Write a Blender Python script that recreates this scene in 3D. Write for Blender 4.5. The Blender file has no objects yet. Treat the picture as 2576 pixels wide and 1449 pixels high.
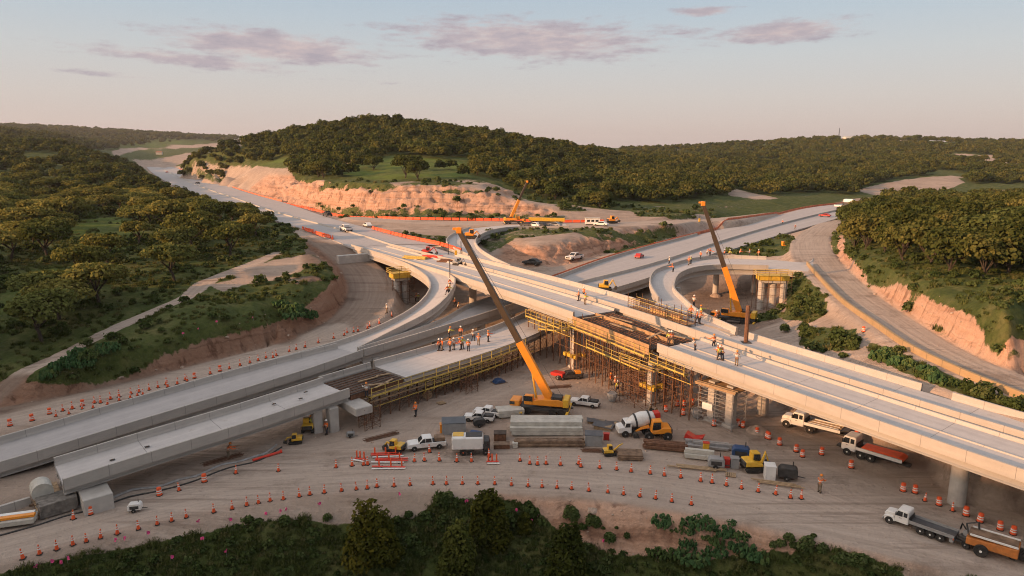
import bpy, bmesh, math, random
import numpy as np
from mathutils import Vector, Matrix, Euler
random.seed(7); RNG = np.random.default_rng(11)
S = bpy.context.scene
COL = S.collection
PI = math.pi
# ------------------------------------------------------------------ camera geometry (metres; camera stands at x=0,y=0,z=35)
F, HCAM, HZ, CX, CY = 1716.0, 35.0, 385.0, 1288.0, 724.5
PITCH = math.atan((CY - HZ) / F); CP, SP = math.cos(PITCH), math.sin(PITCH)
def ray(x, y):
    a = (x - CX) / F; b = -(y - CY) / F
    return a, CP + b * SP, -SP + b * CP
def P(x, y, z):
    d = ray(x, y); t = (z - HCAM) / d[2]
    return Vector((d[0] * t, d[1] * t, z))
def Q(x, y, Y):
    d = ray(x, y); t = Y / d[1]
    return Vector((d[0] * t, Y, HCAM + d[2] * t))
def proj(X, Y, Z):
    dz = Z - HCAM
    dep = Y * CP - dz * SP; up = Y * SP + dz * CP
    return CX + F * X / dep, CY - F * up / dep
def Zc(c, r, x, y):
    return 644.0 * c + x / 4.0, (256.1, 548.8, 841.5, 1086.7)[r] + y / 4.0

# ------------------------------------------------------------------ noise
def _hash(ix, iy, s):
    h = (ix.astype(np.int64) * 374761393 + iy.astype(np.int64) * 668265263 + s * 1442695041) & 0xffffffff
    h = ((h ^ (h >> 13)) * 1274126177) & 0xffffffff
    return ((h ^ (h >> 16)) & 0xffff) / 65535.0
def vnoise(x, y, s=0):
    ix = np.floor(x); iy = np.floor(y); fx = x - ix; fy = y - iy
    fx = fx * fx * (3 - 2 * fx); fy = fy * fy * (3 - 2 * fy)
    a = _hash(ix, iy, s); b = _hash(ix + 1, iy, s); c = _hash(ix, iy + 1, s); d = _hash(ix + 1, iy + 1, s)
    return a + (b - a) * fx + (c - a) * fy + (a - b - c + d) * fx * fy
def fbm(x, y, o=4, s=0):
    v = 0; a = .5
    for i in range(o):
        v = v + a * vnoise(x, y, s + i); x = x * 2.03 + 5.1; y = y * 2.03 + 1.7; a *= .5
    return v / (1 - .5 ** o)
def sstep(a, b, x):
    t = np.clip((x - a) / (b - a), 0, 1); return t * t * (3 - 2 * t)

# ------------------------------------------------------------------ terrain control lines: (picture x, picture y, z) or ('Q', x, y, depth)
CT = []
def cl(pts, step=14):
    w = [Q(*p[1:]) if p[0] == 'Q' else P(*p) for p in pts]
    px = [(p[1], p[2]) if p[0] == 'Q' else p[:2] for p in pts]
    for i in range(len(w) - 1):
        n = max(1, int(math.dist(px[i], px[i + 1]) / step))
        for k in range(n): CT.append(w[i].lerp(w[i + 1], k / n))
    CT.append(w[-1])
def cp(*pts):
    for p in pts: CT.append(Q(*p[1:]) if p[0] == 'Q' else P(*p))
def cw(*pts):
    for p in pts: CT.append(Vector(p))
q = 'Q'
# yard and the near bank
BANK = [(-250, 1462, 0), (0, 1408, 0), (200, 1362, 0), (400, 1315, 0), (600, 1283, 0), (850, 1247, 0), (1050, 1232, 0), (1200, 1231, 0), (1350, 1240, 0), (1500, 1249, 0),
        (1700, 1275, 0), (1900, 1302, 0), (2100, 1340, 0), (2300, 1388, 0), (2576, 1452, 0), (2800, 1510, 0)]
cl(BANK)
cl([(x, y + 60, -1.3) for x, y, z in BANK[1:-1]], 30)
cl([(-250, 1600, -2.5), (300, 1490, -3.2), (850, 1450, -5), (1300, 1450, -5.2), (1700, 1460, -5.2), (2100, 1480, -4), (2500, 1570, -2.5), (2850, 1600, -2)], 30)
cw((-40, 32, -7), (-15, 32, -9), (0, 32, -9), (15, 32, -9), (40, 32, -7), (-25, 24, -9), (0, 24, -10), (25, 24, -9), (-60, 55, -1.2), (62, 52, -1.2), (-50, 40, -4), (50, 40, -4))
cp((-100, 1380, 0), (200, 1310, 0), (600, 1200, 0), (600, 1130, 0), (300, 1230, 0), (1000, 1180, 0), (1000, 1100, 0), (1400, 1150, 0), (1400, 1000, 0), (1500, 930, 0), (1900, 1200, 0), (1900, 1100, 0),
   (2300, 1290, 0), (2576, 1380, 0), (2300, 1230, 0), (2576, 1300, 0), (1700, 1000, 0), (2100, 1100, 0), (1100, 1000, 0), (1200, 930, 0), (1300, 880, 0), (1450, 900, 0), (1180, 800, 0), (1050, 800, .5), (1160, 750, .3), (900, 990, .2), (500, 1020, .5), (200, 1120, .3),
   (1000, 920, .3), (700, 975, .5), (1330, 850, 0), (1420, 850, 0), (1550, 880, 0))
for X, Y in ((20, 95), (27, 85), (33, 76), (39, 66), (45, 58), (10, 112), (0, 132), (10, 140), (18, 125), (26, 105), (12, 150)): cw((X, Y, 0))
for X, Y in ((59.5, 37.5), (52, 47), (45.5, 56.4), (37.5, 66), (30, 76.5), (25, 83)):
    for d_ in (1, 5, 9, 12.5): cw((X + .8 * d_, Y + .6 * d_, 0))
# haul road on the left (dirt), its toe and the cut bank
HAUL = [(-150, 1080, 0, 5), (0, 1052, .3, 4.5), (200, 1010, .6, 4.2), (400, 962, .9, 4), (600, 912, 1.3, 4), (760, 868, 1.8, 4), (860, 825, 2.3, 4.5), (915, 782, 3, 5), (935, 735, 4.2, 5), (922, 690, 5.6, 5), (885, 652, 7.2, 4.6), (845, 622, 8.6, 4.4), (800, 598, 9.1, 4.2), (770, 582, 9.3, 4)]
cl([p[:3] for p in HAUL])
cl([(0, 1039, .4), (140, 1001, .6), (247, 979, .8), (375, 949, 1), (510, 908, 1.3), (644, 871, 1.6), (760, 832, 2.2), (824, 801, 2.8), (876, 756, 4), (888, 724, 5), (880, 694, 6), (845, 660, 7.6), (799, 631, 8.8), (770, 606, 9.2)])
cl([(-60, 975, 1.6), (20, 972, 2.2), (95, 958, 3), (160, 948, 3.1), (250, 928, 3.6), (400, 890, 3.9), (512, 860, 4.2), (644, 826, 4.7), (726, 802, 5.2), (774, 765, 6), (826, 722, 7.5), (845, 699, 8.4), (836, 669, 9.4), (812, 650, 10), (774, 609, 10)])
cl([(-200, 960, 3), (0, 940, 3.2), (130, 905, 4.2), (200, 872, 5), (300, 822, 6), (400, 778, 7), (470, 748, 7.8), (510, 715, 8.6), (560, 692, 9.2), (640, 662, 9.9)])
cp((600, 790, 6.6), (700, 750, 7.6), (700, 690, 9.2), (740, 650, 10), (0, 860, 5), (150, 800, 7), (0, 780, 7.5), (250, 730, 8.6), (0, 700, 9.2), (150, 680, 10), (350, 680, 9.8), (450, 640, 10.5), (600, 620, 10.5), (700, 600, 10.2), (200, 610, 11), (0, 600, 12), (400, 590, 11.5), (560, 570, 11), (660, 560, 10.2),
   (q, 0, 520, 290), (q, 250, 540, 270), (q, 450, 530, 300), (q, 0, 450, 430), (q, 200, 470, 400), (q, 380, 480, 390), (q, 0, 400, 560), (q, 150, 420, 520), (q, 280, 440, 500), (q, 0, 362, 720), (q, 120, 372, 720), (q, 220, 392, 700), (q, 300, 415, 720), (q, -200, 500, 350), (q, -250, 420, 600), (-250, 700, 10), (-250, 850, 6))
# upper highway at grade
HW_S = [(841, 604, 9.1), (756, 574, 8.8), (571, 519, 9.1), (440, 468, 9.3), (380, 432, 9.3), (368, 417, 9.3)]
HW_N = [(1111, 618, 9.2), (936, 576, 8.9), (839, 551, 8.8), (709, 508, 9.1), (644, 491, 9.3), (537, 456, 9.3), (450, 425, 9.3), (432, 417.5, 9.3)]
cl([(x, y, z - .5) for x, y, z in HW_S]); cl([(x, y, z - .5) for x, y, z in HW_N])
cl([((a[0] + b[0]) / 2, (a[1] + b[1]) / 2, 8.4) for a, b in zip(HW_S, HW_N[1:])])
cp((870, 600, 8.4), (900, 612, 8), (960, 610, 8.2), (1050, 622, 8.2))
cl([(905, 640, 6), (960, 668, 3.2), (1010, 700, 1.5)])
cl([(930, 650, 6), (985, 695, 3), (1010, 760, .8)]); cl([(975, 730, 2.6), (1000, 800, .6)])
cp((1100, 690, .8), (1060, 720, .6), (1120, 720, .5), (1040, 650, 4), (1110, 650, 4))
# land between the north side, the loop and the right highway
cp((1000, 582, 8.6), (1060, 602, 8.2), (1130, 600, 7.6), (1100, 580, 8.4), (1180, 610, 7), (1165, 585, 8), (1225, 585, 7.6))
cl([(1250, 640, 5.4), (1300, 655, 4), (1370, 672, 3.2), (1440, 660, 3.2), (1500, 640, 3.6), (1560, 622, 4), (1650, 600, 4.6), (1740, 580, 4)])
cl([(1240, 600, 7.4), (1290, 596, 8.6), (1350, 590, 9.2), (1420, 586, 9.2), (1500, 582, 8.8), (1600, 578, 8), (1700, 570, 6.6)])
cl([(1230, 622, 6.2), (1290, 628, 6.6), (1350, 628, 7), (1420, 622, 7), (1500, 610, 6.6), (1570, 602, 6.2)])
SERV = [(890, 548, 9.2, 5), (1000, 556, 9.1, 6), (1150, 561, 9, 7), (1300, 564, 9, 8), (1440, 566, 9, 8), (1600, 562, 8.6, 7), (1750, 556, 7.6, 6), (1860, 548, 6.2, 6), (1960, 536, 5, 5)]
cl([p[:3] for p in SERV])
RB_N = [(1397, 694, 3.5), (1538, 644, 3.5), (1753, 586, 3.5), (1932, 543.6, 3.5), (2044, 521, 3.5), (2182, 502.4, 3.5), (2262, 497, 3.5)]
RB_S = [(1528, 729, 3.5), (1638, 696, 3.5), (1813, 634, 3.5), (1932, 601, 3.5), (2127, 548, 3.5), (2230, 512, 3.5)]
cl([(x, y - 3, z) for x, y, z in RB_N]); cl([(x, y + 3, z) for x, y, z in RB_S[2:]])
cl([((a[0] + b[0]) / 2, (a[1] + b[1]) / 2, 3.2) for a, b in zip(RB_N[1:], RB_S[1:])])
# rock cut and hill in the middle
TOE = [(560, 455, 9.6), (644, 482, 9.6), (706, 500, 9.5), (790, 520, 9.3), (880, 533, 9.3), (1000, 545, 9.3), (1120, 549, 9.3), (1219, 549, 9.3), (1400, 549, 9.3), (1520, 549, 9), (1600, 549, 8.8)]
cl(TOE)
cl([(q, 700, 492, 385), (q, 790, 505, 335), (q, 880, 520, 308), (q, 960, 528, 291), (q, 1050, 532, 287), (q, 1150, 537, 284), (q, 1250, 541, 281), (q, 1340, 544, 279), (q, 1440, 546, 276)])
cl([(q, 706, 482, 400), (q, 769, 458, 365), (q, 849, 470, 322), (q, 957, 470, 306), (q, 1050, 474, 301), (q, 1150, 474, 300), (q, 1240, 488, 297), (q, 1300, 505, 293), (q, 1375, 518, 290), (q, 1460, 530, 288), (q, 1540, 538, 288)])
cl([(q, 769, 448, 380), (q, 860, 455, 340), (q, 957, 459, 326), (q, 1119, 456, 324), (q, 1219, 462, 322), (q, 1290, 490, 315), (q, 1375, 512, 308)])
cl([(q, 480, 420, 700), (q, 520, 430, 620), (q, 600, 440, 540), (q, 700, 425, 480), (q, 790, 440, 420)], 25)
cl([(q, 640, 446, 500), (q, 690, 436, 470), (q, 735, 446, 430)], 25); cl([(q, 560, 448, 560), (q, 640, 466, 470), (q, 700, 474, 420)], 25)
cp((q, 900, 440, 370), (q, 1000, 437, 362), (q, 1150, 436, 365), (q, 1250, 455, 352), (q, 1000, 405, 440), (q, 850, 410, 440), (q, 1150, 410, 435), (q, 1300, 440, 420), (q, 1000, 380, 510), (q, 850, 380, 510), (q, 1150, 385, 500), (q, 1300, 410, 500),
   (q, 930, 340, 590), (q, 1100, 350, 580), (q, 780, 365, 590), (q, 1250, 370, 580), (q, 700, 395, 560), (q, 620, 405, 590), (q, 1400, 480, 370), (q, 1400, 440, 470), (q, 1500, 510, 335), (q, 1500, 460, 440), (q, 1480, 420, 560))
CREST = [(470, 400, 720), (560, 370, 700), (700, 349, 680), (780, 334, 670), (850, 321, 660), (930, 310, 650), (1030, 321, 650), (1130, 336, 640), (1250, 350, 640), (1350, 366, 650), (1430, 380, 680), (1520, 390, 760)]
cl([('Q',) + c for c in CREST], 25)
for x, y, Y in CREST: cp((q, x, y + 26, Y + 220))
# middle valley and the hill on the right
cp((q, 1580, 515, 330), (q, 1640, 525, 320), (q, 1700, 530, 320), (q, 1800, 528, 330), (q, 1600, 490, 400), (q, 1700, 495, 400), (q, 1800, 500, 400), (q, 1600, 450, 560), (q, 1750, 455, 540), (q, 1640, 415, 820), (q, 1750, 420, 800), (q, 1600, 395, 1000), (q, 1700, 396, 1200),
   (q, 1880, 515, 390), (q, 1950, 503, 420), (q, 2040, 502, 445), (q, 2110, 505, 455), (q, 1900, 478, 520), (q, 2050, 478, 540), (q, 2150, 484, 540), (q, 1950, 450, 700), (q, 2100, 452, 690), (q, 2250, 460, 640), (q, 2400, 458, 650), (q, 2330, 488, 560), (q, 2450, 470, 620), (q, 2576, 476, 600), (q, 2800, 480, 600),
   (q, 1850, 420, 900), (q, 2050, 420, 900), (q, 2250, 425, 860), (q, 2450, 425, 860), (q, 2650, 430, 860), (q, 1800, 396, 1300), (q, 2000, 390, 1250), (q, 2200, 390, 1200), (q, 2400, 390, 1200), (q, 2600, 392, 1200))
RCREST = [(1560, 378, 2400), (1640, 382, 2300), (1700, 380, 2000), (1780, 373, 1900), (1850, 366, 1850), (1950, 360, 1800), (2030, 355, 1750), (2100, 352, 1750), (2200, 354, 1700), (2250, 351, 1700), (2350, 355, 1700), (2450, 360, 1700), (2576, 363, 1700), (2800, 368, 1700)]
cl([('Q',) + c for c in RCREST], 30)
for x, y, Y in RCREST: cp((q, x, y + 22, Y + 900))
# far left: valley, fields, far ridge
cp((q, 350, 440, 900), (q, 330, 405, 1300), (q, 420, 402, 1500), (q, 500, 402, 1300), (q, 350, 385, 1900), (q, 430, 384, 1900), (q, 520, 382, 1900), (q, 250, 368, 1700), (q, 150, 350, 1500), (q, 40, 342, 1200), (q, -150, 340, 1200), (q, 500, 366, 2400), (q, 350, 362, 2400))
cl([('Q', -250, 322, 3600), ('Q', 60, 326, 3600), ('Q', 150, 327, 3600), ('Q', 250, 333, 3600), ('Q', 350, 340, 3600), ('Q', 470, 346, 3600), ('Q', 600, 352, 3600), ('Q', 1000, 372, 3600), ('Q', 1450, 373, 3600), ('Q', 1600, 377, 3600), ('Q', 2000, 378, 3600), ('Q', 2800, 378, 3600)], 60)
for x in (-300, 600, 1500, 2800): cp((q, x, 385, 6500))
# pit inside the right-hand ramp, haul road on the right and its cut
cp((1750, 700, 1), (1800, 720, .6), (1850, 690, 3), (1900, 740, 1), (1950, 780, 1), (1845, 812, .4), (1760, 740, .6), (1900, 810, .8), (1950, 690, 4), (1990, 720, 5), (2000, 790, 4), (1980, 840, 3), (1840, 670, 4), (1760, 680, 2.5), (1930, 845, 2.5), (1900, 830, 1.5), (1700, 700, .5), (1600, 740, 0), (1680, 740, .3))
cl([(1860, 640, 3.8), (1930, 630, 4.5), (1990, 618, 5.4), (2010, 585, 5)])
RHAUL = [(2220, 506, 4, 4), (2160, 532, 4.1, 4), (2115, 550, 4.4, 4), (2065, 580, 5.6, 5), (2040, 610, 6.6, 5.5), (2050, 648, 7.6, 5.5), (2085, 690, 8, 5), (2155, 752, 8, 4.5), (2230, 805, 8, 4.2), (2320, 865, 8, 4.1), (2440, 925, 7.8, 4.1), (2576, 978, 7.5, 4.1), (2800, 1065, 7.2, 4.1)]
cl([p[:3] for p in RHAUL])
cl([(2025, 580, 5.2), (2008, 620, 6.4), (2025, 655, 7.5), (2055, 695, 7.8), (2120, 765, 7.7), (2200, 823, 7.7), (2300, 889, 7.7), (2430, 950, 7.5), (2576, 1008, 7.2), (2800, 1100, 7)])
cl([(2142, 553, 4.7), (2085, 595, 6.6), (2078, 622, 7.2), (2116, 680, 8.1), (2205, 752, 8.1), (2335, 847, 8.1), (2450, 900, 7.9), (2576, 945, 7.6), (2800, 1030, 7.4)])
cl([(2112, 581, 8.6), (2117, 631, 9.6), (2172, 685, 11), (2232, 707, 11.5), (2342, 755, 12), (2420, 790, 12.2), (2482, 820, 12.2), (2576, 862, 12), (2800, 950, 12)])
cl([(1932, 852, 3), (2000, 868, 4.4), (2100, 895, 5.8), (2269, 950, 7), (2400, 998, 7), (2576, 1048, 7), (2800, 1125, 7)])
cp((2080, 800, 6), (2150, 850, 6.6), (2050, 850, 5.2), (2250, 905, 7), (2020, 740, 6.4), (2400, 965, 7.2))
cp((2300, 690, 13), (2450, 740, 13.4), (2576, 800, 13.2), (2250, 620, 13), (2400, 640, 14), (2576, 660, 14), (2180, 570, 11), (2300, 570, 14), (2450, 560, 15), (2600, 560, 15), (2800, 700, 14), (2800, 560, 15), (q, 2250, 545, 330), (q, 2450, 530, 380), (q, 2600, 530, 380), (q, 2350, 505, 470), (q, 2576, 500, 480))

CT = np.array([[c.x, c.y, c.z] for c in CT])
KV = .6
cu = np.stack([CT[:, 0] / CT[:, 1], KV * np.log(CT[:, 1])], 1)
# merge near-identical controls
key = {}
for i, (a, b) in enumerate(cu): key.setdefault((round(a / .003), round(b / .002)), i)
idx = sorted(key.values()); CT = CT[idx]; cu = cu[idx]
D = np.sqrt(((cu[:, None] - cu[None]) ** 2).sum(-1))
n = len(CT)
A = np.zeros((n + 1, n + 1)); A[:n, :n] = -D - np.eye(n) * 4e-4; A[:n, n] = 1; A[n, :n] = 1
W = np.linalg.solve(A, np.append(CT[:, 2], 0))
def logrows(segs):
    r = []
    for a, b, k in segs: r += list(np.linspace(math.log(a), math.log(b), k, endpoint=False))
    return np.array(r + [math.log(segs[-1][1])])
LY = logrows([(24, 48, 40), (48, 135, 290), (135, 460, 330), (460, 1500, 130), (1500, 7000, 50)])
UU = np.linspace(-1.12, 1.12, 761)
NR, NC = len(LY), len(UU)
def rbf(u, v):
    o = np.empty(u.shape, np.float64); sh = u.shape; u = u.ravel(); v = v.ravel(); o = o.ravel()
    c = cu.astype(np.float32); w = W[:n].astype(np.float32)
    for i in range(0, len(u), 20000):
        du = u[i:i + 20000, None].astype(np.float32) - c[None, :, 0]; dv = v[i:i + 20000, None].astype(np.float32) - c[None, :, 1]
        o[i:i + 20000] = -np.sqrt(du * du + dv * dv) @ w + W[n]
    return o.reshape(sh)
us, rs = UU[::2], np.arange(0, NR + 1, 2).clip(max=NR - 1)
cz = rbf(*np.broadcast_arrays(us[None, :], KV * LY[rs][:, None]))
rowf = np.arange(NR) / 2.0
tmp = np.stack([np.interp(np.arange(NR), rs[:len(np.unique(rs))], cz[:len(np.unique(rs)), j]) for j in range(cz.shape[1])], 1)
HG = np.stack([np.interp(UU, us, tmp[i]) for i in range(NR)], 0)
YG = np.exp(LY)[:, None] * np.ones((1, NC)); XG = UU[None, :] * YG
def hsample(X, Y, G=None):
    G = HG if G is None else G
    X = np.asarray(X, float); Y = np.asarray(Y, float)
    u = np.clip((X / Y - UU[0]) / (UU[1] - UU[0]), 0, NC - 1.001); r = np.clip(np.interp(np.log(Y), LY, np.arange(NR)), 0, NR - 1.001)
    i = r.astype(int); j = u.astype(int); fr = r - i; fu = u - j
    return (G[i, j] * (1 - fr) * (1 - fu) + G[i + 1, j] * fr * (1 - fu) + G[i, j + 1] * (1 - fr) * fu + G[i + 1, j + 1] * fr * fu)
def at(px, py, lift=0.0):
    """the point of the ground seen at a picture position"""
    d = ray(px, py); ys = np.exp(LY)
    h = hsample(d[0] / d[1] * ys, ys); rz = HCAM + d[2] / d[1] * ys
    k = np.nonzero(h >= rz)[0]
    k = int(k[0]) if len(k) and k[0] > 0 else NR - 1
    a, b = rz[k - 1] - h[k - 1], rz[k] - h[k]
    t = a / (a - b) if a != b else 0
    Y = ys[k - 1] + (ys[k] - ys[k - 1]) * min(max(t, 0), 1); X = d[0] / d[1] * Y
    return Vector((X, Y, float(hsample(X, Y)) + lift))
def gz(X, Y): return float(hsample(X, Y))

# ------------------------------------------------------------------ ground cover masks
PXG, PYG = proj(XG, YG, HG)
def inpoly(px, py, poly):
    r = np.zeros(px.shape, bool); m = len(poly)
    for i in range(m):
        x0, y0 = poly[i]; x1, y1 = poly[(i + 1) % m]
        c = ((y0 > py) != (y1 > py))
        if y0 != y1: r ^= c & (px < (x1 - x0) * (py - y0) / (y1 - y0) + x0)
    return r
def region(poly, Y0=0, Y1=1e9): return inpoly(PXG, PYG, poly) & (YG > Y0) & (YG < Y1)
def blur(m, k=2):
    m = m.astype(np.float64)
    for _ in range(k):
        p = np.pad(m, 1, mode='edge'); m = (p[:-2, 1:-1] + p[2:, 1:-1] + p[1:-1, :-2] + p[1:-1, 2:] + 2 * p[1:-1, 1:-1]) / 6
    return m
def polyworld(pts):
    return [P(x, y, z) for x, y, z, w in pts], [w for *_, w in pts]
def crsample(pts, step):
    """smooth resampling of a polyline (list of Vectors)"""
    pts = [Vector(p) for p in pts]
    out = []
    for i in range(len(pts) - 1):
        p0 = pts[max(i - 1, 0)]; p1 = pts[i]; p2 = pts[i + 1]; p3 = pts[min(i + 2, len(pts) - 1)]
        if i == 0: p0 = p1 * 2 - p2
        if i == len(pts) - 2: p3 = p2 * 2 - p1
        L = (p2 - p1).length; k = max(1, int(L / step))
        d01 = max((p1 - p0).length, 1e-3) ** .5; d12 = max(L, 1e-3) ** .5; d23 = max((p3 - p2).length, 1e-3) ** .5
        m1 = ((p1 - p0) / d01 - (p2 - p0) / (d01 + d12) + (p2 - p1) / d12) * d12
        m2 = ((p2 - p1) / d12 - (p3 - p1) / (d12 + d23) + (p3 - p2) / d23) * d12
        for j in range(k):
            t = j / k
            out.append(p1 * (2 * t ** 3 - 3 * t ** 2 + 1) + m1 * (t ** 3 - 2 * t ** 2 + t) + p2 * (3 * t ** 2 - 2 * t ** 3) + m2 * (t ** 3 - t ** 2))
    out.append(pts[-1])
    return out
LAT = np.full(XG.shape, 99.0); ALO = np.zeros(XG.shape); ROAD = np.zeros(XG.shape)
def road_mask(pts, soft=1.2, level=True, strength=1.0):
    w, ws = polyworld(pts)
    c = np.array([[p.x, p.y] for p in w]); cc = []
    sm = crsample(w, 2.0)
    c = np.array([[p.x, p.y, p.z] for p in sm]); s = np.concatenate([[0], np.cumsum(np.hypot(*np.diff(c[:, :2], axis=0).T))])
    s0 = np.concatenate([[0], np.cumsum([(w[i + 1] - w[i]).xy.length for i in range(len(w) - 1)])])
    wid = np.interp(s / s[-1], s0 / s0[-1], ws)
    x0, x1, y0, y1 = c[:, 0].min() - 20, c[:, 0].max() + 20, c[:, 1].min() - 20, c[:, 1].max() + 20
    I = np.nonzero(((XG > x0) & (XG < x1) & (YG > y0) & (YG < y1)).ravel())[0]
    X = XG.ravel()[I]; Y = YG.ravel()[I]
    bd = np.full(len(I), 1e9); bl = np.zeros(len(I)); ba = np.zeros(len(I)); bw = np.ones(len(I)); bz = np.zeros(len(I))
    for i in range(len(c) - 1):
        ax, ay, az = c[i]; dx, dy = c[i + 1, :2] - c[i, :2]; L = math.hypot(dx, dy) + 1e-9
        t = np.clip(((X - ax) * dx + (Y - ay) * dy) / (L * L), 0, 1)
        ex = X - ax - t * dx; ey = Y - ay - t * dy; d = np.hypot(ex, ey)
        k = d < bd
        bd[k] = d[k]; bl[k] = (np.sign(dx * ey - dy * ex) * d)[k]; ba[k] = (s[i] + t * L)[k]; bw[k] = wid[i]; bz[k] = az + (c[i + 1, 2] - az) * t[k]
    m = 1 - sstep(bw - soft * .5, bw + soft, bd)
    lat, alo, rd, hg = LAT.ravel(), ALO.ravel(), ROAD.ravel(), HG.ravel()
    k = bd < np.abs(lat[I])
    lat[I[k]] = bl[k]; alo[I[k]] = ba[k]
    rd[I] = np.maximum(rd[I], m * strength)
    if level:
        f = 1 - sstep(bw, bw + 2.5, bd); hg[I] = hg[I] * (1 - f) + bz * f
_ym = np.zeros(XG.shape, bool)
_ym = region([(-250, 1445), (0, 1395), (200, 1350), (400, 1303), (600, 1272), (850, 1238), (1050, 1224), (1200, 1223), (1350, 1231), (1500, 1240), (1700, 1266), (1900, 1292), (2100, 1329), (2300, 1376), (2576, 1438), (2800, 1495), (2800, 1330), (2576, 1240), (2300, 1130), (2100, 1060), (1900, 990), (1750, 935), (1600, 885), (1400, 858), (1250, 880), (1150, 930), (1000, 1000), (900, 1050), (700, 1110), (400, 1230), (0, 1330), (-250, 1390)], 40, 118)
_ym = blur(_ym, 5); HG = HG * (1 - _ym)
FRONT = [(-250, 1405, 0, 4.5), (0, 1352, 0, 4.5), (300, 1278, 0, 4.4), (600, 1215, 0, 4.3), (900, 1186, 0, 4.2), (1200, 1182, 0, 4.2), (1500, 1198, 0, 4.4), (1800, 1240, 0, 4.6), (2100, 1298, 0, 5), (2350, 1352, 0, 5.5), (2576, 1405, 0, 5.5), (2800, 1460, 0, 5.5)]
TRACK = [(-60, 978, 3, 1.6), (60, 938, 3.4, 1.6), (130, 905, 4.2, 1.6), (200, 872, 5, 1.6), (300, 822, 6, 1.6), (400, 778, 7, 1.6), (470, 748, 7.8, 1.7), (510, 715, 8.6, 1.8), (560, 692, 9.2, 1.8), (640, 662, 9.9, 1.6), (700, 640, 10, 1.5)]
for R in (FRONT, HAUL, RHAUL, SERV): road_mask(R)
road_mask(TRACK, .8, False, .9)
ROADS = ROAD.copy()
for L_ in (((2600, 1330, 0, 3), (2300, 1260, 0, 3), (2050, 1190, 0, 3.2), (1900, 1120, 0, 3), (1750, 1060, 0, 3), (1620, 1000, 0, 2.6), (1520, 950, 0, 2.4)), ((300, 1262, 0, 2), (600, 1160, 0, 2.2), (850, 1120, 0, 2.4), (1050, 1060, 0, 2.4), (1200, 1000, 0, 2.4), (1350, 950, 0, 2.4), (1480, 930, 0, 2)),
           ((1000, 1165, 0, 2), (1060, 1130, 0, 2), (1100, 1060, 0, 2), (1180, 1010, 0, 2)), ((2100, 1290, 0, 2.5), (1950, 1230, 0, 2.2), (1720, 1170, 0, 2), (1450, 1150, 0, 2), (1200, 1150, 0, 2)), ((2250, 1180, 0, 2.2), (2050, 1110, 0, 2.2), (1850, 1040, 0, 2.2), (1720, 1010, 0, 2)), ((700, 880, 1.6, 1.5), (850, 855, 2, 1.6), (950, 820, 1.6, 1.6), (1000, 800, 1, 1.5))):
    road_mask(L_, 1.6, False, .62)
# ------------------------------------------------------------------ cover: grass / rock / road
GR = np.zeros(XG.shape)
GR[region([(-900, 985), (-60, 968), (95, 953), (160, 943), (250, 923), (400, 885), (512, 855), (644, 821), (726, 797), (774, 760), (824, 718), (842, 695), (832, 667), (808, 648), (772, 612), (735, 566), (560, 505), (420, 462), (350, 412), (300, 380), (-900, 300)])] = 1
GR[(YG > 560) | (region([(1540, 300), (1540, 520), (1900, 515), (2140, 500), (2300, 490), (2900, 490), (2900, 300)], 300))] = 1
GR[region([(470, 300), (470, 405), (540, 405), (640, 415), (740, 410), (735, 445), (770, 455), (860, 452), (960, 462), (1060, 454), (1200, 452), (1270, 470), (1330, 505), (1400, 512), (1560, 533), (1640, 520), (1640, 300)], 300)] = 1
GR[region([(470, 392), (560, 398), (640, 402), (738, 405), (738, 424), (690, 424), (600, 412), (500, 400)], 300)] = .8
GR[region([(485, 402), (600, 416), (690, 428), (735, 428), (742, 448), (700, 480), (560, 452), (470, 415)], 300)] = .3
GR[region([(860, 552), (770, 512), (800, 498), (880, 516), (990, 524), (1100, 530), (1300, 538), (1420, 545), (1420, 556), (1100, 556)], 230, 340)] = .62
GR[region([(820, 450), (950, 452), (1010, 468), (960, 472), (850, 472), (790, 480)], 300, 380)] = .7
GR[region([(950, 476), (1200, 474), (1280, 500), (1250, 486), (1000, 480)], 280, 380)] = .75
GR[region([(1560, 505), (1660, 520), (1740, 505), (1840, 512), (1900, 490), (2000, 485), (2140, 495), (2110, 512), (1950, 535), (1830, 552), (1760, 540), (1700, 552), (1600, 545)], 280)] = .68
GR[region([(1780, 545), (1960, 500), (2140, 496), (2040, 518), (1930, 540), (1840, 556)], 280)] = .95
GR[region([(1180, 578), (1300, 575), (1540, 574), (1560, 582), (1400, 590), (1300, 600), (1230, 640), (1205, 615)], 150, 300)] = .62
GR[region([(1450, 585), (1560, 580), (1700, 570), (1780, 556), (1840, 556), (1740, 590), (1560, 640), (1500, 630), (1600, 602), (1480, 600)], 150, 330)] = .66
GR[region([(960, 585), (1060, 590), (1130, 595), (1130, 630), (1060, 610)], 150, 300)] = .6
GR[region([(1800, 632), (1880, 615), (1990, 590), (2008, 610), (1985, 640), (1900, 650)], 130, 260)] = .95
GR[region([(2105, 555), (2150, 545), (2115, 585), (2105, 640), (2150, 690), (2100, 665), (2075, 625), (2080, 600)], 100, 330)] = .8
GR[region([(2120, 575), (2128, 630), (2190, 680), (2260, 700), (2360, 750), (2440, 785), (2576, 850), (2900, 950), (2900, 400), (2240, 480), (2130, 540)], 55, 470)] = 1
GR[region([(1985, 700), (2020, 690), (2075, 740), (2080, 790), (2040, 810), (1970, 805), (1975, 770)], 90, 220)] = .9
GR[region([(1900, 790), (1965, 780), (1970, 800), (1905, 812)], 90, 220)] = .9
GR[region([(2010, 830), (2070, 820), (2160, 830), (2150, 860), (2170, 880), (2100, 885), (2020, 870)], 70, 200)] = .7
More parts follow.
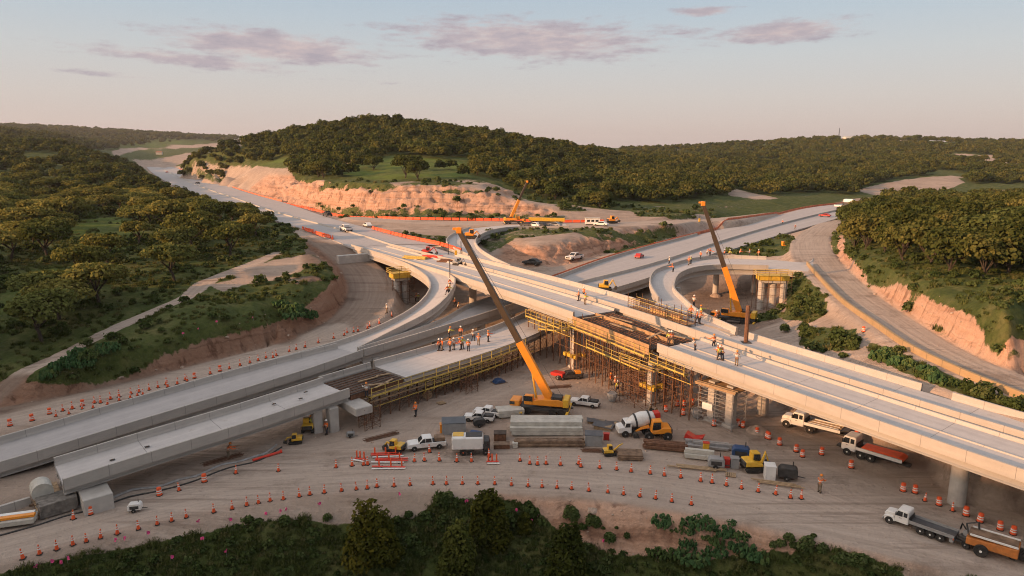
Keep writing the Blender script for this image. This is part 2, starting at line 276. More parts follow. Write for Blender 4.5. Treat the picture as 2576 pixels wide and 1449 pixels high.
GR[region([(2180, 860), (2250, 880), (2330, 920), (2430, 960), (2620, 1035), (2620, 1060), (2400, 985), (2300, 950), (2190, 900)], 60, 150)] = .7
GR[region([(2250, 740), (2300, 720), (2330, 790), (2380, 770), (2420, 830), (2480, 830), (2576, 880), (2576, 905), (2450, 850), (2350, 800)], 80, 160)] = .58
GR[region([(-200, 1700), (-100, 1480), (60, 1440), (200, 1398), (400, 1362), (600, 1318), (780, 1305), (850, 1318), (1050, 1300), (1090, 1268), (1200, 1256), (1330, 1262), (1380, 1300), (1430, 1350), (1560, 1385), (1700, 1395), (1900, 1398), (2080, 1415), (2250, 1452), (2400, 1700)], 20, 80)] = 1
GR[(YG < 52)] = 1
for poly, v in (([(580, 690), (680, 655), (770, 640), (800, 650), (760, 680), (690, 705), (600, 712)], .3), ([(770, 605), (800, 640), (830, 660), (790, 672), (760, 650)], .42), ([(520, 715), (640, 690), (700, 690), (560, 735)], .35), ([(690, 700), (790, 690), (830, 700), (750, 716)], .45),
                ([(1830, 470), (1960, 500), (1900, 502), (1830, 490)], .3), ([(850, 405), (885, 398), (905, 408), (860, 420)], .3)):
    GR[region(poly)] = np.minimum(GR[region(poly)], v)
# bare cuts far away
for poly in ([(2150, 478), (2240, 458), (2320, 445), (2400, 442), (2430, 458), (2380, 478), (2300, 482), (2200, 492)], [(1840, 485), (1930, 500), (1925, 508), (1830, 498)], [(2490, 478), (2700, 474), (2700, 490), (2480, 492)],
             [(2020, 372), (2080, 356), (2150, 350), (2170, 352), (2090, 362), (2030, 376)], [(2470, 390), (2500, 388), (2505, 410), (2485, 408)], [(1640, 402), (1720, 398), (1740, 404), (1650, 408)], [(1800, 428), (1840, 424), (1845, 430), (1810, 434)],
             [(290, 395), (345, 378), (470, 372), (600, 368), (640, 352), (600, 350), (560, 360), (440, 366), (330, 370), (280, 380)], [(330, 425), (360, 405), (480, 384), (500, 390), (430, 418)], [(1490, 420), (1560, 408), (1640, 405), (1560, 418), (1500, 432)]):
    GR[region(poly, 430)] = .1
for poly in ([(270, 362), (420, 352), (520, 356), (400, 372), (280, 372)], [(400, 378), (470, 372), (470, 382), (400, 386)], [(310, 388), (350, 382), (330, 400), (312, 396)], [(2290, 356), (2420, 362), (2440, 372), (2320, 370)]):
    GR[region(poly, 600)] = 1
FARCL = (fbm(XG / 70 + 3, YG / 110, 3, 131) > .60) & (YG > 650)
GR[FARCL & (fbm(XG / 40, YG / 60, 2, 141) > .56)] = .2
MEADOW = [[(830, 430), (960, 395), (1010, 388), (1060, 398), (1170, 400), (1200, 420), (1180, 448), (1080, 446), (960, 455), (880, 442)], [(640, 418), (720, 396), (772, 388), (770, 402), (735, 412)], [(270, 362), (420, 350), (520, 356), (400, 372), (280, 372)], [(2290, 354), (2440, 360), (2440, 374), (2310, 372)],
          [(160, 560), (300, 545), (360, 590), (300, 640), (200, 625)], [(0, 700), (140, 665), (190, 700), (120, 760), (0, 790)]]
HWM = blur(region([(x - 6, y + 2) for x, y, z in HW_S] + [(x + 8, y - 2) for x, y, z in HW_N][::-1], 190, 1500) | region([(368, 420), (340, 412), (350, 404), (470, 404), (436, 420)], 900, 1700), 3)
HWB = blur(region([(x, y - 2) for x, y, z in RB_N] + [(x, y + 2) for x, y, z in RB_S][::-1], 150, 620), 3)
GR = blur(GR, 2) * (1 - ROAD) * (1 - HWM) * (1 - HWB)
# slope -> rock
gy = np.gradient(HG, axis=0) / np.gradient(YG, axis=0); gx = np.gradient(HG, axis=1) / np.gradient(XG, axis=1)
SL = blur(np.hypot(gx, gy), 1)
ZONES = region([(-100, 1060), (-100, 960), (250, 915), (520, 845), (760, 740), (760, 590), (870, 600), (900, 720), (850, 800), (640, 880)], 60, 260) | region([(560, 440), (760, 440), (1240, 450), (1300, 480), (1580, 530), (1560, 556), (880, 545), (700, 512)], 240, 480) \
    | region([(2080, 560), (2140, 560), (2180, 670), (2360, 740), (2600, 850), (2900, 950), (2900, 1060), (2560, 960), (2320, 860), (2100, 690)], 60, 330) | region([(1200, 1231), (1500, 1245), (2576, 1445), (2576, 1500), (1900, 1430), (1500, 1400), (1250, 1330)], 30, 80) \
    | region([(1200, 580), (1700, 572), (1560, 640), (1400, 700), (1200, 660)], 150, 300) | region([(2140, 480), (2320, 440), (2440, 442), (2400, 490), (2200, 498)], 480)
RK = blur(sstep(.16, .38, SL) * ZONES, 2) * (1 - ROAD)
# relief
wob = fbm(XG / 9, YG / 9, 3, 3)
cliff = blur(region([(690, 440), (760, 436), (1240, 446), (1300, 480), (1480, 530), (1440, 552), (900, 540), (700, 505)], 250, 420), 4)
st = 3.4; t = (HG + wob * 3.2) / st; fr = t - np.floor(t)
HG = HG + cliff * RK * (st * (np.floor(t) + sstep(.28, .62, fr)) - st * t) * .85
gul = np.abs(fbm(XG / 4.5 + wob, YG / 7, 4, 9) - .5) * 2
amp = .35 + .9 * sstep(120, 260, YG)
HG = HG - RK * (1 - gul) ** 3 * amp * 1.3 + RK * (fbm(XG / 2.2, YG / 2.2, 3, 21) - .5) * amp * 1.2
HG = HG + (1 - ROAD) * (1 - RK) * (fbm(XG / 6, YG / 6, 4, 33) - .5) * (.25 + .9 * GR) * (.5 + .5 * sstep(50, 200, YG)) + ROAD * (fbm(XG / 5, YG / 5, 3, 40) - .5) * .08
sl2 = np.hypot(np.gradient(HG, axis=0) / np.gradient(YG, axis=0), np.gradient(HG, axis=1) / np.gradient(XG, axis=1))
led = cliff * (1 - sstep(.12, .34, sl2)) * sstep(.35, .6, fbm(XG / 14, YG / 14, 3, 91)); GR = np.maximum(GR, led * .75 * (1 - ROAD)); RK = RK * (1 - .8 * led)
HG = HG + GR * (YG > 600) * (fbm(XG / 30, YG / 30, 3, 50) - .5) * 5

HG = HG * (1 - HWM) + np.minimum(HG, 8.55 + np.maximum(0, YG - 1250) * .02) * HWM; HG = HG * (1 - HWB) + np.minimum(HG, 3.4) * HWB

# ------------------------------------------------------------------ materials
def mat(name, col, rough=.7, metal=0, noise=.15, scale=2.0, bump=0, spec=.4, dirt=None, dirt_amt=.35, coord='Object'):
    m = bpy.data.materials.new(name); m.use_nodes = True
    nt = m.node_tree; b = nt.nodes['Principled BSDF']
    b.inputs['Roughness'].default_value = rough; b.inputs['Metallic'].default_value = metal; b.inputs['Specular IOR Level'].default_value = spec
    tc = nt.nodes.new('ShaderNodeTexCoord'); nz = nt.nodes.new('ShaderNodeTexNoise'); nz.inputs['Scale'].default_value = scale; nz.inputs['Detail'].default_value = 6
    nt.links.new(tc.outputs[coord], nz.inputs['Vector'])
    rp = nt.nodes.new('ShaderNodeValToRGB'); nt.links.new(nz.outputs['Fac'], rp.inputs['Fac'])
    rp.color_ramp.elements[0].position = .32; rp.color_ramp.elements[1].position = .68
    rp.color_ramp.elements[0].color = (*[c * (1 - noise) for c in col], 1); rp.color_ramp.elements[1].color = (*[min(1, c * (1 + noise)) for c in col], 1)
    out = rp.outputs['Color']
    if dirt:
        n2 = nt.nodes.new('ShaderNodeTexNoise'); n2.inputs['Scale'].default_value = scale * .7; n2.inputs['Detail'].default_value = 8; n2.inputs['Roughness'].default_value = .7
        nt.links.new(tc.outputs[coord], n2.inputs['Vector'])
        r2 = nt.nodes.new('ShaderNodeMapRange'); r2.inputs['From Min'].default_value = .5; r2.inputs['From Max'].default_value = .72; r2.inputs['To Max'].default_value = dirt_amt
        nt.links.new(n2.outputs['Fac'], r2.inputs['Value'])
        mx = nt.nodes.new('ShaderNodeMixRGB'); mx.inputs[2].default_value = (*dirt, 1)
        nt.links.new(r2.outputs[0], mx.inputs[0]); nt.links.new(out, mx.inputs[1]); out = mx.outputs[0]
    nt.links.new(out, b.inputs['Base Color'])
    if bump:
        bp = nt.nodes.new('ShaderNodeBump'); bp.inputs['Strength'].default_value = bump; bp.inputs['Distance'].default_value = .05
        nt.links.new(nz.outputs['Fac'], bp.inputs['Height']); nt.links.new(bp.outputs[0], b.inputs['Normal'])
    return m
class NT:
    def __init__(s, m): s.t = m.node_tree; s.n = s.t.nodes
    def new(s, k, **kw):
        n = s.n.new('ShaderNode' + k)
        for a, v in kw.items():
            if a in n.inputs.keys() if hasattr(n.inputs, 'keys') else False: n.inputs[a].default_value = v
            else: setattr(n, a, v)
        return n
    def link(s, a, b): s.t.links.new(a, b)
    def noise(s, vec, scale, detail=5, rough=.55):
        n = s.n.new('ShaderNodeTexNoise'); n.inputs['Scale'].default_value = scale; n.inputs['Detail'].default_value = detail; n.inputs['Roughness'].default_value = rough
        s.link(vec, n.inputs['Vector']); return n.outputs['Fac']
    def ramp(s, fac, *stops):
        n = s.n.new('ShaderNodeValToRGB'); e = n.color_ramp.elements
        while len(e) < len(stops): e.new(.5)
        for i, (p, c) in enumerate(stops): e[i].position = p; e[i].color = (*c, 1) if len(c) == 3 else c
        s.link(fac, n.inputs['Fac']); return n.outputs['Color']
    def math(s, op, a, b=0.0, c=None):
        n = s.n.new('ShaderNodeMath'); n.operation = op
        for i, v in enumerate((a, b) if c is None else (a, b, c)):
            if hasattr(v, 'is_linked') or hasattr(v, 'links'): s.link(v, n.inputs[i])
            else: n.inputs[i].default_value = v
        return n.outputs[0]
    def rng(s, v, a, b, c=0.0, d=1.0, smooth=True):
        n = s.n.new('ShaderNodeMapRange'); n.interpolation_type = 'SMOOTHSTEP' if smooth else 'LINEAR'
        for i, x in ((1, a), (2, b), (3, c), (4, d)): n.inputs[i].default_value = x
        s.link(v, n.inputs[0]); return n.outputs[0]
    def mix(s, f, a, b, mode='MIX'):
        n = s.n.new('ShaderNodeMixRGB'); n.blend_type = mode
        for i, v in enumerate((f, a, b)):
            if hasattr(v, 'links'): s.link(v, n.inputs[i])
            elif isinstance(v, (int, float)): n.inputs[i].default_value = v
            else: n.inputs[i].default_value = (*v, 1)
        return n.outputs[0]
def ground_material():
    m = bpy.data.materials.new('earth'); m.use_nodes = True; k = NT(m); b = k.n['Principled BSDF']
    b.inputs['Roughness'].default_value = .95; b.inputs['Specular IOR Level'].default_value = .1
    pos = k.new('NewGeometry').outputs['Position']
    at_ = k.n.new('ShaderNodeAttribute'); at_.attribute_name = 'cover'
    sep = k.n.new('ShaderNodeSeparateColor'); k.link(at_.outputs['Color'], sep.inputs[0])
    G, R, B = sep.outputs[0], sep.outputs[1], sep.outputs[2]
    mraw = at_.outputs['Alpha']; mead = k.math('MAXIMUM', mraw, 0.0); shade_dk = k.math('MAXIMUM', k.math('MULTIPLY', mraw, -1.0), 0.0)
    tr = k.n.new('ShaderNodeAttribute'); tr.attribute_name = 'track'
    nL = k.noise(pos, .035, 4); nM = k.noise(pos, .22, 6, .6); nS = k.noise(pos, 1.6, 6, .65); nT = k.noise(pos, 7, 3, .6)
    dirt = k.ramp(nM, (.25, (.25, .18, .138)), (.5, (.37, .28, .222)), (.78, (.50, .395, .325)))
    dirt = k.mix(.55, dirt, k.ramp(nL, (.3, (.31, .235, .185)), (.7, (.48, .38, .31))))
    # wheel tracks along the roads (x = across, y = along)
    mp = k.n.new('ShaderNodeMapping'); mp.inputs['Scale'].default_value = (1.5, .035, 1); k.link(tr.outputs['Vector'], mp.inputs['Vector'])
    ts = k.noise(mp.outputs[0], 1.0, 6, .65)
    road = k.ramp(ts, (.28, (.31, .25, .207)), (.48, (.46, .38, .32)), (.72, (.60, .51, .44)))
    road = k.mix(.35, road, dirt)
    base = k.mix(k.math('MULTIPLY', B, .9), dirt, road)
    base = k.mix(k.rng(nS, .56, .78, 0, .5), base, (.17, .108, .08))
    base = k.mix(k.rng(k.noise(pos, .09, 7, .7), .54, .68, 0, .55), base, (.165, .115, .088))
    for ang_, sc_ in ((.62, .9), (-.35, 1.1), (1.35, .8)):
        m2 = k.n.new('ShaderNodeMapping'); m2.inputs['Rotation'].default_value = (0, 0, ang_); m2.inputs['Scale'].default_value = (.03, sc_, 1); k.link(pos, m2.inputs['Vector']); t2 = k.noise(m2.outputs[0], 1.0, 5, .6)
        base = k.mix(k.math('MULTIPLY', k.rng(t2, .56, .66, 0, .5), k.rng(k.noise(pos, .045 * sc_, 3), .46, .6)), base, (.21, .15, .118)); base = k.mix(k.math('MULTIPLY', k.rng(t2, .44, .36, 0, .35), k.rng(k.noise(pos, .045 * sc_, 3), .46, .6)), base, (.60, .49, .41))
    # rock: beds by height, joints
    sp = k.n.new('ShaderNodeSeparateXYZ'); k.link(pos, sp.inputs[0])
    zz = k.math('ADD', sp.outputs[2], k.math('MULTIPLY', nM, 2.2))
    cb = k.n.new('ShaderNodeCombineXYZ'); k.link(zz, cb.inputs[2]); k.link(k.math('MULTIPLY', sp.outputs[0], .03), cb.inputs[0]); k.link(k.math('MULTIPLY', sp.outputs[1], .03), cb.inputs[1])
    bed = k.math('ADD', k.math('MULTIPLY', k.noise(cb.outputs[0], .42, 5, .62), .6), k.math('MULTIPLY', k.noise(cb.outputs[0], 1.3, 4, .6), .4))
    mpv = k.n.new('ShaderNodeMapping'); mpv.inputs['Scale'].default_value = (.55, .55, .05); k.link(pos, mpv.inputs['Vector']); crack = k.noise(mpv.outputs[0], 1.0, 6, .65)
    rock = k.ramp(bed, (.36, (.20, .10, .062)), (.43, (.42, .235, .155)), (.52, (.54, .335, .235)), (.57, (.56, .36, .26)), (.63, (.30, .165, .105)), (.7, (.48, .29, .20)))
    rock = k.mix(.28, rock, k.ramp(nS, (.3, (.30, .165, .11)), (.7, (.58, .385, .28))))
    rock = k.mix(k.rng(crack, .53, .66, 0, .75), rock, (.19, .10, .065))
    base = k.mix(R, base, rock)
    base = k.mix(k.math('MULTIPLY', shade_dk, .75), base, k.mix(1.0, base, (.42, .36, .33), 'MULTIPLY'))  # painted shade of the banks and pits, multiplied into the base colour
    # grass
    g = k.ramp(nM, (.25, (.045, .062, .018)), (.5, (.082, .10, .030)), (.75, (.16, .145, .06)))
    g = k.mix(k.rng(nS, .4, .75, 0, .7), g, (.030, .045, .014))
    g = k.mix(mead, g, k.ramp(nM, (.3, (.085, .125, .022)), (.7, (.135, .165, .040))))
    gf = k.math('ADD', G, k.math('MULTIPLY', k.math('SUBTRACT', k.math('ADD', k.math('MULTIPLY', nM, .6), k.math('MULTIPLY', nS, .4)), .5), 1.5))
    gm = k.rng(gf, .42, .62)
    gm = k.math('MULTIPLY', gm, k.rng(G, .02, .15))
    col = k.mix(gm, base, g)
    k.link(col, b.inputs['Base Color'])
    hsum = k.math('ADD', k.math('MULTIPLY', nS, 1.0), k.math('MULTIPLY', nT, .35))
    hsum = k.math('ADD', hsum, k.math('MULTIPLY', k.math('MULTIPLY', k.math('SUBTRACT', k.math('MULTIPLY', bed, 1.5), crack), R), 2.6))
    hsum = k.math('ADD', hsum, k.math('MULTIPLY', k.math('MULTIPLY', ts, B), .5))
    bp = k.n.new('ShaderNodeBump'); bp.inputs['Strength'].default_value = .75; bp.inputs['Distance'].default_value = .35
    k.link(hsum, bp.inputs['Height']); k.link(bp.outputs[0], b.inputs['Normal'])
    return m
EARTH = ground_material()

# ------------------------------------------------------------------ mesh helpers
def raw_mesh(name, V, Fq):
    """numpy vertices and quads (or triangles) -> mesh"""
    me = bpy.data.meshes.new(name); V = np.asarray(V, np.float32); Fq = np.asarray(Fq, np.int32); k = Fq.shape[1]
    me.vertices.add(len(V)); me.vertices.foreach_set('co', V.ravel())
    me.loops.add(Fq.size); me.loops.foreach_set('vertex_index', Fq.ravel())
    me.polygons.add(len(Fq)); me.polygons.foreach_set('loop_start', np.arange(0, Fq.size, k, dtype=np.int32)); me.polygons.foreach_set('loop_total', np.full(len(Fq), k, np.int32))
    me.update(calc_edges=True); return me
def tag(o, label=None, cat=None, group=None, kind=None):
    if label: o['label'] = label
    if cat: o['category'] = cat
    if group: o['group'] = group
    if kind: o['kind'] = kind
    return o
def link(name, me, m=None, parent=None, smooth=False):
    o = bpy.data.objects.new(name, me); COL.objects.link(o)
    if m: me.materials.append(m)
    if parent: o.parent = parent
    if smooth: me.polygons.foreach_set('use_smooth', np.ones(len(me.polygons), bool))
    return o
def thing(name, label, cat, loc=(0, 0, 0), rz=0.0, group=None):
    o = bpy.data.objects.new(name, None); COL.objects.link(o); o.location = loc; o.rotation_euler = (0, 0, rz); o.empty_display_size = .2
    return tag(o, label, cat, group)
def dup(root, loc, rz=None, label=None, group=None, scale=None):
    def cpy(o, par):
        c = o.copy(); COL.objects.link(c); c.parent = par
        for ch in KIDS.get(o.name, list(o.children)): cpy(ch, c)
        return c
    r = cpy(root, None); r.location = loc
    if rz is not None: r.rotation_euler = (r.rotation_euler.x, r.rotation_euler.y, rz)
    if label: r['label'] = label
    if group: r['group'] = group
    if scale is not None: r.scale = (scale,) * 3 if isinstance(scale, (int, float)) else scale
    return r
KIDS = {}

# split the sheet of ground into faces of ground / dirt road / rock / far hills
Mq = np.arange(NR * NC).reshape(NR, NC)
quads = np.stack([Mq[:-1, :-1], Mq[:-1, 1:], Mq[1:, 1:], Mq[1:, :-1]], -1).reshape(-1, 4)
fc = lambda a: (a[:-1, :-1] + a[:-1, 1:] + a[1:, 1:] + a[1:, :-1]).ravel() / 4
cls = np.zeros(len(quads), int)
cls[fc(YG) > 470] = 3; cls[fc(RK) > .5] = 2; cls[(fc(ROADS) > .5)] = 1
VV = np.stack([XG.ravel(), YG.ravel(), HG.ravel()], 1)
MD = np.zeros(XG.shape)
for m_ in MEADOW: MD[region(m_)] = 1
SHADE_DK = np.zeros(XG.shape); SHADE_DK[region([(-300, 1080), (-100, 950), (95, 940), (400, 880), (760, 740), (760, 590), (920, 640), (960, 700), (900, 800), (644, 880), (0, 1045)], 60, 260)] = 1; SHADE_DK[region([(1000, 570), (1120, 690), (900, 840), (860, 800)], 100, 240)] = .8; SHADE_DK[region([(1700, 690), (1800, 660), (2000, 690), (1990, 800), (1850, 850), (1750, 780)], 100, 200)] = .8  # red-brown bank and pit ground, darkened further: its shade is put into the colour
MD = blur(MD, 8) * (.4 + .6 * sstep(.35, .6, fbm(XG / 14, YG / 14, 3, 61))) - blur(SHADE_DK, 6)  # positive: meadow, negative: painted shade
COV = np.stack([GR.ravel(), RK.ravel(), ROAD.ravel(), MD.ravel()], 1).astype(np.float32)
TRK = np.stack([LAT.ravel(), ALO.ravel(), np.zeros(LAT.size)], 1).astype(np.float32)
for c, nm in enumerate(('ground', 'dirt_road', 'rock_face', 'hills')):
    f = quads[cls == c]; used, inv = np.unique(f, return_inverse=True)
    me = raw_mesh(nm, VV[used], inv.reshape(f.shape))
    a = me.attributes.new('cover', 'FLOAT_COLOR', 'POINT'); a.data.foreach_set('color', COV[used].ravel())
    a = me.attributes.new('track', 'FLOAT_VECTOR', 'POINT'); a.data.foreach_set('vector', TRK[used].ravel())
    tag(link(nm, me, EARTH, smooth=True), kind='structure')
# the wide land around the built wedge, and the ridge on the west (left) side that shades the site
def sheet(name, xs, ys, fz, g=1.0, mdw=0.0):
    X, Y = np.meshgrid(xs, ys); Z = fz(X, Y); r, c = X.shape; q_ = np.arange(r * c).reshape(r, c)
    me = raw_mesh(name, np.stack([X.ravel(), Y.ravel(), Z.ravel()], 1), np.stack([q_[:-1, :-1], q_[:-1, 1:], q_[1:, 1:], q_[1:, :-1]], -1).reshape(-1, 4))
    a = me.attributes.new('cover', 'FLOAT_COLOR', 'POINT'); a.data.foreach_set('color', np.tile(np.array([g, 0, 0, mdw], np.float32), X.size))
    return tag(link(name, me, EARTH, smooth=True), kind='structure')
sheet('ground', np.linspace(-7000, 7000, 40), np.linspace(-3000, 7500, 40), lambda X, Y: -14 - 40 * sstep(0, 1500, np.abs(Y)))
def ridge(X, Y):
    h = np.interp(Y, [-420, -200, -52, 0, 50, 107, 145, 190], [44, 102, 73, 58, 50, 32, 18, -8])
    return -12 + (h + 12) * np.exp(-((X + 185) / 26.0) ** 2) + (fbm(X / 15, Y / 15, 3, 77) - .5) * 5
sheet('hills', np.linspace(-330, -130, 50), np.linspace(-420, 190, 110), ridge)

# ------------------------------------------------------------------ light, sky, camera
SUN_AZ = math.atan2(-.47, -.88); SUN_EL = math.radians(15)
sd = Vector((math.cos(SUN_AZ) * math.cos(SUN_EL), math.sin(SUN_AZ) * math.cos(SUN_EL), math.sin(SUN_EL)))
ld = bpy.data.lights.new('sun', 'SUN'); ld.energy = 4.6; ld.angle = math.radians(.6); ld.color = (1, .53, .25)
lo = bpy.data.objects.new('sun', ld); COL.objects.link(lo); lo.rotation_euler = sd.to_track_quat('Z', 'Y').to_euler()
w = bpy.data.worlds.new('World'); S.world = w; w.use_nodes = True; k = NT(w); bg = k.n['Background']
sky = k.n.new('ShaderNodeTexSky'); sky.sky_type = 'NISHITA'; sky.sun_disc = False; sky.sun_elevation = SUN_EL; sky.sun_rotation = PI / 2 - SUN_AZ; sky.air_density = 1.0; sky.dust_density = 1.5; sky.ozone_density = 1.5
gen = k.n.new('ShaderNodeTexCoord').outputs['Generated']
sp = k.n.new('ShaderNodeSeparateXYZ'); k.link(gen, sp.inputs[0]); dz = sp.outputs[2]
grad = k.ramp(k.rng(dz, -.05, .6, 0, 1, False), (.0, (.45, .36, .335)), (.077, (.505, .405, .375)), (.13, (.53, .44, .405)), (.19, (.525, .475, .445)), (.272, (.485, .495, .495)), (.351, (.415, .475, .52)), (.42, (.36, .44, .515)), (.6, (.46, .49, .54)), (1, (.50, .51, .54)))
SKYSTR = .10
sx = k.math('ADD', k.math('MULTIPLY', sp.outputs[0], -.882), k.math('MULTIPLY', sp.outputs[1], -.471))
glow = k.math('MULTIPLY', k.rng(sx, .22, .85), k.rng(dz, .98, .25))
grad = k.mix(glow, grad, (2.5, 2.05, 1.68))
se = k.rng(k.math('ADD', k.math('MULTIPLY', sp.outputs[0], .5), k.math('MULTIPLY', sp.outputs[1], -.87)), .1, .7); grad = k.mix(k.math('MULTIPLY', se, k.rng(dz, .95, .5)), grad, (.29, .30, .32))
skyc = k.mix(.9, sky.outputs[0], k.mix(1.0, grad, (1 / SKYSTR,) * 3, 'MULTIPLY'))
# clouds: a thin layer far overhead, given by direction on a plane
az = k.math('ARCTAN2', sp.outputs[0], sp.outputs[1])
el = k.math('ARCSINE', dz)
def angle_of(x, y):
    d = Vector(ray(x, y)).normalized(); return math.atan2(d.x, d.y), math.asin(d.z)
cv = k.n.new('ShaderNodeCombineXYZ'); k.link(k.math('MULTIPLY', az, 1.0), cv.inputs[0]); k.link(k.math('MULTIPLY', el, 4.2), cv.inputs[1])
n1 = k.noise(cv.outputs[0], 16, 9, .62); n2 = k.noise(cv.outputs[0], 70, 5, .6)
den = None
for (x, y, rx, ry, tilt, amp_) in ((690, 118, 250, 44, .04, 1), (480, 150, 270, 22, .06, .8), (640, 100, 130, 26, .1, .5), (900, 158, 110, 10, .08, .6), (280, 188, 160, 9, .06, .5), (1330, 100, 330, 50, .04, .95), (1430, 70, 170, 34, -.05, .5), (1480, 120, 200, 36, .1, .7), (1020, 88, 140, 14, .03, .5), (1720, 80, 160, 30, .1, .5), (1970, 80, 155, 26, -.04, .95), (1770, 29, 75, 13, 0, .85), (930, 205, 180, 10, .05, .35), (1330, 46, 100, 12, 0, .5)):
    a0, e0 = angle_of(x, y); ra = rx * 1.15 / F; re = ry * (.95 if x < 1000 else 1.15) / F
    da = k.math('SUBTRACT', az, a0); de = k.math('ADD', k.math('SUBTRACT', el, e0), k.math('MULTIPLY', da, tilt))
    d2 = k.math('ADD', k.math('POWER', k.math('DIVIDE', da, ra), 2.0), k.math('POWER', k.math('ABSOLUTE', k.math('DIVIDE', de, re)), 2.0))
    v = k.math('MULTIPLY', k.math('POWER', 2.718, k.math('MULTIPLY', d2, -1.0)), amp_)
    den = v if den is None else k.math('MAXIMUM', den, v)
shape = k.math('ADD', k.math('MULTIPLY', n1, .75), k.math('MULTIPLY', n2, .25))
cd = k.rng(k.math('ADD', k.math('MULTIPLY', den, .95), k.math('MULTIPLY', k.math('SUBTRACT', shape, .5), 2.0)), .30, .82, 0, .93)
cd = k.math('MULTIPLY', cd, k.rng(den, .04, .3))
ccol = k.ramp(n1, (.36, (.52, .42, .405)), (.52, (.40, .345, .37)), (.66, (.33, .295, .335)))
skyc = k.mix(cd, skyc, k.mix(1.0, ccol, (1 / SKYSTR,) * 3, 'MULTIPLY'))
k.link(skyc, bg.inputs['Color']); bg.inputs['Strength'].default_value = SKYSTR
cam = bpy.data.cameras.new('camera'); cam.sensor_width = 36; cam.lens = 36 * F / 2576; cam.clip_start = .5; cam.clip_end = 20000
co = bpy.data.objects.new('camera', cam); COL.objects.link(co); co.location = (0, 0, HCAM); co.rotation_euler = (PI / 2 - PITCH, 0, 0); S.camera = co
S.view_settings.view_transform = 'Standard'; S.view_settings.look = 'None'; S.view_settings.exposure = .34; S.view_settings.gamma = 1
S.cycles.filter_width = 1.05; S.cycles.max_bounces = 5; S.cycles.diffuse_bounces = 3; S.cycles.transparent_max_bounces = 4; S.cycles.use_denoising = True; S.cycles.denoiser = 'OPENIMAGEDENOISE'; S.cycles.denoising_input_passes = 'RGB_ALBEDO_NORMAL'; S.cycles.denoising_prefilter = 'FAST'
# ------------------------------------------------------------------ mesh builder
class MB:
    def __init__(s): s.v = []; s.f = []
    def add(s, V, Fs, M=None):
        o = len(s.v)
        s.v += [tuple(M @ Vector(p)) if M else tuple(p) for p in V]; s.f += [tuple(i + o for i in f) for f in Fs]; return s
    def box(s, c, d, rz=0, rx=0, ry=0):
        M = Matrix.Translation(c) @ Euler((rx, ry, rz)).to_matrix().to_4x4(); x, y, z = d[0] / 2, d[1] / 2, d[2] / 2
        return s.add([(-x, -y, -z), (x, -y, -z), (x, y, -z), (-x, y, -z), (-x, -y, z), (x, -y, z), (x, y, z), (-x, y, z)], [(3, 2, 1, 0), (4, 5, 6, 7), (0, 1, 5, 4), (1, 2, 6, 5), (2, 3, 7, 6), (3, 0, 4, 7)], M)
    def prism(s, prof, y0, y1):
        n = len(prof); V = [(x, y0, z) for x, z in prof] + [(x, y1, z) for x, z in prof]
        return s.add(V, [tuple(range(n)), tuple(range(2 * n - 1, n - 1, -1))] + [((i + 1) % n, i, n + i, n + (i + 1) % n) for i in range(n)])
    def tube(s, pts, r, n=6, r1=None, cap=True):
        pts = [Vector(p) for p in pts]; m = len(pts); V = []; ref = None
        for i, p in enumerate(pts):
            d = (pts[min(i + 1, m - 1)] - pts[max(i - 1, 0)]).normalized()
            if ref is None: ref = d.orthogonal().normalized()
            u = (ref - d * ref.dot(d)); u = u.normalized() if u.length > 1e-5 else d.orthogonal().normalized(); ref = u; w_ = d.cross(u)
            rr = r[i] if isinstance(r, (list, tuple)) else (r if r1 is None else r + (r1 - r) * i / max(1, m - 1))
            V += [tuple(p + (u * math.cos(2 * PI * k / n) + w_ * math.sin(2 * PI * k / n)) * rr) for k in range(n)]
        Fs = [(i * n + k, i * n + (k + 1) % n, (i + 1) * n + (k + 1) % n, (i + 1) * n + k) for i in range(m - 1) for k in range(n)]
        if cap: Fs += [tuple(range(n - 1, -1, -1)), tuple(range((m - 1) * n, m * n))]
        return s.add(V, Fs)
    def bar(s, a, b, w_=.1): return s.tube([a, b], w_ / 2, 4)
    def lathe(s, prof, n=12, c=(0, 0, 0), axis='Z'):
        V = []
        for r, z in prof:
            for k in range(n):
                a = 2 * PI * k / n; x, y = r * math.cos(a), r * math.sin(a)
                p = (x, y, z) if axis == 'Z' else ((x, z, y) if axis == 'Y' else (z, x, y)); V.append((p[0] + c[0], p[1] + c[1], p[2] + c[2]))
        m = len(prof); Fs = [(i * n + k, i * n + (k + 1) % n, (i + 1) * n + (k + 1) % n, (i + 1) * n + k) for i in range(m - 1) for k in range(n)]
        return s.add(V, Fs + [tuple(range(n - 1, -1, -1)), tuple(range((m - 1) * n, m * n))])
    def build(s, name, m, parent=None, bevel=0, smooth=False):
        me = bpy.data.meshes.new(name); me.from_pydata(s.v, [], s.f)
        bm = bmesh.new(); bm.from_mesh(me); bmesh.ops.recalc_face_normals(bm, faces=bm.faces)
        if bevel: bmesh.ops.bevel(bm, geom=[e for e in bm.edges if len(e.link_faces) == 2 and e.calc_face_angle(0) > .6], offset=bevel, segments=1, affect='EDGES', clamp_overlap=True)
        bm.to_mesh(me); bm.free(); me.update()
        o = link(name, me, m, parent, smooth)
        if parent is not None: KIDS.setdefault(parent.name, []).append(o)
        return o
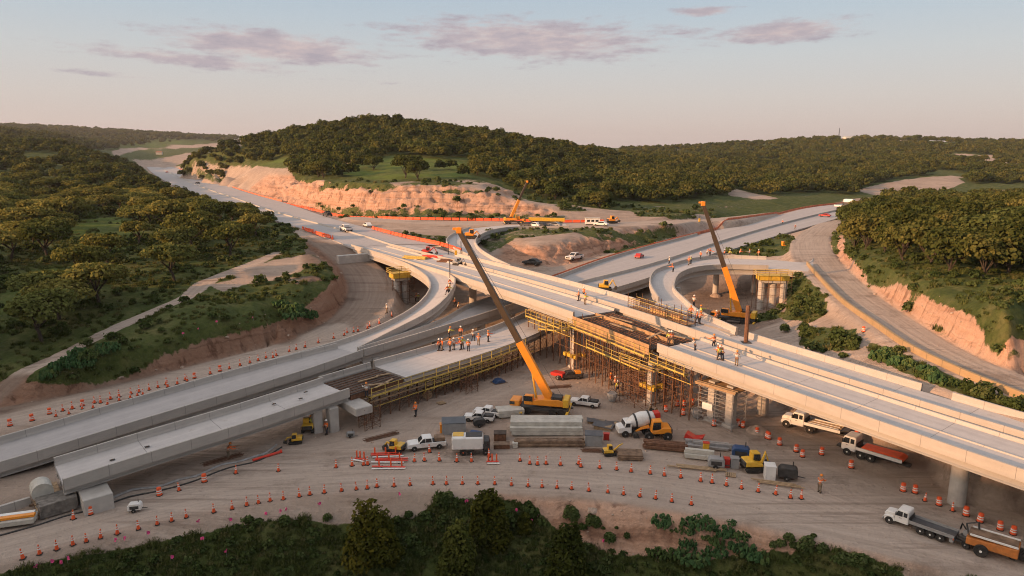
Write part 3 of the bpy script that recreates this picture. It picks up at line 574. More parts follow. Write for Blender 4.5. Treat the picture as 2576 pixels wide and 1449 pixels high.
def sweep(path, prof, name, m, parent=None, along0=0.0, step=None):
    """closed profile (lateral to the right of travel, up) carried along a path"""
    pts = crsample(path, step or 2.5); n = len(prof); V = []; T = []; s_ = along0
    for i, p in enumerate(pts):
        d = (pts[min(i + 1, len(pts) - 1)] - pts[max(i - 1, 0)]); d.z = 0; d.normalize(); r = Vector((d.y, -d.x, 0))
        if i: s_ += (p - pts[i - 1]).length
        for l, u in prof: V.append(tuple(p + r * l + Vector((0, 0, u)))); T.append((l, s_, u))
    m_ = len(pts)
    Fs = [(i * n + (k + 1) % n, i * n + k, (i + 1) * n + k, (i + 1) * n + (k + 1) % n) for i in range(m_ - 1) for k in range(n)] + [tuple(range(n)), tuple(range(m_ * n - 1, (m_ - 1) * n - 1, -1))]
    me = bpy.data.meshes.new(name); me.from_pydata(V, [], Fs)
    a = me.attributes.new('track', 'FLOAT_VECTOR', 'POINT'); a.data.foreach_set('vector', np.array(T, np.float32).ravel())
    bm = bmesh.new(); bm.from_mesh(me); bmesh.ops.recalc_face_normals(bm, faces=bm.faces); bm.to_mesh(me); bm.free(); me.update()
    o = link(name, me, m, parent)
    if parent is not None: KIDS.setdefault(parent.name, []).append(o)
    return o
def offset(path, d, dz=0.0):
    path = [Vector(p) for p in path]; o = []
    for i, p in enumerate(path):
        t = path[min(i + 1, len(path) - 1)] - path[max(i - 1, 0)]; t.z = 0; t.normalize(); o.append(p + Vector((t.y, -t.x, 0)) * (d[i] if isinstance(d, (list, tuple)) else d) + Vector((0, 0, dz)))
    return o
def resamp(path, k):
    p = crsample(path, 1.0); s_ = np.concatenate([[0], np.cumsum([(p[i + 1] - p[i]).length for i in range(len(p) - 1)])]); a = np.array([tuple(x) for x in p])
    t = np.linspace(0, s_[-1], k); return [Vector((np.interp(x, s_, a[:, 0]), np.interp(x, s_, a[:, 1]), np.interp(x, s_, a[:, 2]))) for x in t]
def ruled(L, R, name, m, parent=None, thick=.3, k=40):
    """a slab between two edge lines"""
    L = resamp(L, k); R = resamp(R, k); V = []; T = []; s_ = 0
    for i in range(k):
        if i: s_ += ((L[i] + R[i]) / 2 - (L[i - 1] + R[i - 1]) / 2).length
        w_ = (L[i] - R[i]).length
        for j in range(5):
            t = j / 4; p = L[i].lerp(R[i], t); V.append(tuple(p)); T.append((w_ * t, s_, 0))
        for j in range(5):
            t = 1 - j / 4; p = L[i].lerp(R[i], t); V.append((p.x, p.y, p.z - thick)); T.append((w_ * t, s_, -thick))
    n = 10
    Fs = [(i * n + (q_ + 1) % n, i * n + q_, (i + 1) * n + q_, (i + 1) * n + (q_ + 1) % n) for i in range(k - 1) for q_ in range(n)] + [tuple(range(n)), tuple(range(k * n - 1, (k - 1) * n - 1, -1))]
    me = bpy.data.meshes.new(name); me.from_pydata(V, [], Fs)
    a = me.attributes.new('track', 'FLOAT_VECTOR', 'POINT'); a.data.foreach_set('vector', np.array(T, np.float32).ravel())
    bm = bmesh.new(); bm.from_mesh(me); bmesh.ops.recalc_face_normals(bm, faces=bm.faces); bm.to_mesh(me); bm.free(); me.update()
    o = link(name, me, m, parent)
    if parent is not None: KIDS.setdefault(parent.name, []).append(o)
    return o

# ------------------------------------------------------------------ concrete
def concrete(name, c0, c1, streak=(1.2, .03), joints=0.0, jw=.03, stain=.3, face=False):
    m = bpy.data.materials.new(name); m.use_nodes = True; k = NT(m); b = k.n['Principled BSDF']
    b.inputs['Roughness'].default_value = .85; b.inputs['Specular IOR Level'].default_value = .25
    tr = k.n.new('ShaderNodeAttribute'); tr.attribute_name = 'track'; pos = k.new('NewGeometry').outputs['Position']
    mp = k.n.new('ShaderNodeMapping'); mp.inputs['Scale'].default_value = (streak[0], streak[1], 1); k.link(tr.outputs['Vector'], mp.inputs['Vector'])
    n1 = k.noise(mp.outputs[0], 1, 6, .6); n2 = k.noise(pos, .5, 7, .65); n3 = k.noise(pos, 5, 4, .6)
    col = k.ramp(n1, (.3, c0), (.7, c1)); col = k.mix(.5, col, k.ramp(n2, (.3, c0), (.7, c1)))
    col = k.mix(k.rng(n2, .55, .78, 0, stain), col, (.20, .155, .12)); col = k.mix(k.rng(n3, .6, .8, 0, .25), col, (.22, .19, .17))
    if joints:
        sp = k.n.new('ShaderNodeSeparateXYZ'); k.link(tr.outputs['Vector'], sp.inputs[0])
        fr = k.math('FRACT', k.math('DIVIDE', sp.outputs[1], joints)); col = k.mix(k.math('MULTIPLY', k.math('LESS_THAN', fr, jw / joints * 2), .55), col, (.10, .09, .085))
    k.link(col, b.inputs['Base Color'])
    bp = k.n.new('ShaderNodeBump'); bp.inputs['Strength'].default_value = .25; bp.inputs['Distance'].default_value = .03; k.link(n3, bp.inputs['Height']); k.link(bp.outputs[0], b.inputs['Normal'])
    return m
M_DECK = concrete('deck_concrete', (.40, .375, .365), (.58, .545, .525), (1.1, .025), 8.0, .035, .4)
M_PAVE = concrete('pavement_concrete', (.33, .31, .305), (.48, .45, .44), (.9, .012), 0, .04, .45)
M_PARA = concrete('parapet_concrete', (.37, .34, .31), (.51, .47, .43), (1.0, .1), 4.0, .025, .35)
M_BEAM = concrete('beam_concrete', (.34, .315, .29), (.46, .43, .395), (2, .05), 0, .03, .4)
M_PIER = mat('pier_concrete', (.46, .43, .395), .85, noise=.12, scale=.8, bump=.2, dirt=(.25, .19, .15))
M_STEEL = mat('galvanised_steel', (.42, .42, .42), .5, .6, dirt=(.25, .16, .1))
M_RUST = mat('rusty_steel', (.17, .085, .05), .8, .2, noise=.35, scale=3)
M_YEL = mat('yellow_paint', (.62, .40, .05), .5, noise=.12, dirt=(.28, .18, .07), dirt_amt=.5)
M_YEL2 = mat('yellow_steel', (.58, .42, .10), .5, noise=.2, dirt=(.22, .15, .08), dirt_amt=.6)
M_WOOD = mat('timber', (.36, .25, .15), .85, noise=.25, scale=2.5, dirt=(.16, .1, .06))
M_PLY = mat('form_plywood', (.40, .25, .13), .8, noise=.25, scale=1.2, dirt=(.15, .09, .05))
M_DARK = mat('dark_formwork', (.085, .062, .05), .9, noise=.4, scale=1.5)
M_OR = mat('orange_plastic', (.80, .115, .035), .5, noise=.08, dirt=(.42, .14, .07), dirt_amt=.5)
M_WHT = mat('reflective_white', (.78, .76, .72), .4, noise=.05, dirt=(.5, .42, .36))
M_BLK = mat('black_rubber', (.022, .021, .020), .75, noise=.3, scale=4, dirt=(.16, .12, .09), dirt_amt=.4)
PAR = [(0, -.32), (.42, -.32), (.42, .02), (.30, .3), (.27, .86), (.02, .86)]
PAR_R = [(-a, b) for a, b in PAR]
GIRD = [(.25, -.28), (.25, -.46), (.5, -.56), (.5, -1.3), (.35, -1.42), (.35, -1.62), (1.15, -1.62), (1.15, -1.42), (1.0, -1.3), (1.0, -.56), (1.25, -.46), (1.25, -.28)]
GIRB = [(a, b if b > -.5 else -.5 + (b + .5) * .4) for a, b in GIRD]
GIRA = [(a, b if b > -.5 else -.5 + (b + .5) * .62) for a, b in GIRD]
def shift(pr, l, u=0.0): return [(a + l, b + u) for a, b in pr]
def slab(a, b, t=.28): return [(a, 0), (b, 0), (b, -t), (a, -t)]
def cut(path, y0, y1):
    """part of a resampled path between two depths"""
    return [p for p in crsample(path, 1.5) if y0 <= p.y <= y1]
AS = [Vector(p) for p in ((59.5, 37.5, 6.1), (45.5, 56.4, 6.5), (30, 76.5, 7.7), (20.7, 89, 8.5), (9.8, 106.5, 9.1), (-12.7, 141, 9.4), (-31, 168, 9.3), (-52, 199, 9.15))]
# upper highway: three bridges
right_b = thing('overpass', 'sunlit concrete overpass span with parapets running to the lower right edge', 'bridge', group='spans of the upper highway')
left_b = thing('overpass', 'concrete overpass span on the left of the unfinished gap, meeting the curved ramp', 'bridge', group='spans of the upper highway')
north_b = thing('overpass', 'far carriageway span of the upper highway behind the double median barrier', 'bridge', group='spans of the upper highway')
pr_, pl_ = cut(AS, 30, 91), cut(AS, 106.5, 185)
for root, pth in ((right_b, pr_), (left_b, pl_)):
    sweep(pth, slab(.45, 8.55), 'deck', M_DECK, root)
    sweep(pth, PAR, 'parapet', M_PARA, root); sweep(pth, shift([(a, min(b, .38)) for a, b in PAR_R], 8.98), 'median_barrier', M_PARA, root)
    for l in (0, 2.6, 5.2, 7.6): sweep(pth, shift(GIRA, l), 'girder', M_BEAM, root)
    sweep(pth, [(4.5, .004), (4.78, .004), (4.74, .14), (4.54, .14)], 'kerb', M_PARA, root)
pn = cut(AS, 30, 185)
sweep(pn, slab(10.2, 15.5), 'deck', M_DECK, north_b); sweep(pn, shift(PAR, 9.75), 'median_barrier', M_PARA, north_b)
for l in (9.9, 12.0, 14.4): sweep(pn, shift(GIRA, l), 'girder', M_BEAM, north_b)
po = offset(pn, 15.95)
sweep([p for p in po if 116 < p.y < 172], PAR_R, 'parapet', M_PARA, north_b)
sweep([p for p in po if 77.5 < p.y < 97], PAR_R, 'parapet', M_PARA, north_b)
sweep([p for p in po if p.y < 75.2], PAR_R, 'parapet', M_PARA, north_b)
sweep([p for p in po if 75.2 <= p.y <= 77.6], [(-.45, -.28), (-.45, .1), (0, .1), (0, -.28)], 'kerb', M_PARA, north_b)
def round_column(root, x, y, z0, z1, r=.75):
    return MB().lathe([(r, z0 - .6), (r, z1)], 20, (x, y, 0)).build('pier_column', M_PIER, root, smooth=False)
def cap(root, c, d, rz): return MB().box(c, d, rz).build('pier_cap', M_PIER, root, .05)
AZ = math.atan2(53, -34) + PI / 2     # across the upper highway
for px, py, ztop in ((2405, 1266, 4.6), (2486, 1212, 4.7)):
    g = P(px, py, 0); round_column(right_b, g.x, g.y, 0, ztop, .8)
g = P(2405, 1266, 0); g2 = P(2486, 1212, 0); mid = g.lerp(g2, .5)
cap(right_b, (g.x + .1, g.y + .2, 5.0), (2.6, 3.0, 1.25), AZ); cap(right_b, (g2.x, g2.y, 5.1), (2.6, 2.6, 1.2), AZ)
g = P(1918, 1040, 0); round_column(north_b, g.x, g.y, 0, 6.1, .75); cap(north_b, (g.x, g.y, 6.3), (4, 1.8, .8), AZ)
for x, y in ((-8.5, 145), (-2, 152)): round_column(left_b, x, y, 0, 7.0, .8); cap(left_b, (x, y, 7.35), (3.4, 2, .9), AZ)
cap(left_b, (-1.5, 137.5, 7.3), (9, 1.6, .9), AZ); round_column(left_b, 0, 140, 0, 7, .7)
cap(left_b, (-36, 181, 7.6), (22, 1.6, 2.6), AZ)
# highway at grade
hs = [P(x, y, z + .12) for x, y, z in HW_S]; hn = [P(x, y, z + .12) for x, y, z in HW_N]
hs = [Vector((-45, 189.5, 9.2))] + hs[1:]; hn = [Vector((-27.5, 199, 9.25))] + hn
hs = hs + [Vector((-520, 1010, 9.5))]
hp = ruled(hs, hn, 'highway', M_PAVE, None, .5, 120); tag(hp, kind='structure')
pv = ruled([Vector((-26.5, 160, 9.0)), Vector((-45, 189.5, 9.12))], [Vector((-14, 175, 9.1)), Vector((-27.5, 199, 9.17))], 'highway', M_PAVE, None, .4, 6); tag(pv, kind='structure')
hsr, hnr = resamp(hs, 60), resamp(hn, 60); mid_ = [Vector((-24, 174, 9.3))] + [a.lerp(b, .48) + Vector((0, 0, .06)) for a, b in zip(hsr, hnr)][1:54]
tag(sweep(mid_, [(-.3, -.1), (.3, -.1), (.16, .42), (-.16, .42)], 'median_barrier', M_BEAM, None, step=6), 'long low concrete median barrier down the middle of the far highway', 'barrier')
# lower highway, near bridge (finished part on the left)
B1 = [Vector(p) for p in ((-44.3, 62.3, 2.55), (-37, 68.5, 3.2), (-29.7, 74.9, 3.75), (-21, 84, 4.3))]
b1 = thing('concrete_bridge', 'long pale concrete bridge deck ending in open air at the lower left', 'bridge')
W1 = -6.6
sweep(B1, slab(-.4, W1 + .4), 'deck', M_DECK, b1); sweep(B1, PAR_R, 'parapet', M_PARA, b1); sweep(B1, shift(PAR, W1), 'parapet', M_PARA, b1)
for l in (0, -2.4, -4.6): sweep(B1, [(-a + l, b) for a, b in GIRB], 'girder', M_BEAM, b1)
e = (B1[0] - B1[1]).normalized(); rz1 = math.atan2(e.y, e.x)
def along(path, y): p = min(crsample(path, .3), key=lambda q_: abs(q_.y - y)); return p
for px, py in ((795, 1092), (836, 1088)):
    g = P(px, py, 0); MB().box((g.x, g.y + .5, 1.1), (1.25, 1.25, 4.4), rz1).build('pier_column', M_PIER, b1, .12)
g = P(868, 1040, 2.2); MB().box((g.x + .2, g.y + 2.2, 2.8), (2.4, 7.6, 1.05), rz1).build('pier_cap', M_PIER, b1, .08)
g = P(205, 1292, 0); MB().box((g.x + .2, g.y + 2.0, .7), (2.6, 4.6, 1.9), rz1).build('abutment_block', M_PIER, b1, .06)
# continuation on falsework, towards and under the overpass
B1b = [Vector(p) for p in ((-14.9, 91.2, 4.2), (-9.5, 97, 4.25), (-2.8, 104.6, 4.3), (4.2, 114.5, 4.3), (12.4, 131, 4.2), (21.4, 150, 4.05))]
b1b = thing('concrete_bridge', 'freshly cast bridge deck on falsework where a crew of workers stands', 'bridge')
sweep(B1b, slab(0, -7.2), 'deck', M_DECK, b1b); sweep(B1b, shift(PAR, -7.6), 'parapet', M_PARA, b1b)
sweep(B1b, [(0, .02), (0, -.7), (-.3, -.7), (-.3, -.3), (-7, -.3), (-7, -.9), (-7.4, -.9), (-7.4, -.28), (0.002, -.28)][:4], 'edge_form', M_PIER, b1b)
for l in (-.6, -3, -5.6): sweep(B1b, [(-a + l + .3, b) for a, b in GIRD], 'girder', M_BEAM, b1b)
# lower highway, second carriageway
B2 = [Vector(p) for p in ((-70, 54, .9), (-54.8, 68, 1.7), (-45, 78.3, 2.4), (-35, 88.8, 3.1), (-29.4, 94.2, 3.65), (-23.2, 102.4, 4.1))]
b2 = thing('concrete_bridge', 'grey concrete carriageway with two parapets beside the row of cones on the left', 'bridge')
b2f = offset(B2, [-8.2, -8.2, -8.6, -8.8, -8.2, -6.4])
ruled(offset(B2, -.4), offset(b2f, .4), 'deck', M_PAVE, b2, .28)
sweep(B2, PAR_R, 'parapet', M_PARA, b2); sweep(b2f, PAR, 'parapet', M_PARA, b2); sweep(B2, [(-a, b * .62) for a, b in GIRD], 'girder', M_BEAM, b2); sweep(b2f, [(a, b * .62) for a, b in GIRD], 'girder', M_BEAM, b2)
B2b = [Vector(p) for p in ((-23.1, 102.6, 4.1), (-17, 110.6, 4.1), (-10, 120.4, 4.1), (-2.7, 131, 4.1), (5, 143, 4.1), (15.2, 160, 4.05))]
b2b = thing('concrete_bridge', 'narrow concrete bridge passing below the curved ramp towards the overpass', 'bridge')
f2 = offset(B2b, [-1.6, -2.4, -3.8, -7.5, -8, -8.4])
ruled(offset(B2b, -.4), offset(f2, .4), 'deck', M_DECK, b2b, .28); sweep(B2b, PAR_R, 'parapet', M_PARA, b2b); sweep(f2, PAR, 'parapet', M_PARA, b2b); sweep(B2b, [(-a, b) for a, b in GIRD], 'girder', M_BEAM, b2b)
for x, y in ((-22, 105), (-6, 128.5), (-13.5, 117.5)): MB().box((x, y, 1.2), (1.2, 1.2, 3.4), rz1).build('pier_column', M_PIER, b2b, .06)
for X, Y in ((-33, 93.5), (-26.5, 100.5), (-43, 83)): MB().box((X - 1, Y + 2, .9), (1.2, 4, 2.6), rz1).build('pier_column', M_PIER, b2, .05)
# lower highway beyond the overpass
BS_ = [Vector((21.5, 150, 4.05)), Vector((34.5, 166.6, 4.05)), Vector((66, 213, 4.05)), Vector((98, 255, 4.05)), P(2127, 543.6, 4.05), P(2230, 508, 4.05), Vector((330, 545, 4))]
BM_ = [Vector((15.2, 160, 4.05)), Vector((38.9, 188.5, 4.05)), Vector((69.9, 233.7, 4.05)), Vector((107.4, 285.7, 4.05)), P(2080, 536, 4.05), P(2246, 502, 4.05), Vector((325, 560, 4))]
BN_ = [Vector((6.5, 160, 4.05)), Vector((10.8, 167.7, 4.05)), Vector((29.6, 201.3, 4.05)), Vector((71, 261.1, 4.05)), Vector((124.6, 332.5, 4.05)), P(2044, 521, 4.05), P(2262, 497, 4.05), Vector((320, 575, 4))]
tag(ruled(offset(BM_, -.5), offset(BN_, .5), 'highway', M_PAVE, None, .5, 90), kind='structure')
tag(ruled(offset(BS_, -.3), offset(BM_, .5), 'highway', M_PAVE, None, .5, 90), kind='structure')
tag(sweep(BN_[:4], PAR, 'parapet', M_PARA, None, step=5), 'concrete parapet on the far edge of the right-hand highway below the mound', 'barrier')
tag(sweep(BM_, [(-.5, -.1), (.5, -.1), (.3, .8), (-.3, .8)], 'median_barrier', M_PARA, None, step=5), 'long concrete median barrier of the right-hand highway', 'barrier')
bsb = thing('concrete_bridge', 'straight concrete bridge edge with girder showing between overpass and right-hand ramp', 'bridge')
sweep(BS_[:3], PAR_R, 'parapet', M_PARA, bsb, step=4); sweep(BS_[:3], [(-a, b) for a, b in GIRD], 'girder', M_BEAM, bsb, step=4)
# curved ramps
def ramp(label, L, R, root_group='curved ramps', gird=True, t=.3):
    r = thing('curved_ramp', label, 'ramp', group=root_group)
    L = [Vector(p) for p in L]; R = [Vector(p) for p in R]
    ruled(L, R, 'deck', M_DECK, r, t, 60); return r, L, R
rc, Lc, Rc = ramp('S-curved concrete ramp on the left rising from the lower highway to the overpass',
    ((-38.2, 98.2, 3.3), (-27.8, 108.9, 4.12), (-21.3, 119, 5.1), (-17.8, 127.2, 6.3), (-16.6, 134.1, 7.6), (-17.8, 141, 8.5), (-23, 153.2, 9.05), (-28.9, 163.9, 9.15), (-45, 189.3, 9.15)),
    ((-30, 94.4, 3.68), (-24.2, 103.7, 4.12), (-19.8, 112.1, 4.9), (-14.4, 121.2, 6.3), (-11.9, 130.2, 7.7), (-11.6, 138, 8.9), (-13.2, 142, 9.3), (-26, 160.5, 9.25), (-44, 187.5, 9.15)))
sweep(Lc, PAR, 'parapet', M_PARA, rc); sweep(Rc[1:7], PAR_R, 'parapet', M_PARA, rc)
sweep(Lc[1:], GIRD, 'girder', M_BEAM, rc); sweep(Rc[1:7], [(-a, b) for a, b in GIRD], 'girder', M_BEAM, rc)
rd, Ld, Rd = ramp('curved concrete ramp on the right sweeping around the bare earth pit',
    ((22.8, 113.5, 9.02), (26, 119, 9.0), (27.2, 132.1, 8.85), (29.1, 141.6, 8.75), (32.3, 151.2, 8.65), (36.2, 157.4, 8.55), (42, 165.9, 8.4), (48.2, 172.5, 8.2), (55.5, 176, 8.1), (65.6, 174.2, 8.05), (74, 169.5, 8.0), tuple(P(2046, 648, 7.72))),
    ((33.3, 97.5, 8.95), (30.8, 108.5, 8.95), (30.7, 118.5, 8.95), (31.2, 128.1, 8.85), (32.8, 134.8, 8.8), (36.8, 146.6, 8.6), (43.1, 155.9, 8.4), (50, 160, 8.2), (60.7, 159.3, 8.1), (68, 157, 8.0), tuple(P(2046, 686, 7.95))))
sweep(Ld[1:10], PAR, 'parapet', M_PARA, rd); sweep(Rd[:9], PAR_R, 'parapet', M_PARA, rd); sweep(Rd[:10], [(-a, b) for a, b in GIRD], 'girder', M_BEAM, rd); sweep(Ld[1:10], GIRD, 'girder', M_BEAM, rd)
for x, y in ((34.8, 141), (50.5, 166), (60, 166), (29.5, 124)): round_column(rd, x, y, 0, 7.2, .7)
re_, Le, Re = ramp('curved concrete loop ramp behind the overpass climbing to the service road',
    ((-11.2, 171, 9.15), (-15.8, 183, 9.2), (-19.3, 198, 9.2), (-18.8, 216, 9.2), (-14.6, 236, 9.15), (0, 250, 9.1), (20, 256, 9.05)),
    ((-.2, 152.6, 9.3), (-4.3, 165.2, 9.2), (-8.8, 183, 9.2), (-10.6, 200.2, 9.2), (-9.6, 213.1, 9.2), (-5.9, 227.8, 9.15), (0, 236, 9.1), (20, 240, 9.05)))
sweep(Re, PAR_R, 'parapet', M_PARA, re_); sweep(Re, [(-a, b) for a, b in GIRD], 'girder', M_BEAM, re_); sweep(Le[:5], PAR, 'parapet', M_PARA, re_); sweep(Le, GIRD, 'girder', M_BEAM, re_)
# tan retaining barrier along the right haul road
wl = [Vector((p.x, p.y, gz(p.x, p.y))) for p in (P(x, y, z) for x, y, z in ((2030, 668, 7.7), (2055, 697, 7.9), (2120, 766, 7.8), (2200, 824, 7.8), (2300, 890, 7.8), (2430, 951, 7.6), (2576, 1010, 7.3), (2760, 1090, 7)))]
M_TAN = concrete('tan_barrier', (.33, .225, .12), (.45, .315, .175), (1, .3), 3.0, .05, .2)
tag(sweep(wl, [(-.2, -.6), (.2, -.6), (.2, .9), (-.2, .9)], 'barrier_wall', M_TAN), 'long tan retaining barrier along the curving dirt haul road on the right', 'barrier')
# ------------------------------------------------------------------ plants
def leaf_mat(name, c0, c1, c2, transl=.25):
    m = bpy.data.materials.new(name); m.use_nodes = True; k = NT(m); k.n.remove(k.n['Principled BSDF']); out = k.n['Material Output']
    a = k.n.new('ShaderNodeAttribute'); a.attribute_name = 'tone'; oi = k.n.new('ShaderNodeObjectInfo')
    f = k.math('ADD', k.math('MULTIPLY', a.outputs['Fac'], .64), k.math('MULTIPLY', oi.outputs['Random'], .36))
    col = k.ramp(f, (.15, c0), (.5, c1), (.9, c2))
    col = k.mix(k.rng(k.math('FRACT', k.math('MULTIPLY', oi.outputs['Random'], 7.31)), .45, .95, 0, .75), col, k.ramp(f, (.15, tuple(c * .6 for c in (.055, .08, .022))), (.9, (.13, .17, .055))))
    d = k.n.new('ShaderNodeBsdfDiffuse'); t = k.n.new('ShaderNodeBsdfTranslucent'); mx = k.n.new('ShaderNodeMixShader'); mx.inputs[0].default_value = transl
    k.link(col, d.inputs[0]); k.link(k.mix(.5, col, (.10, .11, .02)), t.inputs[0]); k.link(d.outputs[0], mx.inputs[1]); k.link(t.outputs[0], mx.inputs[2]); k.link(mx.outputs[0], out.inputs[0])
    return m
L_OLIVE = leaf_mat('olive_leaves', (.085, .092, .022), (.225, .205, .056), (.40, .335, .10))
L_GREEN = leaf_mat('oak_leaves', (.038, .052, .015), (.105, .112, .032), (.215, .185, .055))
L_JUN = leaf_mat('juniper_leaves', (.026, .033, .009), (.070, .072, .014), (.15, .125, .022))
L_SCRUB = leaf_mat('scrub_leaves', (.034, .055, .018), (.075, .105, .034), (.155, .165, .07))
L_CACT = leaf_mat('cactus_pads', (.035, .075, .030), (.06, .115, .045), (.12, .16, .06), .05)
L_GRASS = leaf_mat('grass_blades', (.040, .060, .018), (.095, .115, .034), (.24, .20, .10))
BARK = mat('bark', (.060, .047, .036), .95, noise=.35, scale=6)
def cards(C, Nn, sz, rng, up=0.0, aspect=1.0):
    """leaf-sized quads at C facing roughly along Nn"""
    n = len(C); Nn = Nn + rng.normal(0, .55, (n, 3)); Nn[:, 2] += up; Nn /= np.linalg.norm(Nn, axis=1, keepdims=True) + 1e-9
    r = rng.normal(0, 1, (n, 3)); u = np.cross(Nn, r); u /= np.linalg.norm(u, axis=1, keepdims=True) + 1e-9; v = np.cross(Nn, u)
    s = (sz * rng.uniform(.6, 1.35, n))[:, None]; u = u * s * .5; v = v * s * .5 * aspect; b = Nn * s * .12
    V = np.stack([C - u - v - b, C + u * .8 - v + b, C + u + v - b, C - u * .7 + v + b], 1).reshape(-1, 3)
    return V, np.arange(4 * n).reshape(n, 4)
def lobes_cloud(lobes, n, rng, low=-.55):
    w_ = np.array([l[3] * l[4] + l[3] * l[5] for l in lobes]); pick = rng.choice(len(lobes), n, p=w_ / w_.sum()); Lb = np.array(lobes)[pick]
    d = rng.normal(0, 1, (n, 3)); d /= np.linalg.norm(d, axis=1, keepdims=True); d[:, 2] = np.where(d[:, 2] < low, -d[:, 2], d[:, 2])
    rr = rng.uniform(.62, 1.08, n)[:, None]
    C = Lb[:, :3] + d * Lb[:, 3:6] * rr; N_ = d / Lb[:, 3:6]; N_ /= np.linalg.norm(N_, axis=1, keepdims=True)
    return C, N_, pick
def foliage(name, C, N_, sz, rng, tone, up=.25, aspect=1.0):
    V, Fq = cards(C, N_, sz, rng, up, aspect); me = raw_mesh(name, V, Fq)
    a = me.attributes.new('tone', 'FLOAT', 'FACE'); a.data.foreach_set('value', np.clip(tone, 0, 1).astype(np.float32)); return me
def oak_meshes(seed, R, Hh, n, leaf=.55, lobes_n=9, flat=.42, trunk_h=None, m=L_OLIVE):
    rng = np.random.default_rng(seed); th = trunk_h or Hh * .45; lobes = []
    for i in range(lobes_n):
        a = 2 * PI * i / lobes_n + rng.uniform(-.4, .4); rad = R * (.62 if i % 3 else .3) * rng.uniform(.75, 1.15); s = R * rng.uniform(.34, .5)
        lobes.append((rad * math.cos(a), rad * math.sin(a), th + (Hh - th) * rng.uniform(.38, .72) + (R - rad) * .16, s, s, s * flat * rng.uniform(1.2, 1.7)))
    lobes.append((0, 0, Hh - R * .22, R * .45, R * .45, R * .24))
    C, N_, pk = lobes_cloud(lobes, n, rng)
    lt = rng.uniform(-.16, .16, len(lobes)); tone = .45 + lt[pk] + rng.normal(0, .16, n) + .10 * (C[:, 2] - C[:, 2].mean()) / Hh
    cm = foliage('crown', C, N_, leaf, rng, tone); cm.materials.append(m)
    b = MB(); lean = rng.uniform(-.6, .6, 2); b.tube([(0, 0, -.5), (lean[0] * .3, lean[1] * .3, th * .5), (lean[0], lean[1], th * .9)], [R * .058, R * .045, R * .036], 7)
    for l in lobes[::2]:
        e = Vector(l[:3]); s0 = Vector((lean[0] * .8, lean[1] * .8, th * rng.uniform(.55, .88))); mid = s0.lerp(e, .5) + Vector((0, 0, -.25 + rng.uniform(0, .5)))
        b.tube([s0, mid, e], [R * .032, R * .022, R * .01], 5)
    tm = bpy.data.meshes.new('trunk'); tm.from_pydata(b.v, [], b.f); tm.materials.append(BARK)
    return cm, tm
OAKS = [oak_meshes(100 + i, 5.4, 6.6, 2600, .44, 9 + i % 3, .40, 2.9, L_OLIVE) for i in range(4)]
HOAK = [oak_meshes(200 + i, 4.7, 6.8, 2600, .44, 10 + i % 3, .66, 1.0, L_GREEN) for i in range(4)]
def scatter(maskf, spacing, seed):
    """world points over grid cells where maskf holds, about `spacing` metres apart"""
    rng = np.random.default_rng(seed)
    dY = np.gradient(YG[:, 0])[:, None]; dX = np.gradient(UU)[None, :] * YG; pr = np.clip(dX * dY / spacing ** 2 * 2.2, 0, 1) * maskf
    I, J = np.nonzero(rng.random(XG.shape) < pr); o = rng.permutation(len(I)); I, J = I[o], J[o]; grid = {}; out = []
    for i, j in zip(I, J):
        x, y = XG[i, j] + rng.uniform(-.5, .5) * dX[i, j], YG[i, j] + rng.uniform(-.5, .5) * dY[i, 0]; s = spacing[i, j] * .8; c = (int(x // 12), int(y // 12)); k_ = int(s // 12) + 1; ok = True
        for a in range(-k_, k_ + 1):
            for b_ in range(-k_, k_ + 1):
                for q_ in grid.get((c[0] + a, c[1] + b_), ()):
                    if (q_[0] - x) ** 2 + (q_[1] - y) ** 2 < s * s: ok = False; break
                if not ok: break
            if not ok: break
        if ok: grid.setdefault(c, []).append((x, y)); out.append((x, y))
    return out
notroad = (ROADS < .25)
T_LEFT = region([(-500, 1000), (0, 885), (110, 868), (200, 850), (300, 800), (400, 758), (480, 722), (520, 690), (600, 672), (690, 655), (752, 640), (748, 592), (700, 556), (575, 523), (430, 467), (350, 415), (300, 382), (260, 378), (0, 330), (-500, 330)], 90, 900)
for m_ in ([(160, 575), (300, 556), (350, 590), (290, 640), (190, 625)], [(0, 705), (150, 672), (185, 700), (110, 760), (0, 790)], [(40, 388), (140, 385), (150, 410), (60, 415)], [(240, 640), (400, 610), (420, 630), (260, 665)], [(420, 700), (520, 660), (560, 665), (480, 720)]): T_LEFT &= ~region(m_)
T_HILL = region([(470, 300), (475, 404), (560, 408), (640, 408), (735, 408), (745, 442), (800, 452), (880, 446), (960, 446), (1100, 446), (1220, 444), (1300, 478), (1400, 505), (1540, 528), (1565, 508), (1660, 500), (1700, 480), (1700, 300)], 300, 1100) | ((YG > 640) & (YG < 1000) & (PXG > 440) & (PXG < 1600) & (HG < 60))
for m_ in MEADOW[:2]: T_HILL &= ~region(m_)
T_RIGHTF = region([(1560, 300), (1570, 500), (1680, 516), (1740, 500), (1830, 495), (1845, 480), (1935, 492), (2040, 484), (2150, 490), (2170, 470), (2240, 452), (2330, 440), (2410, 440), (2450, 462), (2560, 462), (2900, 470), (2900, 300)], 310, 2600)
T_RIGHT = region([(2135, 535), (2130, 570), (2150, 640), (2240, 660), (2300, 690), (2380, 725), (2470, 735), (2576, 760), (2900, 850), (2900, 470), (2300, 485)], 110, 470)
T_RIGHT &= ~region([(2330, 700), (2420, 690), (2576, 740), (2576, 765), (2440, 745)])
T_FARL = region([(-400, 300), (-400, 380), (260, 378), (500, 352), (560, 360), (640, 352), (640, 300)], 900, 4200)
bare = (GR < .4) & (YG > 420)
md_ = MD < .5
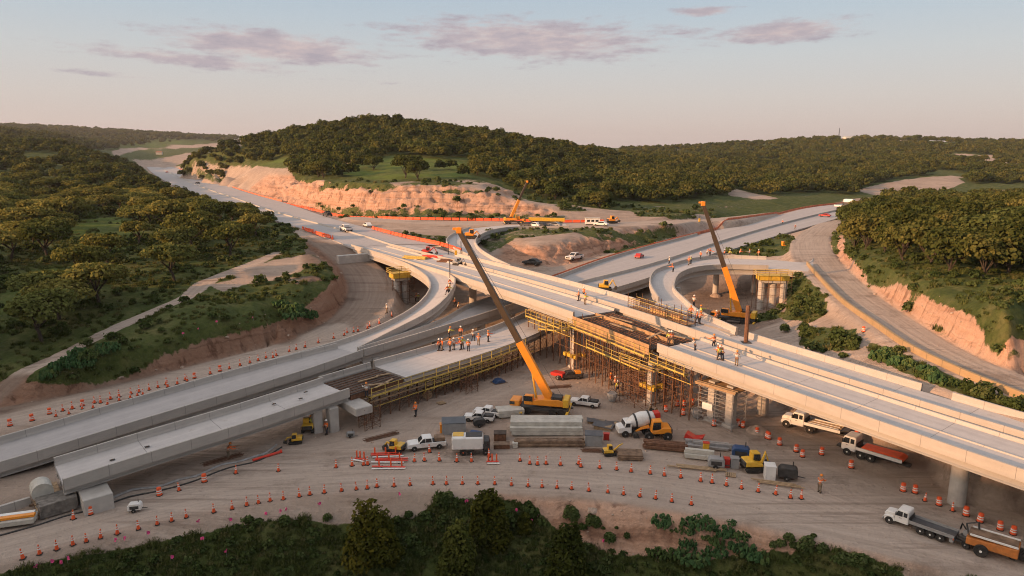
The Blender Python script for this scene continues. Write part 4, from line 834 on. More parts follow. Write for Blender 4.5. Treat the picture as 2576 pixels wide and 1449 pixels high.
def visible(x, y, z):
    px, py = proj(x, y, z)
    if not (-60 < px < 2640 and 150 < py < 1480): return False
    return at(px, min(py, 1440)).y > y - 6
TREES = []
for nm, mask_, sp_, sc, seed in (('left', T_LEFT & notroad & md_, np.where(YG < 260, 10.6, 8.0 + YG * .002) + (fbm(XG / 28, YG / 28, 3, 151) > .57) * 5.0, 1.0, 1), ('hill', T_HILL & notroad & ~bare & md_, 6.4 + YG * .0012, .95, 2), ('valley', T_RIGHTF & notroad & ~bare & md_ & ~FARCL, np.where(YG < 700, 6.8, 5.5 + YG * .0042), 1.0, 3), ('right', T_RIGHT & notroad, np.full(XG.shape, 6.6), 1.0, 4), ('far', T_FARL & ~bare & md_, 8 + YG * .005, 1.2, 5)):
    rng = np.random.default_rng(seed + 50)
    for x, y in scatter(mask_, sp_, seed):
        g = float(hsample(x, y)); s = sc * rng.choice((rng.uniform(.5, .8), rng.uniform(.8, 1.1), rng.uniform(.95, 1.35))) * (1 if y < 600 else 1 + (y - 600) / 1800 * .7)
        if nm == 'left' and y < 260: s = rng.uniform(.85, 1.3)
        if nm == 'left' and y > 170:
            ex, ey = proj(x + 5.2 * s, y, g + 4.5 * s)
            if 380 < ey < 650 and ex > np.interp(ey, [380, 410, 440, 460, 480, 500, 520, 526, 540, 560, 600, 650], [296, 340, 384, 412, 486, 542, 570, 655, 702, 735, 752, 756]): continue
        TREES.append((nm, x, y, g, s, rng.uniform(0, 2 * PI), int(rng.integers(0, 4))))
# a few single trees standing on the meadows of the hill
for px, py, s in ((940, 428, 1.2), (905, 424, 1.0), (1020, 448, 1.5), (1052, 452, 1.3), (1040, 430, 1.2), (1108, 428, .8), (1135, 426, .8), (1165, 446, .9), (1200, 440, 1.2), (640, 400, .9), (1940, 470, 1), (2080, 640, .0), (775, 440, 1.1), (800, 446, 1.2), (740, 432, 1.2)):
    if s:
        g = at(px, py); TREES.append(('hill' if px < 1500 else 'valley', g.x, g.y, g.z, s, random.uniform(0, 6), random.randrange(4)))
vis = []
for i, t in enumerate(TREES):
    if t[2] < 640 and visible(t[1], t[2], t[3] + 5 * t[4]): vis.append((t[4] / t[2], i))
vis.sort(reverse=True); near = {i for _, i in vis[:300]}
WHERE = {'left': ('olive oak', 'left woodland'), 'hill': ('dark oak', 'central hill wood'), 'valley': ('dark oak', 'middle valley wood'), 'right': ('bushy green oak', 'right-hand wood'), 'far': ('oak', 'far ridge')}
ORD = ['', 'second', 'third', 'fourth', 'fifth', 'sixth', 'seventh', 'eighth', 'ninth', 'tenth', 'eleventh', 'twelfth', 'thirteenth', 'fourteenth', 'fifteenth', 'sixteenth', 'seventeenth', 'eighteenth', 'nineteenth', 'twentieth', 'twenty-first', 'twenty-second', 'twenty-third', 'twenty-fourth', 'twenty-fifth', 'twenty-sixth', 'twenty-seventh', 'twenty-eighth', 'twenty-ninth', 'thirtieth'] + ['thirty-' + w_ for w_ in ('first', 'second', 'third', 'fourth', 'fifth', 'sixth', 'seventh', 'eighth', 'ninth')]
TENS = ['', '', 'twenty', 'thirty', 'forty', 'fifty', 'sixty', 'seventy', 'eighty', 'ninety']
def ordinal(i):
    n_ = i + 1
    if n_ < 20: return ORD[i] or 'first'
    if n_ > 99: return 'one-hundred-and-' + ordinal(i - 100)
    return TENS[n_ // 10] + '-' + (ORD[n_ % 10 - 1] or 'first') if n_ % 10 else TENS[n_ // 10][:-1] + 'ieth'
def nth(i, side='left'): return ('leftmost' if i == 0 else ordinal(i) + ' from the ' + side)
byreg = {}
for i in near: byreg.setdefault(TREES[i][0], []).append(i)
for nm, L in byreg.items():
    L.sort(key=lambda i: TREES[i][2]); kind, place = WHERE[nm]
    for row in range(0, len(L), 15):
        R = sorted(L[row:row + 15], key=lambda i: TREES[i][1] / TREES[i][2])
        rown = 'front' if row == 0 else ORD[row // 15]
        for c, i in enumerate(R):
            _, x, y, g, s, rz, v = TREES[i]; src = (OAKS if nm == 'left' else HOAK)[v]
            o = thing('oak_tree', f'{kind}, {nth(c)} in the {rown} row of the {place}', 'tree', (x, y, g - .1), rz, 'trees of the ' + place); o.scale = (s, s, s * random.uniform(.88, 1.1))
            for nm2, me in (('crown', src[0]), ('trunk', src[1])):
                p_ = bpy.data.objects.new(nm2, me); COL.objects.link(p_); p_.parent = o
# everything farther off reads as one mass of woodland
rest = [t for i, t in enumerate(TREES) if i not in near]
def instancer(name, pts, scl, rot, var, meshes, kind='stuff', label=None, cat=None):
    me = bpy.data.meshes.new(name); me.vertices.add(len(pts)); me.vertices.foreach_set('co', np.array(pts, np.float32).ravel())
    for an, ty, d in (('scl', 'FLOAT', scl), ('rot', 'FLOAT', rot), ('var', 'INT', var)):
        a = me.attributes.new(an, ty, 'POINT'); a.data.foreach_set('value', np.array(d, np.int32 if ty == 'INT' else np.float32))
    o = link(name, me); tag(o, label, cat, kind=kind)
    ng = bpy.data.node_groups.new(name, 'GeometryNodeTree'); ng.interface.new_socket('Geometry', in_out='INPUT', socket_type='NodeSocketGeometry'); ng.interface.new_socket('Geometry', in_out='OUTPUT', socket_type='NodeSocketGeometry')
    N = ng.nodes; gi = N.new('NodeGroupInput'); go = N.new('NodeGroupOutput'); jn = N.new('GeometryNodeJoinGeometry')
    def named(an, ty):
        a = N.new('GeometryNodeInputNamedAttribute'); a.data_type = ty; a.inputs[0].default_value = an; return a.outputs[0]
    for i, ob in enumerate(meshes):
        ip = N.new('GeometryNodeInstanceOnPoints'); oi = N.new('GeometryNodeObjectInfo'); oi.inputs['Object'].default_value = ob; oi.transform_space = 'ORIGINAL'
        cmp_ = N.new('FunctionNodeCompare'); cmp_.data_type = 'INT'; cmp_.operation = 'EQUAL'; ng.links.new(named('var', 'INT'), cmp_.inputs[2]); cmp_.inputs[3].default_value = i
        cx = N.new('ShaderNodeCombineXYZ'); ng.links.new(named('rot', 'FLOAT'), cx.inputs[2])
        ng.links.new(gi.outputs[0], ip.inputs['Points']); ng.links.new(cmp_.outputs[0], ip.inputs['Selection']); ng.links.new(oi.outputs['Geometry'], ip.inputs['Instance']); ng.links.new(cx.outputs[0], ip.inputs['Rotation']); ng.links.new(named('scl', 'FLOAT'), ip.inputs['Scale'])
        ng.links.new(ip.outputs[0], jn.inputs[0])
    ng.links.new(jn.outputs[0], go.inputs[0]); md = o.modifiers.new('scatter', 'NODES'); md.node_group = ng; return o
def src_obj(name, me): return bpy.data.objects.new(name, me)
FAR_SRC = [src_obj('crown_form', oak_meshes(300 + i, 4.8, 7.0, 520, .95, 7 + i, .66, 1.6, L_GREEN)[0]) for i in range(3)]
instancer('woodland', [(t[1], t[2], t[3] - .8) for t in rest], [t[4] for t in rest], [t[5] for t in rest], [t[6] % 3 for t in rest], FAR_SRC)
# west ridge, out of the frame
rng = np.random.default_rng(9)
# low scrub and grass
def scrub_mesh(seed, n, R, Hh, leaf, m=L_SCRUB):
    rng = np.random.default_rng(seed); C, N_, pk = lobes_cloud([(rng.uniform(-.5, .5) * R, rng.uniform(-.5, .5) * R, Hh * .3, R * .6, R * .6, Hh * .7) for _ in range(4)], n, rng, -.1); C[:, 2] = np.maximum(C[:, 2], 0)
    me = foliage('scrub', C, N_, leaf, rng, .45 + rng.normal(0, .2, n) + rng.uniform(-.1, .1, 4)[pk], .3); me.materials.append(m); return me
def grass_mesh(seed, n, R, Hh):
    rng = np.random.default_rng(seed); a = rng.uniform(0, 2 * PI, n); r = R * np.sqrt(rng.random(n)); C = np.stack([r * np.cos(a), r * np.sin(a), np.zeros(n)], 1); d = rng.normal(0, .35, (n, 3)); d[:, 2] = 1; h = Hh * rng.uniform(.5, 1.2, n)[:, None]
    u = np.stack([np.cos(a + 1.3), np.sin(a + 1.3), np.zeros(n)], 1) * .06; V = np.stack([C - u, C + u, C + d * h + u * .3, C + d * h - u * .3], 1).reshape(-1, 3)
    me = raw_mesh('grass_tuft', V, np.arange(4 * n).reshape(n, 4)); t = me.attributes.new('tone', 'FLOAT', 'FACE'); t.data.foreach_set('value', np.clip(rng.normal(.5, .2, n), 0, 1).astype(np.float32)); me.materials.append(L_GRASS); return me
SC_SRC = [src_obj('scrub_form', scrub_mesh(400, 90, .8, .8, .28)), src_obj('scrub_form', scrub_mesh(401, 70, .6, .5, .24)), src_obj('scrub_form', grass_mesh(402, 90, .6, .5)), src_obj('scrub_form', scrub_mesh(403, 130, 1.1, 1.2, .3))]
gn = fbm(XG / 5, YG / 5, 4, 71)
gmask = (GR > .45) & (gn > .33) & (YG < 75) & (HG < .2)
pts = scatter(gmask, np.full(XG.shape, .46), 21); rng = np.random.default_rng(22)
instancer('undergrowth', [(x, y, float(hsample(x, y)) - .03) for x, y in pts], rng.uniform(.35, .95, len(pts)), rng.uniform(0, 6.3, len(pts)), rng.choice(4, len(pts), p=(.10, .17, .715, .015)), SC_SRC)
gmask = (GR > .45) & (gn > .52) & (YG > 70) & (YG < 330) & notroad & md_
pts = scatter(gmask, 1.3 + YG * .006, 23)
instancer('undergrowth', [(x, y, float(hsample(x, y)) - .05) for x, y in pts], rng.uniform(.5, 1.3, len(pts)) * np.array([1 + p[1] / 400 for p in pts]), rng.uniform(0, 6.3, len(pts)), rng.choice(4, len(pts), p=(.3, .4, .2, .1)), SC_SRC)
gmask = (GR > .5) & (YG > 70) & (YG < 200) & notroad & (fbm(XG / 3, YG / 3, 3, 77) > .5)
pts = scatter(gmask, np.full(XG.shape, 1.15), 25)
instancer('tall_grass', [(x, y, float(hsample(x, y)) - .05) for x, y in pts], rng.uniform(.4, .95, len(pts)), rng.uniform(0, 6.3, len(pts)), np.full(len(pts), 2), SC_SRC)
# junipers on the near bank
def juniper(seed, R, Hh, n, leaf=.2):
    rng = np.random.default_rng(seed); L = []
    for i in range(34):
        t = rng.uniform(.1, .84); a = rng.uniform(0, 2 * PI); rad = R * (1 - t ** 1.6) ** .55 * rng.uniform(.35, .72); L.append((rad * math.cos(a), rad * math.sin(a), Hh * t, R * .34 * (1.15 - t * .5), R * .34 * (1.15 - t * .5), Hh * rng.uniform(.12, .24)))
    L.append((0, 0, Hh * .84, R * .22, R * .22, Hh * .16)); L.append((0, 0, Hh * .4, R * .6, R * .6, Hh * .36)); C, N_, pk = lobes_cloud(L, n, rng, -.8); C[:, 2] = np.maximum(C[:, 2], .05)
    cm = foliage('crown', C, N_ + np.array([0, 0, .6]), leaf, rng, .42 + rng.uniform(-.22, .22, len(L))[pk] + rng.normal(0, .15, n), .2, 1.7); cm.materials.append(L_JUN)
    b = MB().tube([(0, 0, -.6), (.1, 0, Hh * .45), (0, .1, Hh * .85)], [.2, .13, .03], 7); tm = bpy.data.meshes.new('trunk'); tm.from_pydata(b.v, [], b.f); tm.materials.append(BARK); return cm, tm
for i, (px, py, R, Hh, lab) in enumerate(((940, 1418, 3.1, 7.0, 'large dark juniper on the near bank, biggest and leftmost of the junipers'), (1228, 1362, 2.7, 5.4, 'broad juniper at the top of the near bank beside pink blossoms'), (1152, 1480, 2.3, 6.6, 'slim yellow-green juniper in front of the broad one on the near bank'), (1432, 1480, 2.5, 6.8, 'yellow-green juniper at the bottom edge below the bare gravel bank'), (1320, 1335, 1.0, 2.0, 'small grey-green juniper right of the broad juniper on the bank'))):
    g = at(px, min(py, 1446)) if py < 1447 else None
    if g is None:
        d = ray(px, py); ys = np.linspace(40, 75, 400); hh = hsample(d[0] / d[1] * ys, ys); rr = HCAM + d[2] / d[1] * ys; k_ = int(np.nonzero(hh >= rr)[0][0]); g = Vector((d[0] / d[1] * ys[k_], ys[k_], hh[k_]))
    cm, tm = juniper(500 + i, R, Hh, int(5200 * (R / 2.7) ** 1.6 + 800))
    o = thing('juniper_tree', lab, 'tree', (g.x, g.y, g.z - .1), i, 'junipers on the near bank')
    link('crown', cm, None, o); link('trunk', tm, None, o)
# prickly pear and bushes on the near bank and right embankment
def cactus(seed, n, R, Hh):
    rng = np.random.default_rng(seed); V = []; Fq = []; tone = []
    for i in range(n):
        a = rng.uniform(0, 2 * PI); r = R * math.sqrt(rng.random()); z = Hh * rng.uniform(.08, 1) * (1 - .55 * r / R); s = rng.uniform(.16, .25); th = rng.uniform(0, PI); tl = rng.uniform(-.5, .5)
        M = Matrix.Translation((r * math.cos(a), r * math.sin(a), z)) @ Euler((tl, 0, th)).to_matrix().to_4x4(); o = len(V)
        for y in (-.035, .035):
            for k_ in range(8): an = 2 * PI * k_ / 8; V.append(tuple(M @ Vector((s * .72 * math.cos(an), y, s * math.sin(an)))))
        V.append(tuple(M @ Vector((0, -.05, 0)))); V.append(tuple(M @ Vector((0, .05, 0))))
        t_ = float(np.clip(rng.normal(.5, .2), 0, 1))
        for k_ in range(8):
            k2 = (k_ + 1) % 8; Fq += [(o + k_, o + k2, o + 16, o + 16), (o + 8 + k2, o + 8 + k_, o + 17, o + 17), (o + k2, o + k_, o + 8 + k_, o + 8 + k2)]; tone += [t_] * 3
    me = bpy.data.meshes.new('cactus_pads'); me.from_pydata(V, [], [f[:3] if f[2] == f[3] else f for f in Fq]); a_ = me.attributes.new('tone', 'FLOAT', 'FACE'); a_.data.foreach_set('value', np.array(tone, np.float32)); me.materials.append(L_CACT); return me
CACT = [cactus(600 + i, (90, 60, 120)[i], (1.0, .8, 1.3)[i], (.95, .8, 1.05)[i]) for i in range(3)]
BUSH = [scrub_mesh(610 + i, (420, 260)[i], (.9, .6)[i], (1.2, .8)[i], .2) for i in range(2)]
plants = [(c_, *Zc(2, 3, x, y), s) for c_, x, y, s in (('c', 1515, 925, 1.15), ('c', 1790, 925, .95), ('c', 1910, 930, .95), ('c', 1695, 990, .7), ('c', 1795, 1015, .6), ('c', 2130, 1030, 1.05), ('c', 2210, 915, .6), ('c', 2050, 1110, 1.0), ('c', 1960, 1070, .6), ('c', 1770, 1130, .7), ('c', 2060, 1210, .8), ('c', 2300, 1190, 1.2), ('c', 2420, 1230, 1.25), ('c', 2510, 1280, 1.1), ('c', 1450, 1230, 1.0), ('c', 1610, 1240, .9), ('c', 1820, 1250, 1.35), ('c', 2290, 1040, .8),
    ('b', 195, 850, 1.5), ('b', 570, 890, 1.2), ('b', 800, 960, 1.1), ('b', 710, 970, .8), ('b', 1010, 1090, .9), ('b', 1140, 1060, .5), ('b', 920, 975, .35), ('b', 1050, 970, .35), ('b', 1610, 1000, .4))]
plants += [('b', *Zc(3, 3, x, y), s) for x, y, s in ((215, 1085, .7), (130, 1140, .8), (40, 1145, .6), (260, 1160, .8), (350, 1220, .7), (430, 1200, 1.1), (510, 1200, .8), (460, 1055, .5), (830, 1330, 1.2), (720, 1310, 1.0), (960, 1380, 1.2), (1120, 1400, 1.0), (450, 1400, .6))]
plants += [('b', *Zc(1, 3, x, y), s) for x, y, s in ((700, 885, .6), (520, 930, .6), (310, 920, .8), (1530, 850, .9), (1850, 760, 1.2), (1960, 700, 1.0))]
plants += [('c', *Zc(3, 2, x, y), s) for x, y, s in ((1130, 240, 1.5), (1220, 260, 1.6), (1300, 300, 1.3), (1180, 170, 1.2), (1420, 310, 1.2), (1640, 430, 1.3), (1700, 470, 1.4), (1780, 490, 1.1), (1600, 370, 1.0))]
plants += [('b', *Zc(3, 2, x, y), s) for x, y, s in ((740, 100, 2), (800, 150, 1.6), (460, 150, 1.6), (540, 180, 1.2), (760, 230, 1.2), (360, 30, 1.4), (1340, 360, 1), (1960, 580, 1.3), (2060, 590, 1.2), (2200, 660, 1.4), (2350, 700, 1.4), (2480, 745, 1.2))]
plants += [('b', *Zc(3, 1, x, y), s) for x, y, s in ((300, 900, 1.6), (380, 960, 2), (450, 870, 2), (330, 820, 1.6), (470, 960, 1.6), (290, 1000, 1.6), (400, 760, 1.6), (520, 900, 1.4), (60, 970, 1.6), (20, 990, 1.4), (260, 590, 1.2), (310, 600, 1.2), (180, 1140, 1.2), (330, 1150, 1.6), (430, 1180, 1.2))]
plants += [('c', *Zc(0, 2, x, y), s) for x, y, s in ((780, 190, 1.6), (900, 230, 1.5), (1020, 190, 1.4), (700, 270, 1.4), (560, 370, 1.4), (480, 420, 1.3), (640, 330, 1.4), (1080, 150, 1.4), (850, 300, 1.2))]
plants += [('c', *Zc(1, 1, x, y), s) for x, y, s in ((300, 950, 1.8), (400, 920, 1.7), (480, 960, 1.7), (250, 880, 1.6), (380, 990, 1.6), (530, 990, 1.4))]
def place_words(px, py):
    return ('at the bottom edge' if py > 1390 else 'on the bank below the road' if py > 1270 else 'on the right embankment' if px > 1900 else 'on the left slope above the cones')
seen_n = {}
for c_, px, py, s in sorted(plants, key=lambda p_: p_[1]):
    g = at(px, min(py, 1447)); w_ = ('prickly pear clump' if c_ == 'c' else 'leafy green bush') ; pw = place_words(px, py); n_ = seen_n.get((w_, pw), 0); seen_n[(w_, pw)] = n_ + 1
    me = CACT[n_ % 3] if c_ == 'c' else BUSH[n_ % 2]
    o = link('prickly_pear' if c_ == 'c' else 'bush', me); o.location = (g.x, g.y, g.z - .08); o.rotation_euler = (0, 0, random.uniform(0, 6)); o.scale = (s, s, s * random.uniform(.8, 1.1)); tag(o, f'{w_}, {nth(n_)} of those {pw}', 'cactus' if c_ == 'c' else 'bush', w_ + 's ' + pw)
# pink survey flags
M_PINK = mat('pink_flagging', (.85, .10, .30), .6, noise=.1)
flag_px = [Zc(0, 3, x, y) for x, y in ((372, 1400), (515, 1345), (640, 1350), (682, 1308), (1158, 1122), (1250, 1106), (1482, 1055), (2002, 938), (2312, 922), (2055, 1104), (1722, 1300), (2282, 1240))] + [Zc(1, 3, x, y) for x, y in ((118, 855), (240, 828), (316, 812), (636, 760), (2120, 722), (1436, 652))] + [Zc(2, 3, x, y) for x, y in ((58, 820), (188, 920), (270, 872), (930, 1135), (972, 1100))] + [Zc(0, 1, x, y) for x, y in ((2550, 1012), (2004, 1125), (2190, 1052), (1846, 1172))] + [Zc(0, 2, x, y) for x, y in ((805, 300), (940, 245))]
fl = None
for i, (px, py) in enumerate(sorted(flag_px)):
    g = at(px, py + 5); nm_ = 'left slope' if py < 1000 else 'near bank'; n_ = seen_n.get(nm_, 0); seen_n[nm_] = n_ + 1
    if fl is None:
        fl = thing('survey_flag', '', 'flag', group='pink survey flags'); MB().tube([(0, 0, -.1), (0, 0, .75)], .012, 5).build('stake', M_STEEL, fl); MB().add([(0, 0, .75), (.1, .03, .8), (.3, -.02, .7), (.28, .05, .45), (.12, -.03, .42), (0, 0, .5)], [(0, 1, 2, 3, 4, 5)]).add([(0, .02, .75), (-.05, .2, .7), (.05, .22, .48), (0, .02, .5)], [(0, 1, 2, 3)]).build('streamer', M_PINK, fl); r = fl
    else: r = dup(fl, (0, 0, 0))
    r.location = (g.x, g.y, g.z); r.rotation_euler = (0, 0, random.uniform(0, 6)); r['label'] = f'small pink survey flag, {nth(n_)} of those on the {nm_}'

# loose stones and clods
def stone_mesh(seed):
    rng = np.random.default_rng(seed); bm = bmesh.new(); bmesh.ops.create_icosphere(bm, subdivisions=1, radius=1)
    for v in bm.verts: v.co = v.co * rng.uniform(.65, 1.2); v.co.z *= .65
    me = bpy.data.meshes.new('stone'); bm.to_mesh(me); bm.free(); me.materials.append(STONE); return me
STONE = mat('stone', (.40, .30, .235), .95, noise=.35, scale=.7, coord='Object')
ST_SRC = [src_obj('stone_form', stone_mesh(700 + i)) for i in range(3)]
sm_ = (GR < .4) & (YG < 150) & ((ROADS < .5) | (fbm(XG / 4, YG / 4, 2, 161) > .68)) & (fbm(XG / 7, YG / 7, 3, 171) > .47)
pts = scatter(sm_, 1.1 + .9 * (ROADS > .3) + .012 * YG, 31); rng = np.random.default_rng(32)
instancer('gravel', [(x, y, float(hsample(x, y))) for x, y in pts], .03 + .16 * rng.random(len(pts)) ** 3 + .05, rng.uniform(0, 6.3, len(pts)), rng.integers(0, 3, len(pts)), ST_SRC)
sm_ = (RK > .3) & (YG < 330); pts = scatter(sm_ & (fbm(XG / 9, YG / 9, 3, 181) > .5), 2.0 + .012 * YG, 33)
instancer('rubble', [(x, y, float(hsample(x, y))) for x, y in pts], .1 + .5 * rng.random(len(pts)) ** 3, rng.uniform(0, 6.3, len(pts)), rng.integers(0, 3, len(pts)), ST_SRC)
M_NET = mat('orange_netting', (.62, .19, .10), .8, noise=.3, scale=.6)
M_LUMB0 = mat('old_planks', (.15, .10, .065), .9, noise=.4, scale=1.6, dirt=(.07, .05, .04))
# ------------------------------------------------------------------ temporary works
def V(x, y, z): return Vector((x, y, z))
def walkway(name, label, path, side, width=1.1, post=2.2, m=M_YEL2, group=None, drop=.0, rails=(.5, 1.1)):
    """planked walkway with a rail on the outer side; path = inner edge at floor level, side = +1 right / -1 left of travel"""
    t = thing(name, label, 'walkway', path[0], 0, group); o0 = Vector(path[0]); pts = [Vector(p) - o0 for p in path]
    out = offset(pts, side * width)
    a, b = pts, out
    sweep(pts, [(0, -.05), (side * width, -.05), (side * width, -.15), (0, -.15)] if side > 0 else [(0, -.05), (0, -.15), (side * width, -.15), (side * width, -.05)], 'platform', M_LUMB0, t)
    sweep(out, [(-.025, -.16), (.025, -.16), (.025, .06), (-.025, .06)], 'toe_board', m, t)
    L = sum((out[i + 1] - out[i]).length for i in range(len(out) - 1)); n = max(2, int(L / post) + 1); ps = resamp(out, n)
    for h in rails: MB().tube([p + V(0, 0, h) for p in ps], .034, 5).build('guard_rail', m, t)
    for p in ps: MB().box((p.x, p.y, p.z + .4), (.09, .09, 1.5)).build('post', m, t)
    pi = resamp(pts, n)
    b_ = MB()
    for p, q_ in zip(ps, pi): b_.bar(q_ + V(0, 0, -.2), p + V(0, 0, -.2), .14); b_.bar(p + V(0, 0, -.2), q_ + V(0, 0, -1.0), .09)
    b_.tube([p + V(0, 0, -.2) for p in pi], .05, 4)
    b_.build('bracket', m, t); return t
def falsework(label, path, lat, z_of, group='falsework towers', m=M_RUST, step=2.2, gap=1):
    """rows of shores on the ground carrying timber stringers; lat = lateral rows"""
    o0 = Vector((path[0].x, path[0].y, 0)); t = thing('falsework', label, 'falsework', o0, 0, group); L = sum((path[i + 1] - path[i]).length for i in range(len(path) - 1)); ps = resamp(path, max(2, int(L / step) + 1))
    rows = []
    for l in lat:
        row = []
        for p in offset(ps, l):
            g = gz(p.x, p.y); row.append((p.x - o0.x, p.y - o0.y, g, p.z + z_of))
        rows.append(row)
    for row in rows:
        for x, y, g, z in row: MB().tube([(x, y, g - .2), (x, y, z)], .085, 6).build('shore', m, t)
        MB().tube([(x, y, z + .1) for x, y, g, z in row], .13, 4).build('stringer', M_WOOD, t)
    MB().tube([(x, y - .12, g + (z - g) * .72) for x, y, g, z in rows[0]], .06, 4).build('ledger', M_YEL2, t)
    for r_i, row in enumerate(rows):
        b = MB(); b.tube([(x, y, g + (z - g) * .45) for x, y, g, z in row], .035, 4)
        for a, c in zip(row[:-1], row[1:]): b.bar((a[0], a[1], a[2] + .3), (c[0], c[1], c[2] + (c[3] - c[2]) * .48), .06); b.bar((c[0], c[1], c[2] + (c[3] - c[2]) * .48), (a[0], a[1], a[3] - .2), .06)
        b.build('brace', m, t)
    return t
# falsework under the new span of the lower highway and its yellow walkway
path1 = [Vector(p) for p in ((-19.3, 86, 4.3), (-14.9, 91.2, 4.25), (-9.5, 97, 4.25), (-2.8, 104.6, 4.3), (3.2, 113, 4.3))]
falsework('rusty shores under the near edge of the new bridge deck behind the crane', path1, (.7, -1.4, -3.8, -6.2), -1.75, step=1.6)
walkway('walkway', 'long yellow railed walkway along the near edge of the new bridge deck', [p + V(0, 0, -.75) for p in resamp(path1, 12)][:11], 1)
# open bay of the lower bridge: joists and rusty forms
pb = [Vector(p) for p in ((-20.8, 84.3, 4.1), (-18, 87.6, 4.12), (-15.1, 91, 4.12))]
ob = thing('formwork_bay', 'open bay of dark formwork and loose timbers between finished and new deck', 'formwork'); sweep(pb, slab(-.2, -6.8, .12), 'plywood_sheet', M_DARK, ob)
for l in (-.4, -2.4, -4.4, -6.4): sweep(pb, [(l - .14, -.9), (l + .14, -.9), (l + .14, -.13), (l - .14, -.13)], 'joist', M_RUST, ob)
for l in np.linspace(-.6, -6.3, 8): sweep(pb, [(l - .03, .002), (l + .03, .002), (l + .03, .1), (l - .03, .1)], 'rebar', M_RUST, ob)
for i, (a, b) in enumerate((((-19.5, 87.5), (-16.8, 88.6)), ((-21, 89), (-18.8, 91.2)), ((-19, 91.5), (-17.2, 92.6)), ((-18.2, 86.6), (-16.5, 90.2)))):
    MB().box(((a[0] + b[0]) / 2, (a[1] + b[1]) / 2, 4.32), (math.dist(a, b), .3, .12), math.atan2(b[1] - a[1], b[0] - a[0])).build('plank', M_WOOD, ob)
sweep(offset(pb, -7.6), PAR, 'parapet', M_PARA, ob)
# the gap of the upper highway
gapp = [p for p in crsample(AS, 1.0) if 90.8 <= p.y <= 106.8][::-1]
gapp = [gapp[0], gapp[len(gapp) // 3], gapp[2 * len(gapp) // 3], gapp[-1]]      # travelling towards the camera: left = far side
fw = thing('formwork_bay', 'open dark formwork bay in the gap of the upper highway with rebar and planks', 'formwork')
sweep(gapp, [(-.3, -.42), (-8.4, -.42), (-8.4, -.55), (-.3, -.55)], 'plywood_sheet', M_DARK, fw)
for l in (-.5, -2.7, -5.2, -7.6): sweep(gapp, [(l - .2, -1.7), (l + .2, -1.7), (l + .2, -.56), (l - .2, -.56)], 'joist', M_PLY, fw)
sweep(gapp, [(.02, -1.6), (.12, -1.6), (.12, .25), (.02, .25)], 'side_form', M_PLY, fw); sweep(gapp, [(-4.7, -.41), (-4.6, -.41), (-4.6, .2), (-4.7, .2)], 'side_form', M_PLY, fw)
for l in np.linspace(-.8, -8, 12): sweep(gapp, [(l - .03, -.3), (l + .03, -.3), (l + .03, -.22), (l - .03, -.22)], 'rebar', M_RUST, fw)
gp = resamp(gapp, 16)
for p, q_ in zip(gp, offset(gp, -8.2)): MB().bar(p + V(0, 0, -.2), q_ + V(0, 0, -.2), .06).build('rebar', M_RUST, fw)
for p in resamp(gapp, 9): MB().tube([p + V(.15, .1, -1.6), p + V(.15, .1, 1.1)], .05, 5).build('post', M_RUST, fw)
for k_, (f_, l, ln, rz) in enumerate(((.15, -3, 4.5, .5), (.35, -5.5, 5, 2.2), (.55, -2.5, 5.5, 2.1), (.8, -4.5, 5, .9), (.9, -6.5, 4, 2.3), (.7, -6.8, 4.5, 1.9))):
    p = offset(resamp(gapp, 11), l)[int(f_ * 10)]; MB().box((p.x, p.y, p.z + .12 + .06 * (k_ % 3)), (ln, .4, .1), rz).build('plank', M_WOOD, fw)
falsework('dense rusty scaffold shores below the gap of the upper highway', gapp, (.3, -1.6, -3.4, -5.3), -1.8, step=1.5)
gl = [p for p in crsample(AS, 1.0) if 106.8 <= p.y <= 119][::-1]; falsework('rusty shores below the overpass left of the gap', [gl[0], gl[len(gl) // 2], gl[-1]], (-1.0, -3.6), -1.75, step=1.9)
gr_ = [p for p in crsample(AS, 1.0) if 85.5 <= p.y <= 90.8][::-1]; falsework('rusty shores below the overpass right of the gap', [gr_[0], gr_[-1]], (-.6, -2.4, -4.6), -1.3, step=1.4)
walkway('walkway', 'yellow railed walkway along the gap of the upper highway', [p + V(0, 0, -1.15) for p in resamp(gapp, 10)], 1, 1.0, 1.8)
walkway('walkway', 'lower yellow railed walkway below the gap, stepping down towards the camera', [p + V(0, 0, -3.0) for p in offset(resamp(gapp, 10)[3:], .9)], 1, .9, 1.8, group=None)
walkway('walkway', 'yellow railed walkway below the overpass edge left of the gap', [p + V(0, 0, -2.2) for p in offset(resamp(gl, 8)[1:], 0)][::1], 1, .9, 1.6)
walkway('walkway', 'yellow railed walkway below the overpass edge right of the gap', [p + V(0, 0, -1.6) for p in resamp(gr_, 6)], 1, .9, 1.4)
walkway('walkway', 'second yellow railed walkway lower down among the shores of the new deck', [p + V(0, 0, -2.3) for p in offset(resamp(path1, 12), .2)][3:9], 1, .8, 1.6)
bx = gapp[0]; r_ = AZ
walkway('walkway', 'short yellow walkway at the left corner of the gap above the new deck', [V(bx.x - .3, bx.y + .2, 7.7), V(bx.x - 3.0, bx.y - 1.6, 7.6), V(bx.x - 5.2, bx.y - .4, 7.6)], -1, .9, 1.2)
